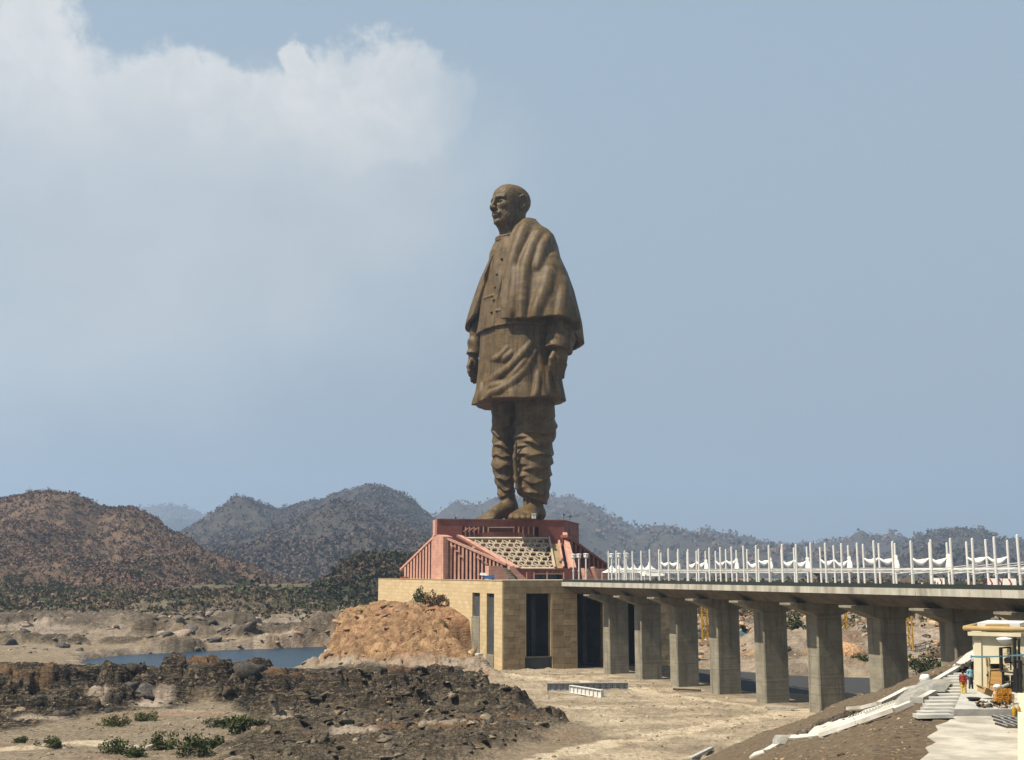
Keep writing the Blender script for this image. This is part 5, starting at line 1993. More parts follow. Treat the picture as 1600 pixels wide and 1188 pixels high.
fg.cap(S(791, 762, 13), S(796, 795, 14), 11.5 * U, 13 * U)
fg.cap(S(798, 803, 16), S(800, 806, 16), 12 * U, 12 * U, 2)
fg.chain([S(795, 792, 12), S(778, 801, -2), S(764, 807, -14)], [13 * U, 10.5 * U, 7.5 * U], k=2)
for j, (tx, td) in enumerate(((747, -14), (750, -20), (755, -25), (761, -29), (767, -31))):
    fg.cap(S(770, 806, -12), S(tx + 4, 810.5, td), 7 * U, 4.2 * U, 1.2)
    fg.ell(S(tx, 811.8, td), np.eye(3), (4.6 * U, 4.2 * U, 3.4 * U), 0.5)
fg.chain([S(782, 797, 2), S(776, 799, -12), S(776, 806, -18)], 1.5 * U, k=0.3)
X, Y, Z = fg.xyz()
fg.v = np.maximum(fg.v, (ZT + 0.02 - Z)).astype(np.float32)
fg.build('foot', BZ, statue)

# set both at their real distance on the terrace
KS = 1.133
for o_ in (statue, ped):
    o_.location = CAM + (Vector(o_.location) - CAM) * KS
    o_.scale = (KS, KS, KS)

# ------------------------------------------------------------------ people
def make_person(name, label, pose, cols, h=0.028):
    """a standing figure, feet at the origin, facing -Y; cols = (shirt, trousers)"""
    t = thing(name, label, 'person', (0, 0, 0))
    A3 = np.array
    lean = pose.get('lean', 0.0)
    hipw, shw = 0.095, 0.185
    fb = Field(A3([-0.55, -0.35, -0.02]), A3([0.55, 0.35, 1.78]), h)
    # head, neck, arms, legs and feet: one continuous body
    fb.ell(A3([0, -0.01, 1.60]), np.eye(3), (0.076, 0.095, 0.115))
    fb.ell(A3([0, -0.045, 1.55]), np.eye(3), (0.055, 0.06, 0.07), 0.03)
    fb.cap((0, -0.10, 1.60), (0, -0.118, 1.565), 0.012, 0.018, 0.02)
    for sx in (-1, 1):
        fb.ell(A3([sx * 0.078, 0.0, 1.59]), np.eye(3), (0.014, 0.025, 0.035), 0.01)
        fb.ell(A3([sx * 0.03, -0.098, 1.605]), np.eye(3), (0.016, 0.012, 0.010), 0.01, True)
    fb.cap((0, 0.01, 1.52), (0, 0.01, 1.40), 0.055, 0.065, 0.03)
    fb.cap((0, 0, 1.36), (0, 0, 0.98), 0.12, 0.12, 0.06)
    for sx in (-1, 1):
        el, ha = pose['arm'][0 if sx < 0 else 1]
        sh = A3([sx * shw, 0.0, 1.38])
        el, ha = A3(el), A3(ha)
        fb.chain([sh, el, ha], [0.052, 0.042, 0.030], k=0.03)
        d = (ha - el) / np.linalg.norm(ha - el)
        sd = np.cross(d, A3([0, 1, 0]))
        sd = A3([1.0, 0, 0]) if np.linalg.norm(sd) < 0.2 else sd / np.linalg.norm(sd)
        fb.ell(ha + d * 0.05, np.eye(3), (0.036, 0.045, 0.05), 0.02)
        for j in range(4):
            o_ = A3([0, -1, 0]) * (0.030 - 0.02 * j)
            fb.chain([ha + d * 0.06 + o_, ha + d * (0.125 - 0.006 * abs(j - 1.3)) + o_ * 0.9, ha + d * 0.155 + o_ * 0.8 - sx * A3([0.02, 0, 0])], [0.011, 0.010, 0.008], k=0.004)
        fb.chain([ha + d * 0.02 + A3([0, -0.035, 0]), ha + d * 0.07 + A3([-sx * 0.01, -0.06, 0]), ha + d * 0.10 + A3([-sx * 0.015, -0.058, 0])], [0.013, 0.012, 0.009], k=0.01)
        kn, an = pose['leg'][0 if sx < 0 else 1]
        kn, an = A3(kn), A3(an)
        fb.chain([A3([sx * hipw, 0, 0.92]), kn, an], [0.085, 0.058, 0.040], k=0.04)
        fb.cap(an + A3([0, 0.03, -0.045]), an + A3([0, -0.13, -0.055]), 0.042, 0.035, 0.03)
    fb.v = np.maximum(fb.v, -fb.xyz()[2] + 0.0 * fb.v)
    body = fb.build('body', M['skin'], t)
    fs = Field(A3([-0.55, -0.3, 0.75]), A3([0.55, 0.3, 1.5]), h)
    fs.cap((-shw, 0, 1.37), (shw, 0, 1.37), 0.072, 0.072)
    fs.cap((0, 0, 1.32), (0, 0.0, 0.90), 0.155, 0.16, 0.08)
    fs.cap((-0.06, 0, 1.0), (0.06, 0, 1.0), 0.15, 0.15, 0.05)
    for sx in (-1, 1):
        el, ha = pose['arm'][0 if sx < 0 else 1]
        mid = A3(el) if pose.get('long') is None else A3(ha)
        if pose.get('long'):
            fs.chain([(sx * shw, 0, 1.38), el, ha], [0.072, 0.058, 0.05], k=0.03)
        else:
            fs.cap((sx * shw, 0, 1.38), A3(el) * 0.85 + A3([sx * shw, 0, 1.38]) * 0.15, 0.072, 0.064, 0.03)
    X, Y, Z = fs.xyz()
    fs.v = np.maximum(fs.v, pose.get('hem', 0.84) - Z)
    fs.v = np.maximum(fs.v, Z - 1.46)
    fs.v = (fs.v - 0.012 * np.sin(Z * 38 + X * 20) * np.sin(X * 17 + Y * 9)).astype(np.float32)
    sh_o = fs.build('shirt', M['cloth_color'], t)
    sh_o.color = (*cols[0], 1)
    fp = Field(A3([-0.4, -0.3, 0.02]), A3([0.4, 0.3, 1.02]), h)
    fp.cap((-0.06, 0, 0.94), (0.06, 0, 0.94), 0.125, 0.125)
    for sx in (-1, 1):
        kn, an = pose['leg'][0 if sx < 0 else 1]
        fp.chain([(sx * hipw, 0, 0.90), kn, an], [0.112, 0.083, 0.068], k=0.03)
    X, Y, Z = fp.xyz()
    fp.v = np.maximum(fp.v, Z - 0.99)
    fp.v = np.maximum(fp.v, 0.085 - Z)
    fp.v = (fp.v - 0.010 * np.sin(Z * 30 + X * 12) * np.sin(Y * 21)).astype(np.float32)
    tr_o = fp.build('trousers', M['cloth_color'], t)
    tr_o.color = (*cols[1], 1)
    fhh = Field(A3([-0.14, -0.16, 1.48]), A3([0.14, 0.16, 1.76]), h * 0.8)
    fhh.ell(A3([0, 0.012, 1.625]), np.eye(3), (0.087, 0.105, 0.112))
    fhh.ell(A3([0, -0.10, 1.57]), np.eye(3), (0.075, 0.075, 0.095), 0.01, True)
    X, Y, Z = fhh.xyz()
    fhh.v = np.maximum(fhh.v, 1.55 - Z)
    fhh.build('hair', M['hair'], t)
    return t


POSE_A = dict(arm=[((-0.25, 0.02, 1.12), (-0.24, -0.08, 0.88)), ((0.25, 0.03, 1.12), (0.27, -0.03, 0.88))],
              leg=[((-0.11, -0.03, 0.50), (-0.12, 0.02, 0.09)), ((0.11, -0.01, 0.50), (0.13, 0.05, 0.09))], hem=0.86)
POSE_B = dict(arm=[((-0.27, 0.03, 1.13), (-0.20, -0.12, 0.93)), ((0.33, 0.06, 1.15), (0.22, -0.10, 1.02))],
              leg=[((-0.12, -0.05, 0.50), (-0.15, 0.00, 0.09)), ((0.12, 0.0, 0.50), (0.16, 0.04, 0.09))], hem=0.88, long=True)
POSE_C = dict(arm=[((-0.24, 0.05, 1.12), (-0.21, -0.03, 0.86)), ((0.24, 0.05, 1.12), (0.22, 0.0, 0.86))],
              leg=[((-0.10, -0.06, 0.50), (-0.11, -0.10, 0.09)), ((0.10, 0.02, 0.50), (0.11, 0.14, 0.12))], hem=0.62)
walkers = [make_person('person', None, p, ((0.4, 0.1, 0.1), (0.05, 0.05, 0.08)), 0.034) for p in (POSE_A, POSE_C)]
WALK = [(150, 3.0, (0.05, 0.06, 0.12), 'dark blue shirt'), (168, 2.6, (0.55, 0.52, 0.48), 'cream shirt'), (181, 3.4, (0.06, 0.18, 0.14), 'dark green shirt'),
        (190, 2.4, (0.30, 0.30, 0.32), 'grey shirt'), (199, 3.2, (0.12, 0.04, 0.16), 'purple shirt'), (207.5, 2.8, (0.65, 0.62, 0.6), 'white shirt'),
        (213.5, 2.6, (0.36, 0.03, 0.05), 'crimson shirt'), (216.5, 3.1, (0.42, 0.05, 0.06), 'bright red shirt'), (219.0, 2.7, (0.24, 0.02, 0.05), 'maroon shirt'),
        (225.5, 2.6, (0.45, 0.08, 0.16), 'pink-red shirt'), (229.5, 3.2, (0.30, 0.02, 0.08), 'wine red shirt'), (110, 3.0, (0.12, 0.14, 0.12), 'olive shirt'),
        (96, 2.6, (0.6, 0.58, 0.5), 'pale shirt'), (128, 3.2, (0.05, 0.05, 0.05), 'black shirt'), (72, 3.0, (0.5, 0.16, 0.05), 'orange shirt')]
for i, (k, s, c, cn) in enumerate(WALK):
    src = walkers[i % 2]
    o = src if i < 2 else copy_tree(src)
    o.location = BR(k, s, ZD + 0.0)
    o.rotation_euler = (0, 0, random.uniform(-3, 3))
    tag(o, 'person in %s standing on the bridge deck behind the dark parapet' % cn, 'person', 'people on the bridge deck')
    for ch in [x for x in bpy.data.objects if x.parent == o]:
        if ch.name.startswith('shirt'):
            ch.color = (*c, 1)
        if ch.name.startswith('trousers'):
            ch.color = (*[random.uniform(0.02, 0.12) for _ in range(3)], 1)

# ------------------------------------------------------------------ poles and white cloth on the bridge
POLE_H = 12.2
first = {}


def pole(loc, label, group, height=POLE_H):
    if 'p' not in first:
        t = thing('bridge_pole', label, 'pole', loc, group)
        MB().tube([loc, loc + Vector((0, 0, height))], 0.33, 10).build('shaft', M['white'], t)
        MB().lathe(loc, [(0.6, 0.0), (0.6, 0.12), (0.34, 0.2), (0.34, 0.5)], 8).build('base_plate', M['white'], t)
        MB().lathe(loc + Vector((0, 0, height)), [(0.30, 0.0), (0.30, 0.15), (0.05, 0.3)], 8).build('cap', M['white'], t)
        first['p'] = t
        return t
    t = copy_tree(first['p'], loc)
    t.rotation_euler = (random.uniform(-.012, .012), random.uniform(-.012, .012), 0)
    t.scale = (1, 1, random.uniform(0.965, 1.02))
    return tag(t, label, 'pole', group)


NEAR, FAR = [], []
DK = 7.33
for i in range(34):
    loc = BR(22 + DK * i, 1.7, ZD)
    pole(loc, 'plain white pole, %s of the near row counted from the red pedestal' % ordinal(i), 'white poles along the near edge')
    NEAR.append(loc)
for i in range(28):
    loc = BR(24 + DK * i, 24.3, ZD)
    pole(loc, 'white pole wrapped with cloth, %s of the far row counted from the tents' % ordinal(i), 'white poles along the far edge')
    FAR.append(loc)


def swag(i, a, c, label):
    t = thing('cloth_swag', label, 'cloth', a + Vector((0, 0, 0.0)), 'white cloth swags')
    n_, m_ = 13, 7
    vs, fs = [], []
    r_ = np.random.default_rng(i)
    sag = r_.uniform(0.8, 2.0)
    zt = 8.2 + r_.uniform(-0.25, 0.25)
    for u_ in range(n_):
        s = u_ / (n_ - 1)
        p = a.lerp(c, s) + Vector((0, 0, zt - sag * 4 * s * (1 - s)))
        wd = 0.45 + 0.75 * math.sin(math.pi * s) + r_.uniform(-0.1, 0.1)
        for q_ in range(m_):
            an = 2 * math.pi * q_ / m_
            rr = wd * (0.75 + 0.35 * math.sin(2.6 * an + s * 5))
            vs.append(p + TD * (math.cos(an) * rr * 0.55) + Vector((0, 0, math.sin(an) * rr * 0.75)))
    for u_ in range(n_ - 1):
        for q_ in range(m_):
            fs.append((u_ * m_ + q_, u_ * m_ + (q_ + 1) % m_, (u_ + 1) * m_ + (q_ + 1) % m_, (u_ + 1) * m_ + q_))
    MB().add(vs, fs).build('drape', M['cloth'], t, True)
    return t


def bunch(i, p, label):
    t = thing('tied_cloth', label, 'cloth', p, 'tied cloth bunches')
    r_ = np.random.default_rng(i + 900)
    prof = [(0.4, 9.1), (0.9, 8.5), (0.6, 8.0), (1.0, 7.2), (1.25, 6.2), (1.5, 5.2), (1.0, 4.3)]
    vs, fs, m_ = [], [], 10
    for j, (rr, z) in enumerate(prof):
        for q_ in range(m_):
            an = 2 * math.pi * q_ / m_
            r2 = rr * (0.8 + 0.3 * math.sin(3 * an + j * 0.5) + r_.uniform(-0.08, 0.08))
            vs.append(p + BD * (math.cos(an) * r2 + 0.12 * j) + TD * (math.sin(an) * r2 * 0.7) + Vector((0, 0, z)))
    for j in range(len(prof) - 1):
        for q_ in range(m_):
            fs.append((j * m_ + q_, j * m_ + (q_ + 1) % m_, (j + 1) * m_ + (q_ + 1) % m_, (j + 1) * m_ + q_))
    MB().add(vs, fs).build('drape', M['cloth'], t, True)


ns = nb = 0
for i in range(1, 27):
    if i % 3 != 0:
        swag(i, FAR[i - 1], FAR[i], 'white cloth swag strung between far poles, %s from the tents' % ordinal(ns))
        ns += 1
    else:
        bunch(i, FAR[i - 1], 'white cloth tied in a hanging bunch on a far pole, %s from the tents' % ordinal(nb))
        nb += 1

# white pipe frame spanning the walkway between the pole rows
fr = thing('roof_pipework', 'white pipe roof frame spanning between the two pole rows on the bridge', 'frame', BR(60, 13, ZD))
zz1, zz2 = ZD + 4.7, ZD + 5.15
for s_, z0 in ((1.7, zz1), (24.3, zz2), (24.3, zz1 - 0.7), (12, zz1 + 0.2)):
    MB().tube([BR(24, s_, z0), BR(120, s_, z0)], 0.12, 6).build('beam', M['white'], fr)
    MB().tube([BR(120.1, s_, z0), BR(262, s_, z0)], 0.12, 6).build('beam', M['white'], fr)
for i in range(32):
    k = 24 + DK * i
    if k < 196:
        a, c = BR(k, 1.0, zz1 + 0.5), BR(k + 1.0, 24.8, zz1 - 0.1)
    else:
        a, c = BR(k - 1, 0.0, zz1 - 1.2), BR(k + 4, 25.4, zz1 + 1.5 + 0.02 * (k - 196))
    MB().tube([a, c], 0.12, 6).build('rafter', M['white'], fr)
    if i % 2 == 0:
        MB().tube([BR(k + 3, 1.0, zz1 - 0.2), BR(k + 4, 24.8, zz1 - 0.6)], 0.08, 6).build('rafter', M['white'], fr)

# peaked tents
tent0 = None
for i in range(6):
    k, big = -12 + 7.2 * i, (i == 5)
    c0 = BR(k, 19, ZD)
    lab = 'white peaked tent on the bridge, %s from the red pedestal' % ordinal(i) if not big else 'largest white peaked tent with its canopy edge sagging, last of the tents'
    t = thing('tent', lab, 'tent', c0, 'white peaked tents')
    w_ = 3.3 if not big else 4.6
    prof = [(1.0, 4.3), (0.72, 4.75), (0.45, 5.35), (0.24, 6.1), (0.10, 7.1), (0.02, 8.0 if not big else 8.8)]
    vs, fs = [], []
    m_ = 16
    for j, (f_, z) in enumerate(prof):
        for q_ in range(m_):
            a = q_ / 4.0
            e = int(a) % 4
            tt = a - int(a)
            cs = [(-1, -1), (1, -1), (1, 1), (-1, 1), (-1, -1)]
            x = cs[e][0] + (cs[e + 1][0] - cs[e][0]) * tt
            y = cs[e][1] + (cs[e + 1][1] - cs[e][1]) * tt
            dip = -0.25 * math.sin(math.pi * tt) * (1 if j == 0 else 0.3)
            dip += (-1.4 if big and j == 0 and x > 0 else 0)
            vs.append(c0 + BD * (x * w_ * f_) + TD * (y * w_ * f_) + Vector((0, 0, z - dip * -1)))
    for j in range(len(prof) - 1):
        for q_ in range(m_):
            fs.append((j * m_ + q_, j * m_ + (q_ + 1) % m_, (j + 1) * m_ + (q_ + 1) % m_, (j + 1) * m_ + q_))
    MB().add(vs, fs).build('canopy', M['cloth'], t)
    for sx in (-1, 1):
        for sy in (-1, 1):
            p = c0 + BD * (sx * w_ * 0.97) + TD * (sy * w_ * 0.97)
            MB().tube([p, p + Vector((0, 0, 4.35))], 0.12, 6).build('leg', M['white'], t)
# lamp posts with boxy heads
lp0 = None
for i, (k, s) in enumerate(((-14, 1.7), (-8, 1.7), (-0.5, 1.7), (3, 12), (10, 12), (17, 12))):
    loc = BR(k, s, ZD)
    lab = ('white square-headed lamp post before the red pedestal, %s from the terrace' % ordinal(i)) if i < 3 else \
        ('white square-headed lamp post rising among the tents, %s from the pedestal' % ordinal(i - 3))
    if lp0 is None:
        t = thing('lamp_post', lab, 'lamp post', loc, 'white lamp posts')
        MB().tube([loc, loc + Vector((0, 0, 10.0))], 0.30, 8).build('shaft', M['white'], t)
        MB().lathe(loc + Vector((0, 0, 10.0)), [(0.45, 0), (1.0, 0.5), (1.0, 1.6)], 4).build('lamp_head', M['white'], t)
        MB().lathe(loc + Vector((0, 0, 11.65)), [(1.25, 0), (1.25, 0.25), (0.4, 0.5)], 4).build('lamp_lid', M['white'], t)
        MB().lathe(loc + Vector((0, 0, 4.6)), [(0.55, 0), (0.55, 0.4)], 8).build('collar', M['white'], t)
        lp0 = t
    else:
        tag(copy_tree(lp0, loc), lab, 'lamp post', 'white lamp posts')
# chevron boards
for i, (k0, s, ln, lab) in enumerate(((231, 2.2, 9.0, 'white board with red chevrons on the deck near the cream building'), (203, 9, 5.5, 'smaller white board with a red chevron among the poles'),
                                      (243, 2.2, 7.0, 'white and red chevron board at the picture edge of the deck'))):
    t = thing('chevron_board', lab, 'sign', BR(k0, s, ZD), 'chevron boards')
    MB().hexa([BR(k0, s, ZD + 0.3), BR(k0 + ln, s, ZD + 0.3), BR(k0 + ln, s + .15, ZD + 0.3), BR(k0, s + .15, ZD + 0.3),
               BR(k0, s, ZD + 2.6), BR(k0 + ln, s, ZD + 2.6), BR(k0 + ln, s + .15, ZD + 2.6), BR(k0, s + .15, ZD + 2.6)]).build('panel', M['white'], t)
    red = M.setdefault('red_paint', plain('red_paint', (0.45, 0.03, 0.04), 0.5))
    x = 0.6
    while x < ln - 1.4:
        pts = [(x, 2.5), (x + .5, 2.5), (x + 1.2, 1.45), (x + .5, 0.4), (x, 0.4), (x + .7, 1.45)]
        MB().slab([BR(k0 + a, s - 0.02, ZD + z) for a, z in pts], -TD * 0.03).build('chevron', red, t)
        x += 3.0
    for a in (0.3, ln - 0.3):
        MB().tube([BR(k0 + a, s + 0.3, ZD), BR(k0 + a, s + 0.3, ZD + 2.4)], 0.06, 6).build('post', M['grey_steel'], t)

# ------------------------------------------------------------------ things on the terrace and pedestal
p = TW(6, 60, 41.7)
p = at(763, 903, 590)
p.z = 41.7
t = thing('tarpaulin_cart', 'blue and white tarpaulin heap on a cart beside the pink stair', 'cart', p)
MB().hexa([p + Vector(v) for v in ((-2.5, -1, .5), (3, -1, .5), (3, 1, .5), (-2.5, 1, .5), (-2, -.8, 2.0), (3, -.8, 2.6), (3, .8, 2.6), (-2, .8, 2.0))]).build('tarpaulin', M['tarp_blue'], t)
MB().hexa([p + Vector(v) for v in ((-4.5, -.9, 2.4), (-.5, -1, 2.1), (-.5, 1, 2.1), (-4.5, .9, 2.4), (-4, -.6, 3.6), (-1, -.7, 3.4), (-1, .7, 3.4), (-4, .6, 3.6))]).build('white_sheet', M['cloth'], t)
MB().bar(p + Vector((-4.8, 0, 2.2)), p + Vector((3.4, 0, .4)), 1.6, .3).build('cart_bed', M['black'], t)
for dx in (-2.6, 2.2):
    MB().tube([p + Vector((dx, -1.2, .45)), p + Vector((dx, -0.9, .45))], 0.45, 10).build('wheel', M['black'], t)
p = at(631, 903, 668)
p.z = 41.7
t = thing('red_barrier', 'bright red plastic barrier at the far end of the terrace', 'barrier', p)
rp = plain('red_plastic', (0.62, 0.10, 0.04), 0.5)
MB().slab([p + Vector(v) for v in ((-2.6, 0, 0), (2.6, 0, 0), (2.2, 0, 1.3), (-2.2, 0, 1.3))], (0, 0.8, 0)).build('shell', rp, t)
MB().box(p.x - 2.9, p.x + 2.9, p.y - 0.25, p.y + 1.05, p.z, p.z + 0.3).build('foot_rail', rp, t)
# small dark flags on the pedestal roof
for i, (px, py, lab) in enumerate(((711, 809, 'thin dark flag post at the far corner of the pedestal top'), (724, 811, 'short dark flag post between the corner and the foot'),
                                    (880, 804, 'thin dark flag post behind the heel on the pedestal top'), (890, 807, 'dark flag post nearest the shaded pedestal corner'))):
    b0 = at(px, py, 690)
    ztop = b0.z
    zb = 45 + (ZT - 45) * KS
    b0.z = zb
    t = thing('flag_post', lab, 'flag', b0, 'flags on the pedestal')
    MB().tube([b0, Vector((b0.x, b0.y, ztop + 0.6))], 0.09, 6).build('staff', M['black'], t)
    MB().slab([Vector((b0.x + .05, b0.y, ztop + .5)), Vector((b0.x + 1.0, b0.y, ztop + .3)), Vector((b0.x + .9, b0.y, ztop - .8)), Vector((b0.x + .05, b0.y, ztop - .7))], (0, .06, 0)).build('flag', M['tarp_blue'], t)
wb = at(834, 812, 640)
wb.z = 45 + (ZT - 45) * KS
t = thing('white_kiosk', 'small white kiosk standing by the toes of the near foot', 'kiosk', wb)
MB().box(wb.x - 1.1, wb.x + 1.1, wb.y - 1, wb.y + 1, wb.z, wb.z + 2.4).build('cabin', M['white'], t)
MB().box(wb.x - 1.4, wb.x + 1.4, wb.y - 1.3, wb.y + 1.3, wb.z + 2.4, wb.z + 2.7).build('roof', M['white'], t)
MB().box(wb.x - 0.25, wb.x + 0.35, wb.y - 1.05, wb.y - 1.0, wb.z, wb.z + 1.9).build('door', M['grey_steel'], t)

# ------------------------------------------------------------------ steel girders on the sand
def girder(name, label, a, c, hgt, wd, mat, holes):
    t = thing(name, label, 'girder', a, 'steel girders on the sand')
    a, c = Vector(a), Vector(c)
    d = (c - a).normalized()
    s = d.cross(Vector((0, 0, 1))).normalized()
    up = Vector((0, 0, 1))
    MB().bar(a + up * (hgt / 2), c + up * (hgt / 2), 0.25, hgt - 0.3).build('web', mat, t)
    MB().bar(a + up * 0.12, c + up * 0.12, wd, 0.2).build('flange', mat, t)
    MB().bar(a + up * (hgt - 0.1), c + up * (hgt - 0.1), wd, 0.2).build('flange', mat, t)
    L = (c - a).length
    nst = int(L / 2.2)
    for j in range(nst + 1):
        p = a + d * (L * j / nst)
        for sg in (-1, 1):
            MB().bar(p + s * (sg * wd * 0.28) + up * 0.23, p + s * (sg * wd * 0.28) + up * (hgt - 0.21), wd * 0.4, 0.08 if j not in (0, nst) else 0.2, d).build('stiffener', mat, t)
    if holes:
        for j in range(nst):
            p = a + d * (L * (j + 0.5) / nst)
            for z in (0.35, 0.65):
                sg = -1 if s.y > 0 else 1
                MB().bar(p + s * (sg * 0.127) + up * (hgt * z), p + s * (sg * 0.15) + up * (hgt * z), 0.45, 0.3).build('bolt_hole', M['black'], t)
    return t


za = float(height_at(np.array([gnd(856, 1080).x]), np.array([gnd(856, 1080).y]))[0])
g0, g1 = gnd(855, 1081), gnd(981, 1080)
girder('steel_girder', 'long pale grey plate girder lying behind the white one', (g0.x, g0.y, 4.35), (g1.x, g1.y, 4.35), 2.6, 1.1, M['grey_steel'], True)
g0, g1 = gnd(891, 1083), gnd(940, 1091)
girder('steel_girder', 'bright white plate girder lying askew in front of the grey one', (g0.x, g0.y - 3, 4.35), (g1.x, g1.y - 3, 4.35), 2.6, 1.2, M['white'], False)

# ------------------------------------------------------------------ yellow lattice masts behind the bridge
def mast(label, px0, px1, py_base, py_top, Y, arm=None):
    c0 = at((px0 + px1) / 2, py_base, Y)
    top = at((px0 + px1) / 2, py_top, Y).z
    half = (px1 - px0) / 2 * Y / FPX
    t = thing('lattice_mast', label, 'crane mast', c0, 'yellow lattice masts')
    cs = [(-1, -1), (1, -1), (1, 1), (-1, 1)]
    nlev = max(3, int((top - c0.z) / (2.2 * half)))
    for (x, y) in cs:
        p = c0 + Vector((x * half, y * half, 0))
        MB().bar(p, Vector((p.x, p.y, top)), 0.55, 0.55, (0, 1, 0)).build('chord', M['yellow'], t)
    for lv in range(nlev):
        z0 = c0.z + (top - c0.z) * lv / nlev
        z1 = c0.z + (top - c0.z) * (lv + 1) / nlev
        for e in range(4):
            a, b2 = cs[e], cs[(e + 1) % 4]
            if lv % 2:
                a, b2 = b2, a
            MB().bar((c0.x + a[0] * half, c0.y + a[1] * half, z0), (c0.x + b2[0] * half, c0.y + b2[1] * half, z1), 0.24, 0.24).build('brace', M['yellow'], t)
            MB().bar((c0.x + a[0] * half, c0.y + a[1] * half, z1), (c0.x + b2[0] * half, c0.y + b2[1] * half, z1), 0.24, 0.24).build('strut', M['yellow'], t)
    if arm:
        q_ = at(*arm, Y)
        MB().bar((c0.x - half, c0.y, q_.z), q_, 0.5, 0.5).build('arm', M['yellow'], t)
        MB().box(q_.x - 1.0, q_.x + 0.6, q_.y - 1, q_.y + 1, q_.z - 1.6, q_.z + 0.6).build('counterweight', M['yellow'], t)
    return t


mast('yellow lattice mast seen between the third and fourth bridge piers', 1098, 1106, 1012, 930, 640)
mast('yellow lattice mast with a side arm seen between the sixth and seventh piers', 1314, 1324, 1018, 925, 600, (1306, 978))
mast('yellow lattice mast seen between the seventh and eighth piers', 1407, 1424, 1016, 925, 560)
mast('yellow lattice mast showing above the cream building', 1520, 1535, 1010, 930, 540)
p = gnd(1155, 985, 12.0)
zt_ = float(height_at(np.array([p.x]), np.array([p.y]))[0])
t = thing('blue_tent', 'tiny blue and white tent on the bank behind the fourth pier', 'tent', (p.x, p.y, zt_))
for nm, mt, dz in (('roof', M['blue'], 3.0), ('wall', M['cloth'], 0.0)):
    if nm == 'wall':
        MB().box(p.x - 4, p.x + 4, p.y - 3, p.y + 3, zt_ - 0.5, zt_ + 3.0).build('wall', mt, t)
    else:
        MB().slab([Vector((p.x - 5, p.y - 3.6, zt_ + 3.0)), Vector((p.x + 5, p.y - 3.6, zt_ + 3.0)), Vector((p.x, p.y - 3.6, zt_ + 6.0))], (0, 7.2, 0)).build('roof', mt, t)

# ------------------------------------------------------------------ near embankment on the right
EP1, EP2, EP3 = at(1434, 1120, 74), at(1520, 1025, 125), at(1090, 1188, 135)
EN_ = (EP2 - EP1).cross(EP3 - EP1).normalized()
if EN_.z < 0:
    EN_ = -EN_


ZS = 36.12


def emb(px, py, off=0.0):
    return onp(px, py, EP1, EN_) + EN_ * off


CREST = np.array([(1040, 1210), (1090, 1190), (1150, 1164), (1200, 1146), (1260, 1125), (1320, 1094), (1380, 1078), (1440, 1052), (1490, 1034), (1525, 1014), (1560, 1000), (1600, 985)], float)
NA, NB_ = 240, 110
av = np.linspace(0, 1, NA)
cx_ = np.interp(av, np.linspace(0, 1, len(CREST)), CREST[:, 0])
cy_ = np.interp(av, np.linspace(0, 1, len(CREST)), CREST[:, 1])
nx_ = np.interp(av, [0, 0.5, 0.8, 1], [1130, 1420, 1560, 1700])
ny_ = np.interp(av, [0, 0.5, 0.8, 1], [1420, 1300, 1150, 1060])
V = np.zeros((NB_ + 8, NA, 3))
for j in range(NB_):
    b_ = (j / (NB_ - 1)) ** 1.3
    for i in range(NA):
        V[j + 8, i] = emb(cx_[i] * (1 - b_) + nx_[i] * b_, cy_[i] * (1 - b_) + ny_[i] * b_)
xx, yy = V[8:, :, 0], V[8:, :, 1]
dn = 0.22 * fbm(xx / 3.0, yy / 3.0, 4, seed=300) + 0.13 * domes(xx / 0.55, yy / 0.55, 5) + 0.25 * fbm(xx / 12, yy / 12, 3, seed=305)
V[8:] += dn[:, :, None] * np.array(EN_)
V[8:, :, 2] = np.minimum(V[8:, :, 2], ZS - 0.12)
away = Vector((-0.55, 0.83, 0)).normalized()
for j in range(8):
    t_ = (8 - j) / 8.0
    V[j] = V[8] + np.array(away)[None, :] * (t_ * 26) + np.array([0, 0, 1.0])[None, :] * ((2.0 - V[8][:, 2:3]) * t_ ** 0.8)
ids = np.arange((NB_ + 8) * NA).reshape(NB_ + 8, NA)
Fe = np.stack([ids[:-1, :-1], ids[:-1, 1:], ids[1:, 1:], ids[1:, :-1]], -1).reshape(-1, 4)
eb = npmesh('terrain_embankment', V.reshape(-1, 3), Fe[:, ::-1], M['earth'], None, True)
tag(eb, 'bare brown earth embankment sloping down under the bridge', kind='structure')
dl = (EP2 - EP1)
dl.z = 0
dl.normalize()
q0, q1 = EP1 - dl * 60, EP2 + dl * 60
sheet('terrain_site', [(q0.x + 1.0, q0.y), (q1.x + 1.0, q1.y), (190, q1.y), (190, q0.y)][::-1], ZS, M['earth'], 'trodden earth of the building site beside the embankment')


def gz(px, py, z=ZS):
    return gnd(px, py, z)


ap = MB().slab([gz(*p, ZS + 0.06) for p in ((1491, 1119), (1592, 1119), (1660, 1140), (1660, 1260), (1425, 1260), (1437, 1188), (1452, 1176), (1446, 1168), (1463, 1160), (1449, 1151), (1466, 1141), (1462, 1134), (1480, 1128))], (0, 0, -0.12)).build('pavement_apron', M['slab_conc'])
tag(ap, 'pale concrete apron with a ragged edge', kind='structure')
pl = thing('concrete_plinth', 'low concrete plinth strewn with building rubbish', 'plinth', gz(1530, 1108))
MB().slab([gz(*p, ZS) for p in ((1491.5, 1119), (1640, 1119), (1700, 1080), (1509, 1078))], (0, 0, 0.42)).build('slab', M['step_conc'], pl)
ZPL = ZS + 0.42
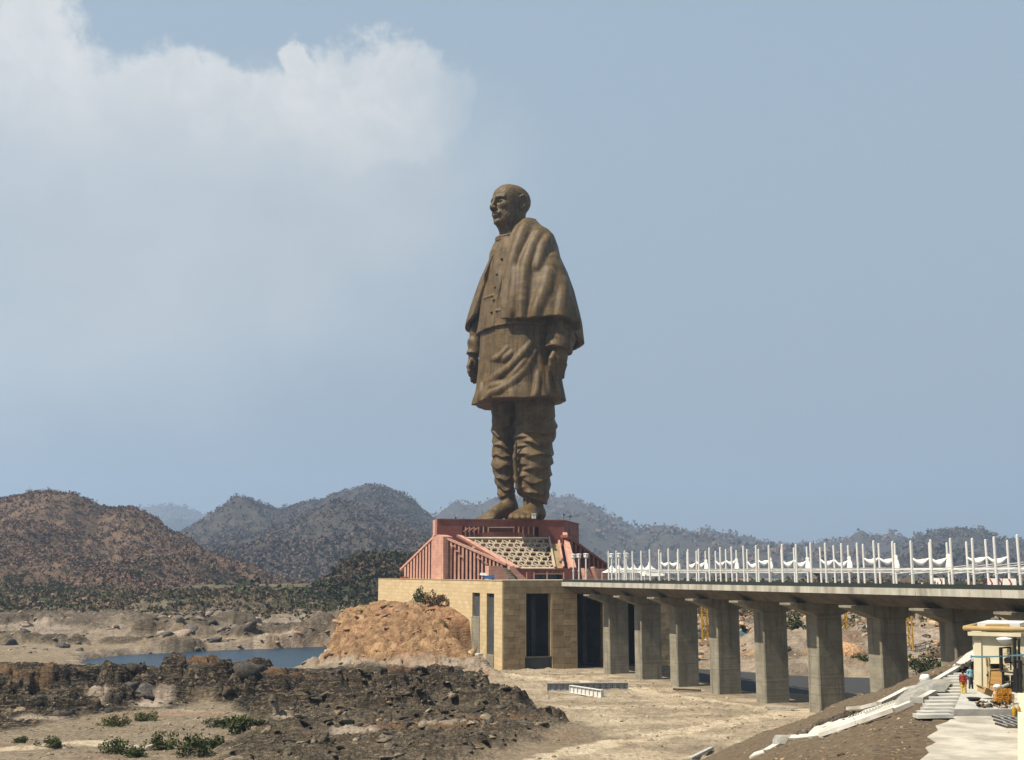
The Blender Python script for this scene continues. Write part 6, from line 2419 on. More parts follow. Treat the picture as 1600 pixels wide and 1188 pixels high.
# precast slabs laid as steps
ST = [(1434, 1117.5, 1490), (1440, 1112.6, 1491), (1446, 1107.3, 1493), (1449, 1101.5, 1496), (1452, 1096, 1499), (1456, 1090.5, 1502), (1460, 1085.5, 1504), (1464, 1080.5, 1506),
      (1468, 1075.8, 1506), (1471, 1070.6, 1506), (1474, 1065.5, 1507), (1480, 1060.5, 1508), (1485, 1056.5, 1509), (1490, 1053.0, 1510)]
for i, (x0, y0, x1) in enumerate(ST):
    a, c = gz(x0, y0, 36.35), gz(x1, y0 - 0.6, 36.45)
    lab = 'long grey concrete slab laid as a step, %s up from the apron' % ordinal(i)
    t = thing('concrete_step', lab, 'step', (a.x, a.y, 35.9), 'concrete slab steps')
    dpt = 0.95
    MB().hexa([a + Vector((0, 0, -.22)), c + Vector((0, 0, -.2)), c + Vector((0, dpt, -.2)), a + Vector((0, dpt, -.22)), a, c, c + Vector((0, dpt, 0)), a + Vector((0, dpt, 0))]).build('tread', M['step_conc'], t)
    MB().hexa([a + Vector((0.1, .25, -1.6)), c + Vector((0, .25, -1.0)), c + Vector((0, dpt - .2, -1.0)), a + Vector((.1, dpt - .2, -1.6)),
               a + Vector((.1, .25, -.222)), c + Vector((0, .25, -.202)), c + Vector((0, dpt - .2, -.202)), a + Vector((.1, dpt - .2, -.222))]).build('support', M['dark_stone'], t)  # coloured dark to stand for the shadow in the gaps between treads
# drain and stair strip down the embankment
dr = thing('drain_channel', 'pale concrete drain channel stepping down the brown embankment', 'drain', emb(1300, 1140))
CH = [[(1172, 1188), (1196, 1180), (1193, 1176), (1180, 1180)], [(1192, 1177), (1205, 1175), (1223, 1164.5), (1211, 1165)],
      [(1223, 1158), (1250, 1157.5), (1285, 1153.5), (1262, 1151), (1227, 1153)],
      [(1264, 1151), (1283, 1155), (1312, 1147), (1341, 1134), (1333, 1124), (1300, 1131), (1275, 1139)],
      [(1334, 1124.5), (1342, 1134), (1380, 1119), (1418, 1104), (1410, 1100), (1388, 1103), (1354, 1113)]]
for poly in CH:
    MB().slab([emb(*p, 0.02) for p in poly], EN_ * 0.22).build('channel_slab', M['white_conc'], dr)
for j in range(5):
    y0 = 1156.5 + j * 1.9
    MB().bar(emb(1219 - j * 0.8, y0, 0.3), emb(1232 - j * 2.2, y0 + 0.6, 0.3), 0.7, 0.35).build('channel_step', M['step_conc'], dr)
for j in range(9):
    y0 = 1105 - j * 2.3
    x0 = 1412 + j * 2.2
    MB().bar(emb(x0, y0, 0.35), emb(x0 + 24 - j * 0.3, y0 - 3.0, 0.35), 0.9, 0.4).build('channel_step', M['step_conc'], dr)
for j in range(7):
    y0 = 1085.5 - j * 2.0
    MB().bar(emb(1440 + j * 1.5, y0, 0.35), emb(1470 + j * 1.5, y0 - 1.6, 0.35), 0.9, 0.4).build('channel_step', M['step_conc'], dr)
for line in ([(1328, 1112), (1352, 1111), (1376, 1105), (1398, 1094), (1420, 1082), (1441, 1078)], [(1285, 1155), (1342, 1136), (1400, 1116), (1440, 1100), (1462, 1088)],
             [(1452, 1077), (1475, 1063), (1500, 1048), (1524, 1031)], [(1355, 1121), (1380, 1111), (1405, 1102)]):
    for a, c in zip(line[:-1], line[1:]):
        MB().bar(emb(*a, 0.3), emb(*c, 0.3), 0.45, 0.3).build('kerb', M['white_conc'], dr)
MB().slab([emb(*p, 0.1) for p in ((1490, 1047), (1524, 1034), (1526, 1018), (1512, 1026))], EN_ * 0.25).build('upper_landing', M['white_conc'], dr)
tooth = 0
for j in range(16):
    px, py = 1330 + j * 4.6, 1131 - j * 1.62
    MB().bar(emb(px, py, 0.5), emb(px + 2.4, py - 0.9, 0.5), 0.5, 0.12).build('notch', M['step_conc'], dr)

# rock pieces
def rock_mesh(seed, sub=2, cuts=11, d0=0.42, d1=0.80):
    r = np.random.default_rng(seed)
    bm = bmesh.new()
    bmesh.ops.create_icosphere(bm, subdivisions=sub, radius=1.0)
    P = np.array([v.co[:] for v in bm.verts])
    Fs = np.array([[v.index for v in f.verts] for f in bm.faces])
    bm.free()
    for _ in range(cuts):
        n_ = r.normal(size=3)
        n_ /= np.linalg.norm(n_)
        d = r.uniform(d0, d1)
        e = P @ n_ - d
        P = P - np.where(e > 0, e, 0)[:, None] * n_ * 0.92
    P = P * (1 + 0.06 * r.normal(size=(len(P), 1)))
    return P, Fs


ROCKS = [rock_mesh(500 + i, 1 if i % 2 else 2) for i in range(10)]
SMALL = [rock_mesh(700 + i, 1, 8) for i in range(8)]


def rock_field(name, label, P, S, C, seed=1, lib=SMALL, squash=(0.5, 0.8), yaw=None, stretch=(0.8, 1.4), tilt=0.25, kind='stuff'):
    r = np.random.default_rng(seed)
    VV, FF, TT = [], [], []
    off = 0
    for p, s, c in zip(P, S, C):
        B, Fs = lib[r.integers(len(lib))]
        a = (yaw + r.normal(0, 0.25)) if yaw is not None else r.uniform(0, 6.28)
        sx, sy, sz = r.uniform(*stretch), 1.0, r.uniform(*squash)
        if yaw is not None:
            sx *= 2.0
        Q = B * np.array([sx, sy, sz]) * s
        tx, ty = r.normal(0, tilt, 2)
        ca, sa = math.cos(a), math.sin(a)
        Q = Q @ np.array([[1, 0, tx], [0, 1, ty], [-tx, -ty, 1]]).T
        Q = Q @ np.array([[ca, sa, 0], [-sa, ca, 0], [0, 0, 1]])
        VV.append(Q + p)
        FF.append(Fs + off)
        off += len(B)
        TT.append(np.repeat((c * r.uniform(0.75, 1.25))[None, :], len(B), 0))
    o = npmesh(name, np.concatenate(VV), np.concatenate(FF), M['rock_tint'], None, False)
    paint(o, 'tint', np.concatenate(TT))
    return tag(o, label, kind=kind)


m, n, b = newmat('rock_tint')
a_ = n.node('ShaderNodeAttribute')
a_.attribute_name = 'tint'
pos = n.node('ShaderNodeNewGeometry').outputs['Position']
nz = n.noise(pos, 1.1, 7.0, 0.68)
k_ = n.ramp(nz, 0.32, 0.68, 0.45, 1.5)
cc = n.node('ShaderNodeCombineXYZ')
for i in range(3):
    n.link(k_, cc.inputs[i])
n.link(n.mix(1.0, a_.outputs['Color'], cc.outputs[0], 'MULTIPLY'), b.inputs['Base Color'])
b.inputs['Roughness'].default_value = 0.95
b.inputs['Specular IOR Level'].default_value = 0.15
bumped(n, b, nz, 0.8, 0.35)
M['rock_tint'] = m

P, S_ = [], []
r = np.random.default_rng(77)
for (xa, ya, xb, yb, cnt, wd) in ((1250, 1151, 1286, 1134, 40, 2.5), (1286, 1134, 1332, 1119, 46, 5), (1446, 1070, 1516, 1041, 70, 2.0)):
    for _ in range(cnt):
        t_ = r.uniform()
        P.append(np.array(emb(xa + (xb - xa) * t_, ya + (yb - ya) * t_ + r.normal(0, wd * 0.35), 0.15)))
        S_.append(r.uniform(0.25, 0.55))
rock_field('loose_stones', 'dark broken stones lining the concrete drain', P, S_, [np.array([0.06, 0.05, 0.04]) * r.uniform(0.6, 2.2) for _ in P], 5)
P, S_ = [], []
for _ in range(1500):
    a, b_ = r.uniform(), r.uniform() ** 0.7
    i = int(a * (NA - 1))
    j = int(b_ * (NB_ - 1)) + 8
    P.append(V[j, i])
    S_.append(r.uniform(0.05, 0.2) * (1.6 if r.uniform() < 0.06 else 1))
rock_field('embankment_gravel', 'pebbles scattered over the earth embankment', P, S_, [np.array([0.24, 0.18, 0.12]) * r.uniform(0.4, 1.6) for _ in P], 6)

# ------------------------------------------------------------------ small cream building
YB = 88.0
WN = Vector((-0.5, -0.866, 0))
WP = at(1521, 1030, YB)
cb = thing('cream_building', 'small cream plastered building with a round tan coping at the right edge', 'building', at(1560, 1080, YB))


def bp(px, py, off=0.0):
    return onp(px, py, WP, WN) + WN * off


zt = bp(1522, 992).z
zb = ZS


def sbox(pxl, pxr, off, z0, z1, dep=7.0):
    a, c = flat(bp(pxl, 1030, off), z0), flat(bp(pxr, 1030, off), z0)
    q_ = [a, c, c - WN * dep, a - WN * dep]
    return MB().hexa(q_ + [flat(p, z1) for p in q_])


sbox(1521.5, 1655, 0, zb, zt).build('wall', M['cream'], cb)
zc0, zc1 = bp(1515, 993).z, bp(1515, 987).z
sbox(1516, 1599, 0.4, zc0 + 0.003, zc1, 7.6).build('cornice', M['cream'], cb)
rc = (bp(1510, 977.5).z - bp(1510, 985.5).z) / 2
zr = bp(1510, 981.5).z
MB().tube([flat(bp(1509.5, 1030, .3), zr), flat(bp(1655, 1030, .3), zr)], rc, 14).build('coping', M['coping'], cb, True)
MB().tube([flat(bp(1512, 1030, .3), zr), flat(bp(1512, 1030, .3) - WN * 7.4, zr)], rc, 14).build('coping', M['coping'], cb, True)
sbox(1530, 1597, -0.1, bp(1530, 979).z, bp(1530, 973.2).z, 5.5).build('roof_slab', M['white'], cb)
MB().hexa([bp(1537, 980, .1), bp(1578, 980, .1), bp(1578, 980, -1), bp(1537, 980, -1), bp(1541, 975.6, .1), bp(1576, 975.2, .1), bp(1576, 975.2, -1), bp(1541, 975.6, -1)]).build('roof_patch', M['coping'], cb)
# pilaster strips and wall fittings
MB().slab([bp(1521.6, 1086, .004), bp(1533, 1086, .004), bp(1532, 1000, .004), bp(1521.6, 1000, .004)], (0, -0.12, 0)).build('pilaster', M['cream'], cb)
MB().slab([bp(1548, 1046, .02), bp(1565, 1046, .02), bp(1565, 1037, .02), bp(1548, 1037, .02)], (0, -0.03, 0)).build('opening', M['black'], cb)
MB().slab([bp(1546.5, 1036.8, .03), bp(1567, 1036.8, .03), bp(1567, 1035.8, .03), bp(1546.5, 1035.8, .03)], (0, -0.3, 0)).build('sill', M['cream'], cb)
for px in (1541.5, 1545.5):
    MB().tube([bp(px - 1, 1026, .08), bp(px, 1036, .09), bp(px + 1.5, 1052, .08), bp(px + 2, 1075, .08)], 0.05, 6).build('conduit', M['coping'], cb)
MB().lathe(bp(1543.5, 1056, 0.1), [(0.08, 0), (0.1, 0.06), (0.08, 0.12)], 8).build('junction_box', M['black'], cb)
dp = thing('wooden_panel', 'brown wooden panel leaning against the cream wall', 'panel', bp(1558, 1074, 0.6))
MB().slab([bp(1546.5, 1074, .7), bp(1569, 1073, .7), bp(1567.5, 1044.5, .3), bp(1547.5, 1045, .3)], (0, -0.09, 0)).build('sheet', M['wood'], dp)
for a, c in (((1547, 1074), (1548, 1045)), ((1568.3, 1073), (1567, 1044.5)), ((1547.5, 1046), (1567.5, 1045.5))):
    MB().bar(bp(*a, .82 if a[1] > 1060 else .43), bp(*c, .43), 0.09, 0.05).build('batten', M['card'], dp)
# rig of black pipework in front of the wall
rg = thing('pipe_rig', 'black iron pipe rig with a pulley in front of the cream wall', 'rig', bp(1580, 1085, 1.0))
for a, c, w_ in (((1567.5, 1046, 1), (1566.5, 1011, 1), 0.26), ((1590, 1084, 1.2), (1588.5, 995, 1.2), 0.22), ((1594.5, 1084, 0.7), (1594, 997, 0.7), 0.16), ((1571, 1084, 1), (1570, 1046, 1), 0.2),
                 ((1564.5, 1011.5, 1), (1581, 1010.5, 1), 0.12), ((1580, 998.5, 1.1), (1596, 997.5, 1.1), 0.14), ((1566, 1047, 1.1), (1588, 1050, 1.1), 0.12), ((1573, 1035, 1), (1600, 1033, 1), 0.08),
                 ((1588, 1029, 1.3), (1606, 1038, 1.3), 0.08), ((1570, 1064, 1), (1600, 1063, 1), 0.10), ((1582, 1046, .9), (1581, 1010, .9), 0.10), ((1599, 1100, 1.6), (1598, 1030, 1.6), 0.3), ((1594, 1090, 1.6), (1593, 1042, 1.6), 0.22)):
    MB().tube([bp(*a), bp(*c)], w_ / 2, 8).build('pipe', M['black'], rg)
for j in range(6):
    MB().tube([bp(1571, 1020 + j * 4.5, 1.0), bp(1580, 1019.5 + j * 4.5, 1.0)], 0.035, 6).build('rung', M['coping'], rg)
MB().tube([bp(1577.5, 1030, 1.4), bp(1577.5, 1030, 1.15)], 0.22, 14).build('pulley', M['black'], rg)
MB().slab([bp(1584, 1080, 1.0), bp(1600, 1080, 1.0), bp(1601, 1052, 1.0), bp(1585, 1054, 1.0)], (0, 0.3, 0)).build('motor_box', M['black'], rg)
MB().slab([bp(1573, 1082, .8), bp(1580, 1082, .8), bp(1580, 1054, .8), bp(1573, 1054, .8)], (0, 0.25, 0)).build('grey_box', M['dark_stone'], rg)
lm_ = thing('wall_lamp', 'white bowl lamp bracketed to the cream wall', 'lamp', bp(1574, 1000, 0.8))
MB().lathe(bp(1573, 1007, .9), [(0.12, 0.0), (0.34, 0.16), (0.52, 0.34), (0.58, 0.44), (0.50, 0.50), (0.1, 0.56)], 16).build('bowl', M['white'], lm_, True)
MB().tube([bp(1576, 997.5, .9), bp(1576, 996, .2), bp(1576, 996, 0)], 0.05, 6).build('bracket', M['black'], lm_)
rb = thing('blue_ribbon', 'light blue ribbon stretched across in front of the cream building', 'ribbon', bp(1525, 1024, 1.8))
pts = [(1523, 1023.8, 1.8), (1540, 1024.2, 2.0), (1556, 1023.6, 2.2), (1575, 1022.3, 2.4), (1600, 1020.5, 2.7), (1640, 1018, 3.0)]
vs, fs = [], []
for j, (x, y, o_) in enumerate(pts):
    hw = 1.2 + 0.4 * math.sin(j * 1.7)
    vs += [bp(x, y - hw, o_), bp(x, y + hw, o_ - 0.05), bp(x, y + hw, o_ - 0.08), bp(x, y - hw, o_ - 0.03)]
for j in range(len(pts) - 1):
    for e in range(4):
        fs.append((j * 4 + e, j * 4 + (e + 1) % 4, j * 4 + 4 + (e + 1) % 4, j * 4 + 4 + e))
MB().add(vs, fs).build('tape', M['blue'], rb)
MB().tube([bp(1523.4, 1026.5, 1.8), bp(1523.4, 1021.5, 1.8)], 0.05, 8).build('knot', M['blue'], rb)

# ------------------------------------------------------------------ clutter on the plinth
def pz(px, py):
    return gnd(px, py, ZPL)


def tilted_box(mb, c, sx, sy, sz, yaw, tx=0.0, ty=0.0):
    mt = Matrix.Rotation(yaw, 4, 'Z') @ Matrix.Rotation(tx, 4, 'X') @ Matrix.Rotation(ty, 4, 'Y')
    P = [Vector(c) + mt @ Vector((x * sx / 2, y * sy / 2, z * sz)) for z in (0, 1) for x, y in ((-1, -1), (1, -1), (1, 1), (-1, 1))]
    return mb.hexa(P)


c0 = pz(1541, 1093)
t = thing('cardboard_box', 'tilted brown cardboard box with open flaps on the rubbish pile', 'box', c0 + Vector((0, 0.3, 0.0)))
tilted_box(MB(), c0 + Vector((0, .3, .35)), 0.85, 0.6, 0.42, 0.5, 0.25, 0.35).build('carton', M['card'], t)
tilted_box(MB(), c0 + Vector((.62, .1, .62)), 0.45, 0.5, 0.03, 0.5, 0.1, -0.25).build('flap', M['card'], t)
tilted_box(MB(), c0 + Vector((-.30, .2, .78)), 0.35, 0.5, 0.03, 0.5, 0.2, 0.75).build('flap', M['card'], t)
k = 0
for (px, py, lift) in ((1562, 1101.5, 0), (1571, 1101.5, 0), (1580, 1101, 0), (1563, 1101.5, .34), (1572, 1101.3, .34), (1581, 1101, .34), (1567, 1101.4, .68), (1577, 1101.2, .68)):
    c0 = pz(px, py) + Vector((0, 0, lift))
    where = {0: 'bottom', 1: 'middle', 2: 'top'}[round(lift / .34)]
    side_ = ('left end', 'middle', 'right end')[k % 3] if lift < 0.5 else ('left end', 'right end')[k % 2]
    t = thing('orange_crate', 'orange plastic crate in the %s row of the stack, %s' % (where, side_), 'crate', c0, 'stacked orange crates')
    mb = MB()
    w_, d_, h_ = 0.41, 0.60, 0.32
    mb.box(c0.x - w_ / 2, c0.x + w_ / 2, c0.y, c0.y + d_, c0.z, c0.z + 0.03)
    mb.build('base', M['orange'], t)
    for zz, hh in ((0.05, .05), (.15, .06), (.26, .05)):
        mb = MB()
        mb.box(c0.x - w_ / 2, c0.x + w_ / 2, c0.y, c0.y + .02, c0.z + zz, c0.z + zz + hh)
        mb.box(c0.x - w_ / 2, c0.x + w_ / 2, c0.y + d_ - .02, c0.y + d_, c0.z + zz, c0.z + zz + hh)
        mb.box(c0.x - w_ / 2, c0.x - w_ / 2 + .02, c0.y + .021, c0.y + d_ - .021, c0.z + zz, c0.z + zz + hh)
        mb.box(c0.x + w_ / 2 - .02, c0.x + w_ / 2, c0.y + .021, c0.y + d_ - .021, c0.z + zz, c0.z + zz + hh)
        mb.build('slat', M['orange'], t)
    mb = MB()
    for sx in (-1, 1):
        for yy_ in (c0.y - .004, c0.y + d_ - .036):
            xx_ = c0.x + sx * (w_ / 2 - .015)
            mb.box(xx_ - .02, xx_ + .02, yy_, yy_ + .04, c0.z + .03, c0.z + h_)
    mb.build('corner_posts', M['orange'], t)
    k += 1


def sack(name, label, c, rad, mat, seed, ax=None):
    t = thing(name, label, 'sack', c)
    f_ = Field(np.array(c) - max(rad) * 1.4, np.array(c) + max(rad) * 1.5, max(rad) / 9)
    f_.ell(np.array(c) + np.array([0, 0, rad[2] * .8]), np.eye(3) if ax is None else ax, rad)
    X, Y, Z = f_.xyz()
    f_.v = (f_.v - 0.08 * max(rad) * np.sin(X * 9 / max(rad) * .5 + seed) * np.sin(Y * 8 / max(rad) * .5) * np.sin(Z * 7 / max(rad) * .5 + 1)).astype(np.float32)
    f_.build('bag', mat, t)
    return t


sack('white_sack', 'white plastic sack on top of the orange crates', pz(1562, 1101.5) + Vector((0, .2, 1.0)), (0.26, 0.2, 0.16), M['cloth'], 1)
c0 = pz(1577, 1101.2) + Vector((0, .3, 1.08))
t = thing('matting_roll', 'pale roll of matting resting on the orange crates', 'roll', c0)
MB().tube([c0 + Vector((-.35, -.1, 0)), c0 + Vector((.25, .25, .16))], 0.10, 12).build('roll', M['step_conc'], t)
for e in (c0 + Vector((-.36, -.105, 0)), c0 + Vector((.26, .255, .16))):
    MB().tube([e, e + Vector((.03, .02, .01))], 0.055, 10).build('core', M['card'], t)
sack('white_sack', 'white plastic sack propped on the kerb of the drain', emb(1449, 1074, 0.4), (0.45, 0.35, 0.42), M['cloth'], 2)
# black basin
c0 = pz(1522, 1095.5)
t = thing('black_basin', 'black mixing basin lying on the pale plinth', 'basin', c0)
MB().lathe(c0, [(0.30, 0.0), (0.40, 0.14), (0.46, 0.2), (0.40, 0.19), (0.26, 0.05)], 18).build('bowl', M['black'], t, True)
MB().lathe(c0, [(0.45, 0.195), (0.49, 0.21), (0.45, 0.225)], 18).build('rim', M['black'], t, True)
# rubbish heap
P, S_, C2 = [], [], []
r = np.random.default_rng(21)
for _ in range(90):
    px = r.uniform(1526, 1582)
    p = pz(px, r.uniform(1098, 1107))
    P.append(np.array(p) + np.array([0, 0, r.uniform(0, .22)]))
    S_.append(r.uniform(0.06, 0.19))
    C2.append(np.array([(0.02, 0.02, 0.02), (0.45, 0.43, 0.38), (0.30, 0.20, 0.10), (0.04, 0.035, 0.03), (0.16, 0.10, 0.06)][r.integers(5)]))
rock_field('rubbish_heap', 'heap of dark rubbish, offcuts and rags on the plinth', P, S_, C2, 8)
# two yellow gas bottles
for i, px in enumerate((1585.5, 1592.5)):
    c0 = gz(px, 1124)
    t = thing('gas_bottle', 'yellow gas bottle standing by the grating, %s one' % ('left-hand' if i == 0 else 'right-hand'), 'gas bottle', c0, 'yellow gas bottles')
    MB().lathe(c0, [(0.10, 0.0), (0.125, .05), (0.125, 0.62), (0.10, 0.72), (0.05, 0.78)], 14).build('cylinder', M['yellow'], t, True)
    MB().lathe(c0 + Vector((0, 0, .78)), [(0.03, 0), (0.03, .07), (0.05, .08), (0.05, .11)], 8).build('valve', M['grey_steel'], t)
# steel gratings
for j in range(3):
    a = gz(1564 + j * 3, 1127 + j * 6)
    t = thing('steel_grating', ('dark steel grating lying nearest the plinth', 'dark steel grating in the middle of the three', 'dark steel grating nearest the picture bottom')[j], 'grating', a + Vector((0, 0, 0.07 + 0.0 * j)), 'dark steel gratings')
    for q_ in range(7):
        MB().bar(a + Vector((0, q_ * .26 - .2, .12)), a + Vector((1.55, q_ * .26 - .25, .12)), 0.07, 0.10).build('bar', M['dark_stone'], t)
    for q_ in range(4):
        MB().bar(a + Vector((.1 + q_ * .42, -.22, .20)), a + Vector((.1 + q_ * .42, 1.4, .20)), 0.05, 0.05).build('cross_bar', M['grey_steel'], t)
# tan wall end at the picture edge
p0 = gz(1594.5, 1192)
t = thing('boundary_wall', 'narrow end of a tan plastered wall at the picture edge', 'wall', p0)
a, c = gz(1591.5, 1085), gz(1594, 1290)
z1 = at(1593, 1092, a.y).z
MB().hexa([a, a + Vector((1.2, 0, 0)), c + Vector((1.2, 0, 0)), c, a + Vector((0, 0, .35)), a + Vector((1.2, 0, .35)), c + Vector((1.2, 0, .35)), c + Vector((0, 0, .35))]).build('wall', M['coping'], t)
MB().hexa([a + Vector((-.04, 0, .352)), a + Vector((1.25, 0, .352)), c + Vector((1.25, 0, .352)), c + Vector((-.04, 0, .352)), a + Vector((-.04, 0, .45)), a + Vector((1.25, 0, .45)), c + Vector((1.25, 0, .45)), c + Vector((-.04, 0, .45))]).build('coping', M['cream'], t)

# ------------------------------------------------------------------ the two people on the steps
pr = make_person('person', 'person in a dark red top and yellow trousers walking up the slab steps', POSE_C, ((0.26, 0.02, 0.02), (0.62, 0.42, 0.03)), 0.02)
pr.location = gz(1506.5, 1087, 36.40)
pr.rotation_euler = (0, 0, R(150))
pb = make_person('person', 'person in a light blue shirt and dark trousers with one hand on the hip', POSE_B, ((0.22, 0.45, 0.58), (0.03, 0.04, 0.07)), 0.02)
pb.location = gz(1517.5, 1077.5, 36.50)
pb.rotation_euler = (0, 0, R(20))
ch_ = MB().slab([gz(1508, 1084, 36.3), gz(1530, 1084, 36.3), gz(1532, 1066, 36.3), gz(1509, 1066, 36.3)], (0, 0, 0.18)).build('landing_slab', M['slab_conc'], pl)

# ------------------------------------------------------------------ boulders and rubble
def scatter_in(poly_px, count, z=4.0, seed=1):
    r = np.random.default_rng(seed)
    poly = gp(poly_px, z)
    xs, ys = [p[0] for p in poly], [p[1] for p in poly]
    X, Y = r.uniform(min(xs), max(xs), count * 8), r.uniform(min(ys), max(ys), count * 8)
    k = poly_sd(X, Y, poly) < 0
    return X[k][:count], Y[k][:count]


DPX = [(-60, 1040), (120, 1042), (220, 1044), (480, 1050), (640, 1058), (740, 1068), (770, 1088), (860, 1128), (800, 1150), (640, 1170), (440, 1130), (330, 1098), (250, 1108), (130, 1118), (60, 1135), (-60, 1150)]
r = np.random.default_rng(41)
X, Y = scatter_in(DPX, 1500, 4, 41)
Z = height_at(X, Y)
S_ = np.exp(r.normal(0.0, 0.6, len(X))) * 0.62
cols = [np.array([(0.075, 0.062, 0.050), (0.11, 0.09, 0.068), (0.19, 0.145, 0.10), (0.26, 0.18, 0.105), (0.05, 0.045, 0.04)][k]) for k in r.choice(5, len(X), p=[.34, .28, .14, .10, .14])]
rock_field('boulder_field', 'dark broken boulders heaped over the rock bank', np.stack([X, Y, Z - 0.1 * S_], -1), S_, cols, 42, ROCKS, (0.55, 0.95))
LPX = [(430, 1115), (560, 1088), (760, 1088), (868, 1128), (830, 1158), (700, 1200), (330, 1230), (350, 1180)]
X, Y = scatter_in(LPX, 520, 4, 43)
Z = height_at(X, Y)
S_ = np.exp(r.normal(-0.15, 0.4, len(X))) * 0.9
cols = [np.array([(0.095, 0.078, 0.058), (0.14, 0.115, 0.082), (0.25, 0.20, 0.14), (0.06, 0.052, 0.042)][k]) for k in r.choice(4, len(X), p=[.36, .3, .2, .14])]
rock_field('ledge_slabs', 'tilted grey-brown rock ledges running up the riverbed', np.stack([X, Y, Z - 0.1], -1), S_, cols, 44, ROCKS, (0.35, 0.7), yaw=math.atan2(0.94, 0.34), stretch=(1.0, 2.2), tilt=0.22)
# pebbles on gravel and sand
for poly, cnt, base, seed, sz, lab in (([(-60, 1110), (330, 1098), (440, 1130), (380, 1230), (-60, 1230)], 1500, (0.27, 0.22, 0.155), 45, 0.28, 'pebbles on the gravel flat between the rock banks'),
                                  ([(690, 1048), (950, 1050), (1110, 1085), (1300, 1120), (1100, 1230), (800, 1230), (860, 1140), (780, 1080)], 1500, (0.33, 0.27, 0.19), 46, 0.26, 'pebbles and rubble on the sandy flat below the bridge')):
    X, Y = scatter_in(poly, cnt, 4, seed)
    g_ = fbm(X / 14, Y / 9, 3, seed=seed)
    kk_ = g_ > -0.05
    X, Y = X[kk_], Y[kk_]
    S_ = np.exp(r.normal(0, 0.55, len(X))) * sz
    rock_field('pebbles', lab, np.stack([X, Y, height_at(X, Y)], -1), S_, [np.array(base) * r.uniform(0.35, 1.4) for _ in X], seed)
# orange mound slabs
X, Y = r.uniform(-140, 30, 9000), r.uniform(440, 760, 9000)
mh, wv, d = mound_height(X, Y)
kk_ = (mh > 1.5) & (d > 4)
X, Y = X[kk_][:330], Y[kk_][:330]
S_ = np.exp(r.normal(0, 0.4, len(X))) * 1.1
cols = [np.array([(0.33, 0.20, 0.105), (0.40, 0.27, 0.15), (0.26, 0.15, 0.09), (0.36, 0.24, 0.17)][k]) for k in r.choice(4, len(X))]
rock_field('mound_slabs', 'orange rock slabs breaking out of the mound', np.stack([X, Y, height_at(X, Y) - 0.35 * S_], -1), S_, cols, 47, ROCKS, (0.35, 0.7), yaw=0.9, tilt=0.3)
# far bank
X, Y = scatter_in([(-100, 972), (560, 978), (560, 1004), (430, 1011), (120, 1028), (-100, 1036)], 900, 2.0, 48)
g_ = fbm(X / 70, Y / 90, 3, seed=48)
kk_ = g_ > -0.12
X, Y, g_ = X[kk_], Y[kk_], g_[kk_]
S_ = np.exp(r.normal(0.25, 0.6, len(X))) * 1.0
cols = [(np.array([(0.30, 0.23, 0.18), (0.38, 0.30, 0.23), (0.17, 0.145, 0.12), (0.09, 0.08, 0.075)][k])) for k in r.choice(4, len(X), p=[.32, .2, .28, .20])]
rock_field('bank_boulders', 'pinkish grey boulders along the far river bank', np.stack([X, Y, height_at(X, Y)], -1), S_, cols, 49, ROCKS, (0.45, 0.8))
X, Y = scatter_in([(1060, 975), (1500, 975), (1500, 1046), (1250, 1048), (1080, 1035)], 900, 4.0, 50)
S_ = np.exp(r.normal(0.45, 0.5, len(X))) * 1.2
cols = [(np.array([(0.36, 0.22, 0.125), (0.42, 0.30, 0.19), (0.22, 0.15, 0.10), (0.10, 0.085, 0.07)][k])) for k in r.choice(4, len(X), p=[.35, .25, .22, .18])]
rock_field('bank_boulders', 'orange and brown boulders behind the bridge piers', np.stack([X, Y, height_at(X, Y)], -1), S_, cols, 51, ROCKS, (0.45, 0.85))

X, Y = scatter_in([(225, 992), (300, 978), (395, 976), (400, 1004), (330, 1012), (235, 1018)], 200, 2.0, 52)
S_ = np.exp(r.normal(0.35, 0.5, len(X))) * 1.1
cols = [(np.array([(0.13, 0.115, 0.10), (0.19, 0.165, 0.14), (0.08, 0.072, 0.066), (0.32, 0.27, 0.22)][k])) for k in r.choice(4, len(X), p=[.35, .25, .22, .18])]
rock_field('bank_boulders', 'dark grey cracked rocks heaped on the far shore', np.stack([X, Y, height_at(X, Y) + 0.2 * S_], -1), S_, cols, 53, ROCKS, (0.5, 0.9))
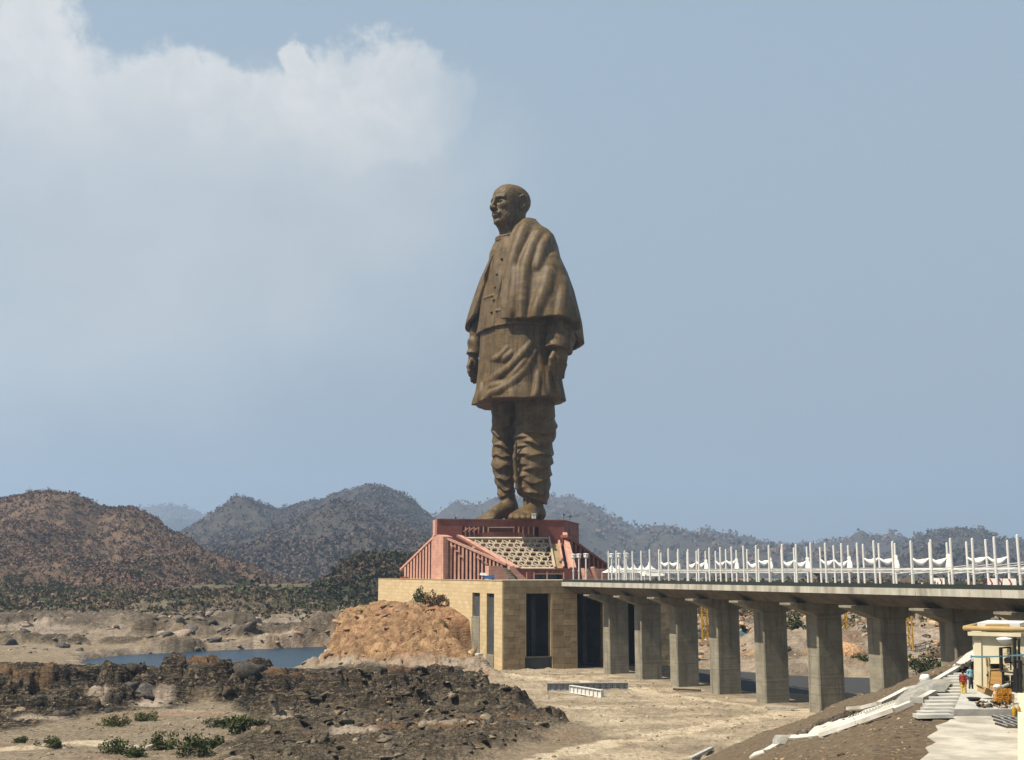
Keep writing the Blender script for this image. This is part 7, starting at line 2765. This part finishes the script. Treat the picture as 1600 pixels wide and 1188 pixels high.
# named single boulders
BIG = [rock_mesh(900 + i, 3, 9, 0.28, 0.72) for i in range(6)]
for i, (px, py, rad, c, lab) in enumerate((
        (218, 1058, 3.2, (0.48, 0.42, 0.34), 'whitish rounded boulder between the two dark outcrops by the water'),
        (262, 1060, 3.6, (0.46, 0.40, 0.33), 'pale boulder leaning against the brown-topped outcrop'),
        (190, 1092, 5.4, (0.085, 0.075, 0.066), 'tall charcoal boulder in front of the river'),
        (225, 1098, 4.6, (0.10, 0.09, 0.08), 'rounded dark grey boulder beside the tallest one'),
        (385, 1085, 5.0, (0.07, 0.062, 0.055), 'black overhanging boulder under the brown-topped outcrop'),
        (410, 1128, 2.6, (0.17, 0.10, 0.055), 'rust-stained boulder standing alone above the green bushes'),
        (95, 1012, 4.4, (0.085, 0.08, 0.08), 'lone dark boulder on the far sandy bank'),
        (14, 1008, 4.2, (0.08, 0.075, 0.075), 'dark boulder at the picture edge on the far bank'),
        (232, 1172, 1.5, (0.46, 0.38, 0.30), 'small pale boulder among the near green bushes'),
        (640, 1072, 3.8, (0.07, 0.06, 0.052), 'black boulder crowning the ledges below the orange mound'),
        (712, 1078, 3.4, (0.062, 0.055, 0.048), 'black boulder at the end of the ledges'),
        (300, 998, 4.6, (0.16, 0.14, 0.125), 'broad grey boulder on the far shore above the water'),
        (365, 996, 4.4, (0.18, 0.155, 0.135), 'cracked grey boulder on the far shore beside the broad one'),
        (512, 1040, 3.2, (0.36, 0.29, 0.21), 'pale rock at the water edge below the orange mound'),
        (1290, 1000, 6.5, (0.34, 0.20, 0.11), 'rounded orange boulder seen between the fifth and sixth piers'),
        (1385, 1020, 6.0, (0.15, 0.11, 0.085), 'dark brown boulder seen between the sixth and seventh piers'))):
    g_ = gnd(px, py)
    z_ = float(height_at(np.array([g_.x]), np.array([g_.y]))[0])
    rr = np.random.default_rng(i + 60)
    B, Fs = BIG[i % 6]
    a = rr.uniform(0, 6.28)
    Q = B * np.array([1.6, 1.1, 0.95]) * rad
    nn = 0.16 * rad * (perlin(B[:, 0] * 2.3 + i, B[:, 2] * 2.9) + 0.5 * perlin(B[:, 1] * 6.0, B[:, 2] * 5.1 + i))
    Q = Q + B * nn[:, None]
    Q = Q @ np.array([[math.cos(a), math.sin(a), 0], [-math.sin(a), math.cos(a), 0], [0, 0, 1]])
    me_o = npmesh('boulder', Q, Fs, M['rock_tint'], None, False)
    me_o.location = (g_.x, g_.y, z_ + 0.15 * rad)
    paint(me_o, 'tint', np.repeat(np.array([c]), len(Q), 0))
    tag(me_o, lab, 'boulder')
# sawn timber and pipes lying on the sand
for (xa, ya, xb, yb, lab) in ((1052, 1077, 1095, 1079, 'long thin timber lying on the sand beside the fourth pier'), (1195, 1106, 1246, 1107, 'grey timber lying by the foot of the sixth pier'),
                              (1078, 1186, 1112, 1169, 'pale timber leaning at the foot of the embankment')):
    a, c = gnd(xa, ya, 4.6), gnd(xb, yb, 4.6)
    t = thing('timber_baulk', lab, 'timber', a, 'timbers on the sand')
    MB().bar(a, c, 0.9, 0.6).build('beam', M['dark_stone'] if xa < 1100 and xa > 1000 and ya < 1100 else M['step_conc'], t)
    for f_ in (0.15, 0.85):
        p = a.lerp(c, f_)
        MB().bar(p + Vector((0, -1.0, -.45)), p + Vector((0, 1.0, -.45)), 0.5, 0.3).build('bearer', M['wood'], t)

# ------------------------------------------------------------------ bushes and trees
def foliage_mesh(name, P, S, C, k, leaf, seed, parent, flat_=0.85):
    V, F_, T_ = leaf_clumps(P, S, C, k, flat_, leaf, seed)
    o = npmesh(name, V, F_, M['leaf'], parent, False)
    paint(o, 'tint', T_)
    return o


GREEN = np.array([0.066, 0.082, 0.030])


def bush(px, py, w_px, h_px, label, c=GREEN, seed=0, zoff=0.0, cat='bush', group='green bushes on the riverbed', Y=None):
    g_ = gnd(px, py) if Y is None else at(px, py, Y)
    z_ = float(height_at(np.array([g_.x]), np.array([g_.y]))[0])
    s = g_.y / FPX
    W, H = w_px * s / 2, h_px * s
    t = thing('bush', label, cat, (g_.x, g_.y, z_ + zoff), group)
    r = np.random.default_rng(seed + 300)
    n_ = 26
    P = np.stack([g_.x + r.normal(0, 0.42, n_) * W, g_.y + r.normal(0, 0.40, n_) * W, z_ + zoff + np.abs(r.normal(0.42, 0.24, n_)) * H], -1)
    S2 = r.uniform(0.20, 0.40, n_) * min(W, H * 1.2)
    C = np.clip(np.array(c) * r.uniform(0.6, 1.5, (n_, 1)), 0, 1)
    foliage_mesh('foliage', P, S2 * 1.1, C, 46, 0.22, seed, t)
    mb = MB()
    for j in range(7):
        q_ = P[j]
        mb.tube([(g_.x + r.normal(0, .08) * W, g_.y, z_ + zoff - 0.2), tuple((q_ + np.array([g_.x, g_.y, z_ + zoff])) / 2), tuple(q_)], [0.09, 0.06, 0.03], 5)
    mb.build('stems', M['bark'], t)
    return t


for i, (px, py, w_, h_, lab) in enumerate((
        (35, 1165, 26, 11, 'low green bush at the picture edge on pale sand'), (85, 1169, 36, 15, 'round green bush standing alone on pale sand'),
        (178, 1134, 46, 16, 'dull green bush below the dark boulders'), (226, 1127, 40, 13, 'flat green bush on the gravel ridge'),
        (153, 1092, 34, 14, 'yellow-green bush tucked between dark boulders'), (180, 1176, 54, 18, 'spreading bush nearest the picture bottom'),
        (250, 1172, 44, 24, 'tall green bush with upright shoots beside the pale boulder'), (300, 1180, 60, 22, 'widest green bush in the near thicket'),
        (336, 1172, 40, 22, 'feathery green bush at the end of the near thicket'), (340, 1137, 40, 12, 'dark olive bush left of the rust-stained boulder'),
        (376, 1152, 54, 22, 'bright green bush under the rust-stained boulder'), (212, 1183, 36, 14, 'small green bush between the pale boulder and the spreading one'),
        (400, 1150, 26, 14, 'small olive bush at the foot of the ledges'))):
    bush(px, py, w_, h_, lab, GREEN * (0.8 if i in (2, 4, 9) else 1.0) + (np.array([0.03, 0.02, 0]) if i in (2, 4) else 0), i)
bush(655, 966, 30, 24, 'dark green bush growing on top of the orange mound', GREEN * 0.8, 31, 0, 'bush', 'bushes on the mound', 585)
bush(683, 962, 34, 18, 'dry brown bush beside the green one on the mound', np.array([0.12, 0.085, 0.045]), 32, 0, 'bush', 'bushes on the mound', 578)
bush(515, 1012, 16, 14, 'small green bush on the water side of the mound', GREEN, 33, 0, 'bush', 'bushes on the mound', 600)
bush(1445, 1040, 50, 34, 'dense dark bush between the seventh and eighth piers', GREEN * 0.7, 34, 0, 'bush', 'bushes behind the bridge', 480)
bush(1250, 985, 60, 36, 'grey-green bush between the fifth and sixth piers', GREEN * 0.8, 35, 0, 'bush', 'bushes behind the bridge', 620)
bush(1345, 1048, 30, 14, 'small bright bush on the rocks behind the sixth pier', GREEN * 1.1, 36, 0, 'bush', 'bushes behind the bridge', 520)


def tree(px, py_base, py_top, w_px, Y, label, c, seed, bare=False, group='single trees on the hills'):
    b0, tp = at(px, py_base, Y), at(px, py_top, Y)
    H = tp.z - b0.z
    W = w_px * Y / FPX / 2
    t = thing('tree', label, 'tree', b0, group)
    r = np.random.default_rng(seed + 700)
    mb = MB()
    tips = []
    mb.tube([b0 - Vector((0, 0, 3)), b0 + Vector((0, 0, H * .3)), b0 + Vector((r.normal(0, .05) * W, 0, H * .62))], [H * .035, H * .026, H * .012], 7)
    for j in range(9):
        a = r.uniform(0, 6.28)
        s0 = b0 + Vector((0, 0, H * r.uniform(.22, .55)))
        e = b0 + Vector((math.cos(a) * W * r.uniform(.5, .9), math.sin(a) * W * r.uniform(.5, .9), H * r.uniform(.55, .92)))
        mb.tube([s0, s0.lerp(e, .5) + Vector((0, 0, H * .04)), e], [H * .016, H * .010, H * .004], 5)
        tips.append(e)
    mb.build('trunk', M['bark'], t)
    n_ = 34
    P = np.array([tips[k % 9] for k in range(n_)]) + r.normal(0, .26, (n_, 3)) * np.array([W, W, H * .28])
    S2 = r.uniform(.16, .34, n_) * max(W, H * .3)
    C = np.clip(np.array(c) * r.uniform(.6, 1.5, (n_, 1)), 0, 1)
    foliage_mesh('crown', P, S2, C, 16 if bare else 34, 0.20, seed, t)
    return t


T_ = [(365, 803, 786, 14, 6480, 'dark tree standing up from the crest of the middle hill', GREEN * .7), (564, 776, 762, 9, 6480, 'lone tree on the very summit of the middle hill', GREEN * .6),
      (598, 784, 772, 9, 6440, 'small dark tree just below the middle summit', GREEN * .6), (445, 800, 788, 10, 6440, 'dark tree on the saddle of the middle hill', GREEN * .6),
      (46, 778, 764, 12, 2390, 'bare tree on the crest of the near brown hill', (0.16, 0.11, 0.085)), (70, 778, 762, 14, 2390, 'broad bare tree at the top of the near brown hill', (0.17, 0.12, 0.09)),
      (160, 806, 792, 11, 2380, 'bare tree where the near hill crest dips', (0.16, 0.115, 0.085)), (235, 826, 813, 10, 2380, 'thin bare tree on the falling crest of the near hill', (0.15, 0.11, 0.085)),
      (92, 938, 910, 28, 1300, 'full green tree at the foot of the brown hill', GREEN * .75), (18, 925, 896, 34, 1330, 'green tree at the picture edge below the brown hill', GREEN * .8),
      (150, 966, 942, 26, 1150, 'dark green tree beside the long shed', GREEN * .65), (212, 918, 890, 34, 1500, 'dark green tree under the hill spur', GREEN * .7),
      (465, 960, 935, 26, 1160, 'bluish green tree left of the pedestal', GREEN * .7), (510, 952, 922, 30, 1250, 'green tree near the knoll', GREEN * .75),
      (330, 948, 928, 26, 1250, 'green tree in the middle of the scrub', GREEN * .8), (400, 955, 930, 26, 1200, 'rounded dark tree in the scrub by the far shore', GREEN * .7)]
for i, (px, pb_, pt, w_, Y_, lab, c) in enumerate(T_):
    if Y_ < 1600:
        g_ = at(px, pb_, Y_)
        hz_ = float(height_at(np.array([g_.x]), np.array([Y_]))[0])
        d_ = pix_dir(px, pb_)
    tree(px, pb_, pt, w_, Y_, lab, c, i, 'bare' in lab)
# scrub between river and hills
X, Y = r.uniform(-700, 260, 40000), r.uniform(880, 1420, 40000)
u_ = X / Y
den = fbm(X / 90, Y / 120, 4, seed=401)
lim = np.interp(Y, [880, 960, 1050, 1400], [-0.2, 0.35, 0.9, 1.1])
kk_ = (r.uniform(-0.6, 0.5, len(X)) < den + lim - 0.6) & (np.abs(u_) < 0.6)
X, Y = X[kk_][:13000], Y[kk_][:13000]
S_ = np.exp(r.normal(0.9, 0.4, len(X))) * 0.95
g_ = np.clip(sstep(-0.25, 0.35, fbm(X / 60, Y / 90, 3, seed=405) + r.normal(0, .25, len(X))), 0, 1)[:, None]
C = (GREEN * 0.8) * g_ * r.uniform(.6, 1.4, (len(X), 1)) + np.array([0.18, 0.125, 0.085]) * (1 - g_) * r.uniform(.6, 1.3, (len(X), 1))
sb = foliage_mesh('scrub', np.stack([X, Y, height_at(X, Y) + S_ * .5], -1), S_, C, 10, 0.42, 409, None)
tag(sb, 'mixed green and dry scrub between the far bank and the hills', kind='stuff')
X, Y = r.uniform(60, 900, 16000), r.uniform(640, 1900, 16000)
den = fbm(X / 70, Y / 110, 4, seed=411)
kk_ = (r.uniform(-0.5, 0.6, len(X)) < den + np.interp(Y, [640, 900, 1900], [-0.25, 0.15, 0.5])) & (X / Y < 0.6) & (X / Y > 0.12)
X, Y = X[kk_][:5000], Y[kk_][:5000]
S_ = np.exp(r.normal(0.8, 0.45, len(X))) * np.interp(Y, [640, 1900], [0.8, 1.8])
g_ = np.clip(sstep(-0.3, 0.3, fbm(X / 60, Y / 90, 3, seed=415) + r.normal(0, .25, len(X))), 0, 1)[:, None]
C = (GREEN * 0.85) * g_ * r.uniform(.6, 1.4, (len(X), 1)) + np.array([0.19, 0.13, 0.085]) * (1 - g_) * r.uniform(.6, 1.3, (len(X), 1))
sb = foliage_mesh('scrub', np.stack([X, Y, height_at(X, Y) + S_ * .4], -1), S_, C, 12, 0.40, 419, None)
tag(sb, 'grey-green scrub on the ground behind the bridge', kind='stuff')
# long dark shed under the left hill
p = at(63, 952, 1150)
zs_ = float(height_at(np.array([p.x]), np.array([p.y]))[0])
t = thing('long_shed', 'long low dark shed at the foot of the brown hill', 'shed', (p.x, p.y, zs_))
x0, x1 = at(43, 950, 1150).x, at(83, 950, 1150).x
zt_ = at(63, 940, 1150).z
MB().box(x0, x1, 1150, 1162, zs_ - 1, zt_ - 1.5).build('wall', M['interior'], t)
MB().hexa([(x0 - 1, 1148.5, zt_ - 1.5), (x1 + 1, 1148.5, zt_ - 1.5), (x1 + 1, 1164, zt_ - 1.5), (x0 - 1, 1164, zt_ - 1.5), (x0 - 1, 1154, zt_), (x1 + 1, 1154, zt_), (x1 + 1, 1158, zt_), (x0 - 1, 1158, zt_)]).build('roof', M['grey_steel'], t)
for j in range(6):
    xx_ = x0 + (x1 - x0) * (j + .5) / 6
    MB().box(xx_ - .5, xx_ + .5, 1149.6, 1149.95, zs_ - 1, zt_ - 1.52).build('post', M['step_conc'], t)

# ------------------------------------------------------------------ final albedo calibration (true reflectances for the chosen exposure)
for m_ in bpy.data.materials:
    if not m_.use_nodes:
        continue
    for nd in list(m_.node_tree.nodes):
        if nd.type != 'BSDF_PRINCIPLED':
            continue
        k_ = ALBEDO.get(m_.name, 0.68)
        s_ = nd.inputs['Base Color']
        if s_.is_linked:
            src = s_.links[0].from_socket
            h_ = NT(m_.node_tree)
            h_.link(h_.mix(1.0, src, (k_, k_, k_), 'MULTIPLY'), s_)
        else:
            c_ = s_.default_value
            s_.default_value = (c_[0] * k_, c_[1] * k_, c_[2] * k_, 1)

# ------------------------------------------------------------------ haze
HZ = MB().box(-14000, 14000, -300, 23500, -60, 1900)
haze = HZ.build('haze', None)
hm = bpy.data.materials.new('haze_air')
hm.use_nodes = True
ht = hm.node_tree
ht.nodes.clear()
hv = ht.nodes.new('ShaderNodeVolumePrincipled')
hv.inputs['Color'].default_value = (0.42, 0.57, 0.80, 1)
hv.inputs['Density'].default_value = 0.000058
hv.inputs['Anisotropy'].default_value = 0.2
ho = ht.nodes.new('ShaderNodeOutputMaterial')
ht.links.new(hv.outputs[0], ho.inputs['Volume'])
haze.data.materials.append(hm)
tag(haze, 'thin blue dry-season haze filling the valley', kind='stuff')
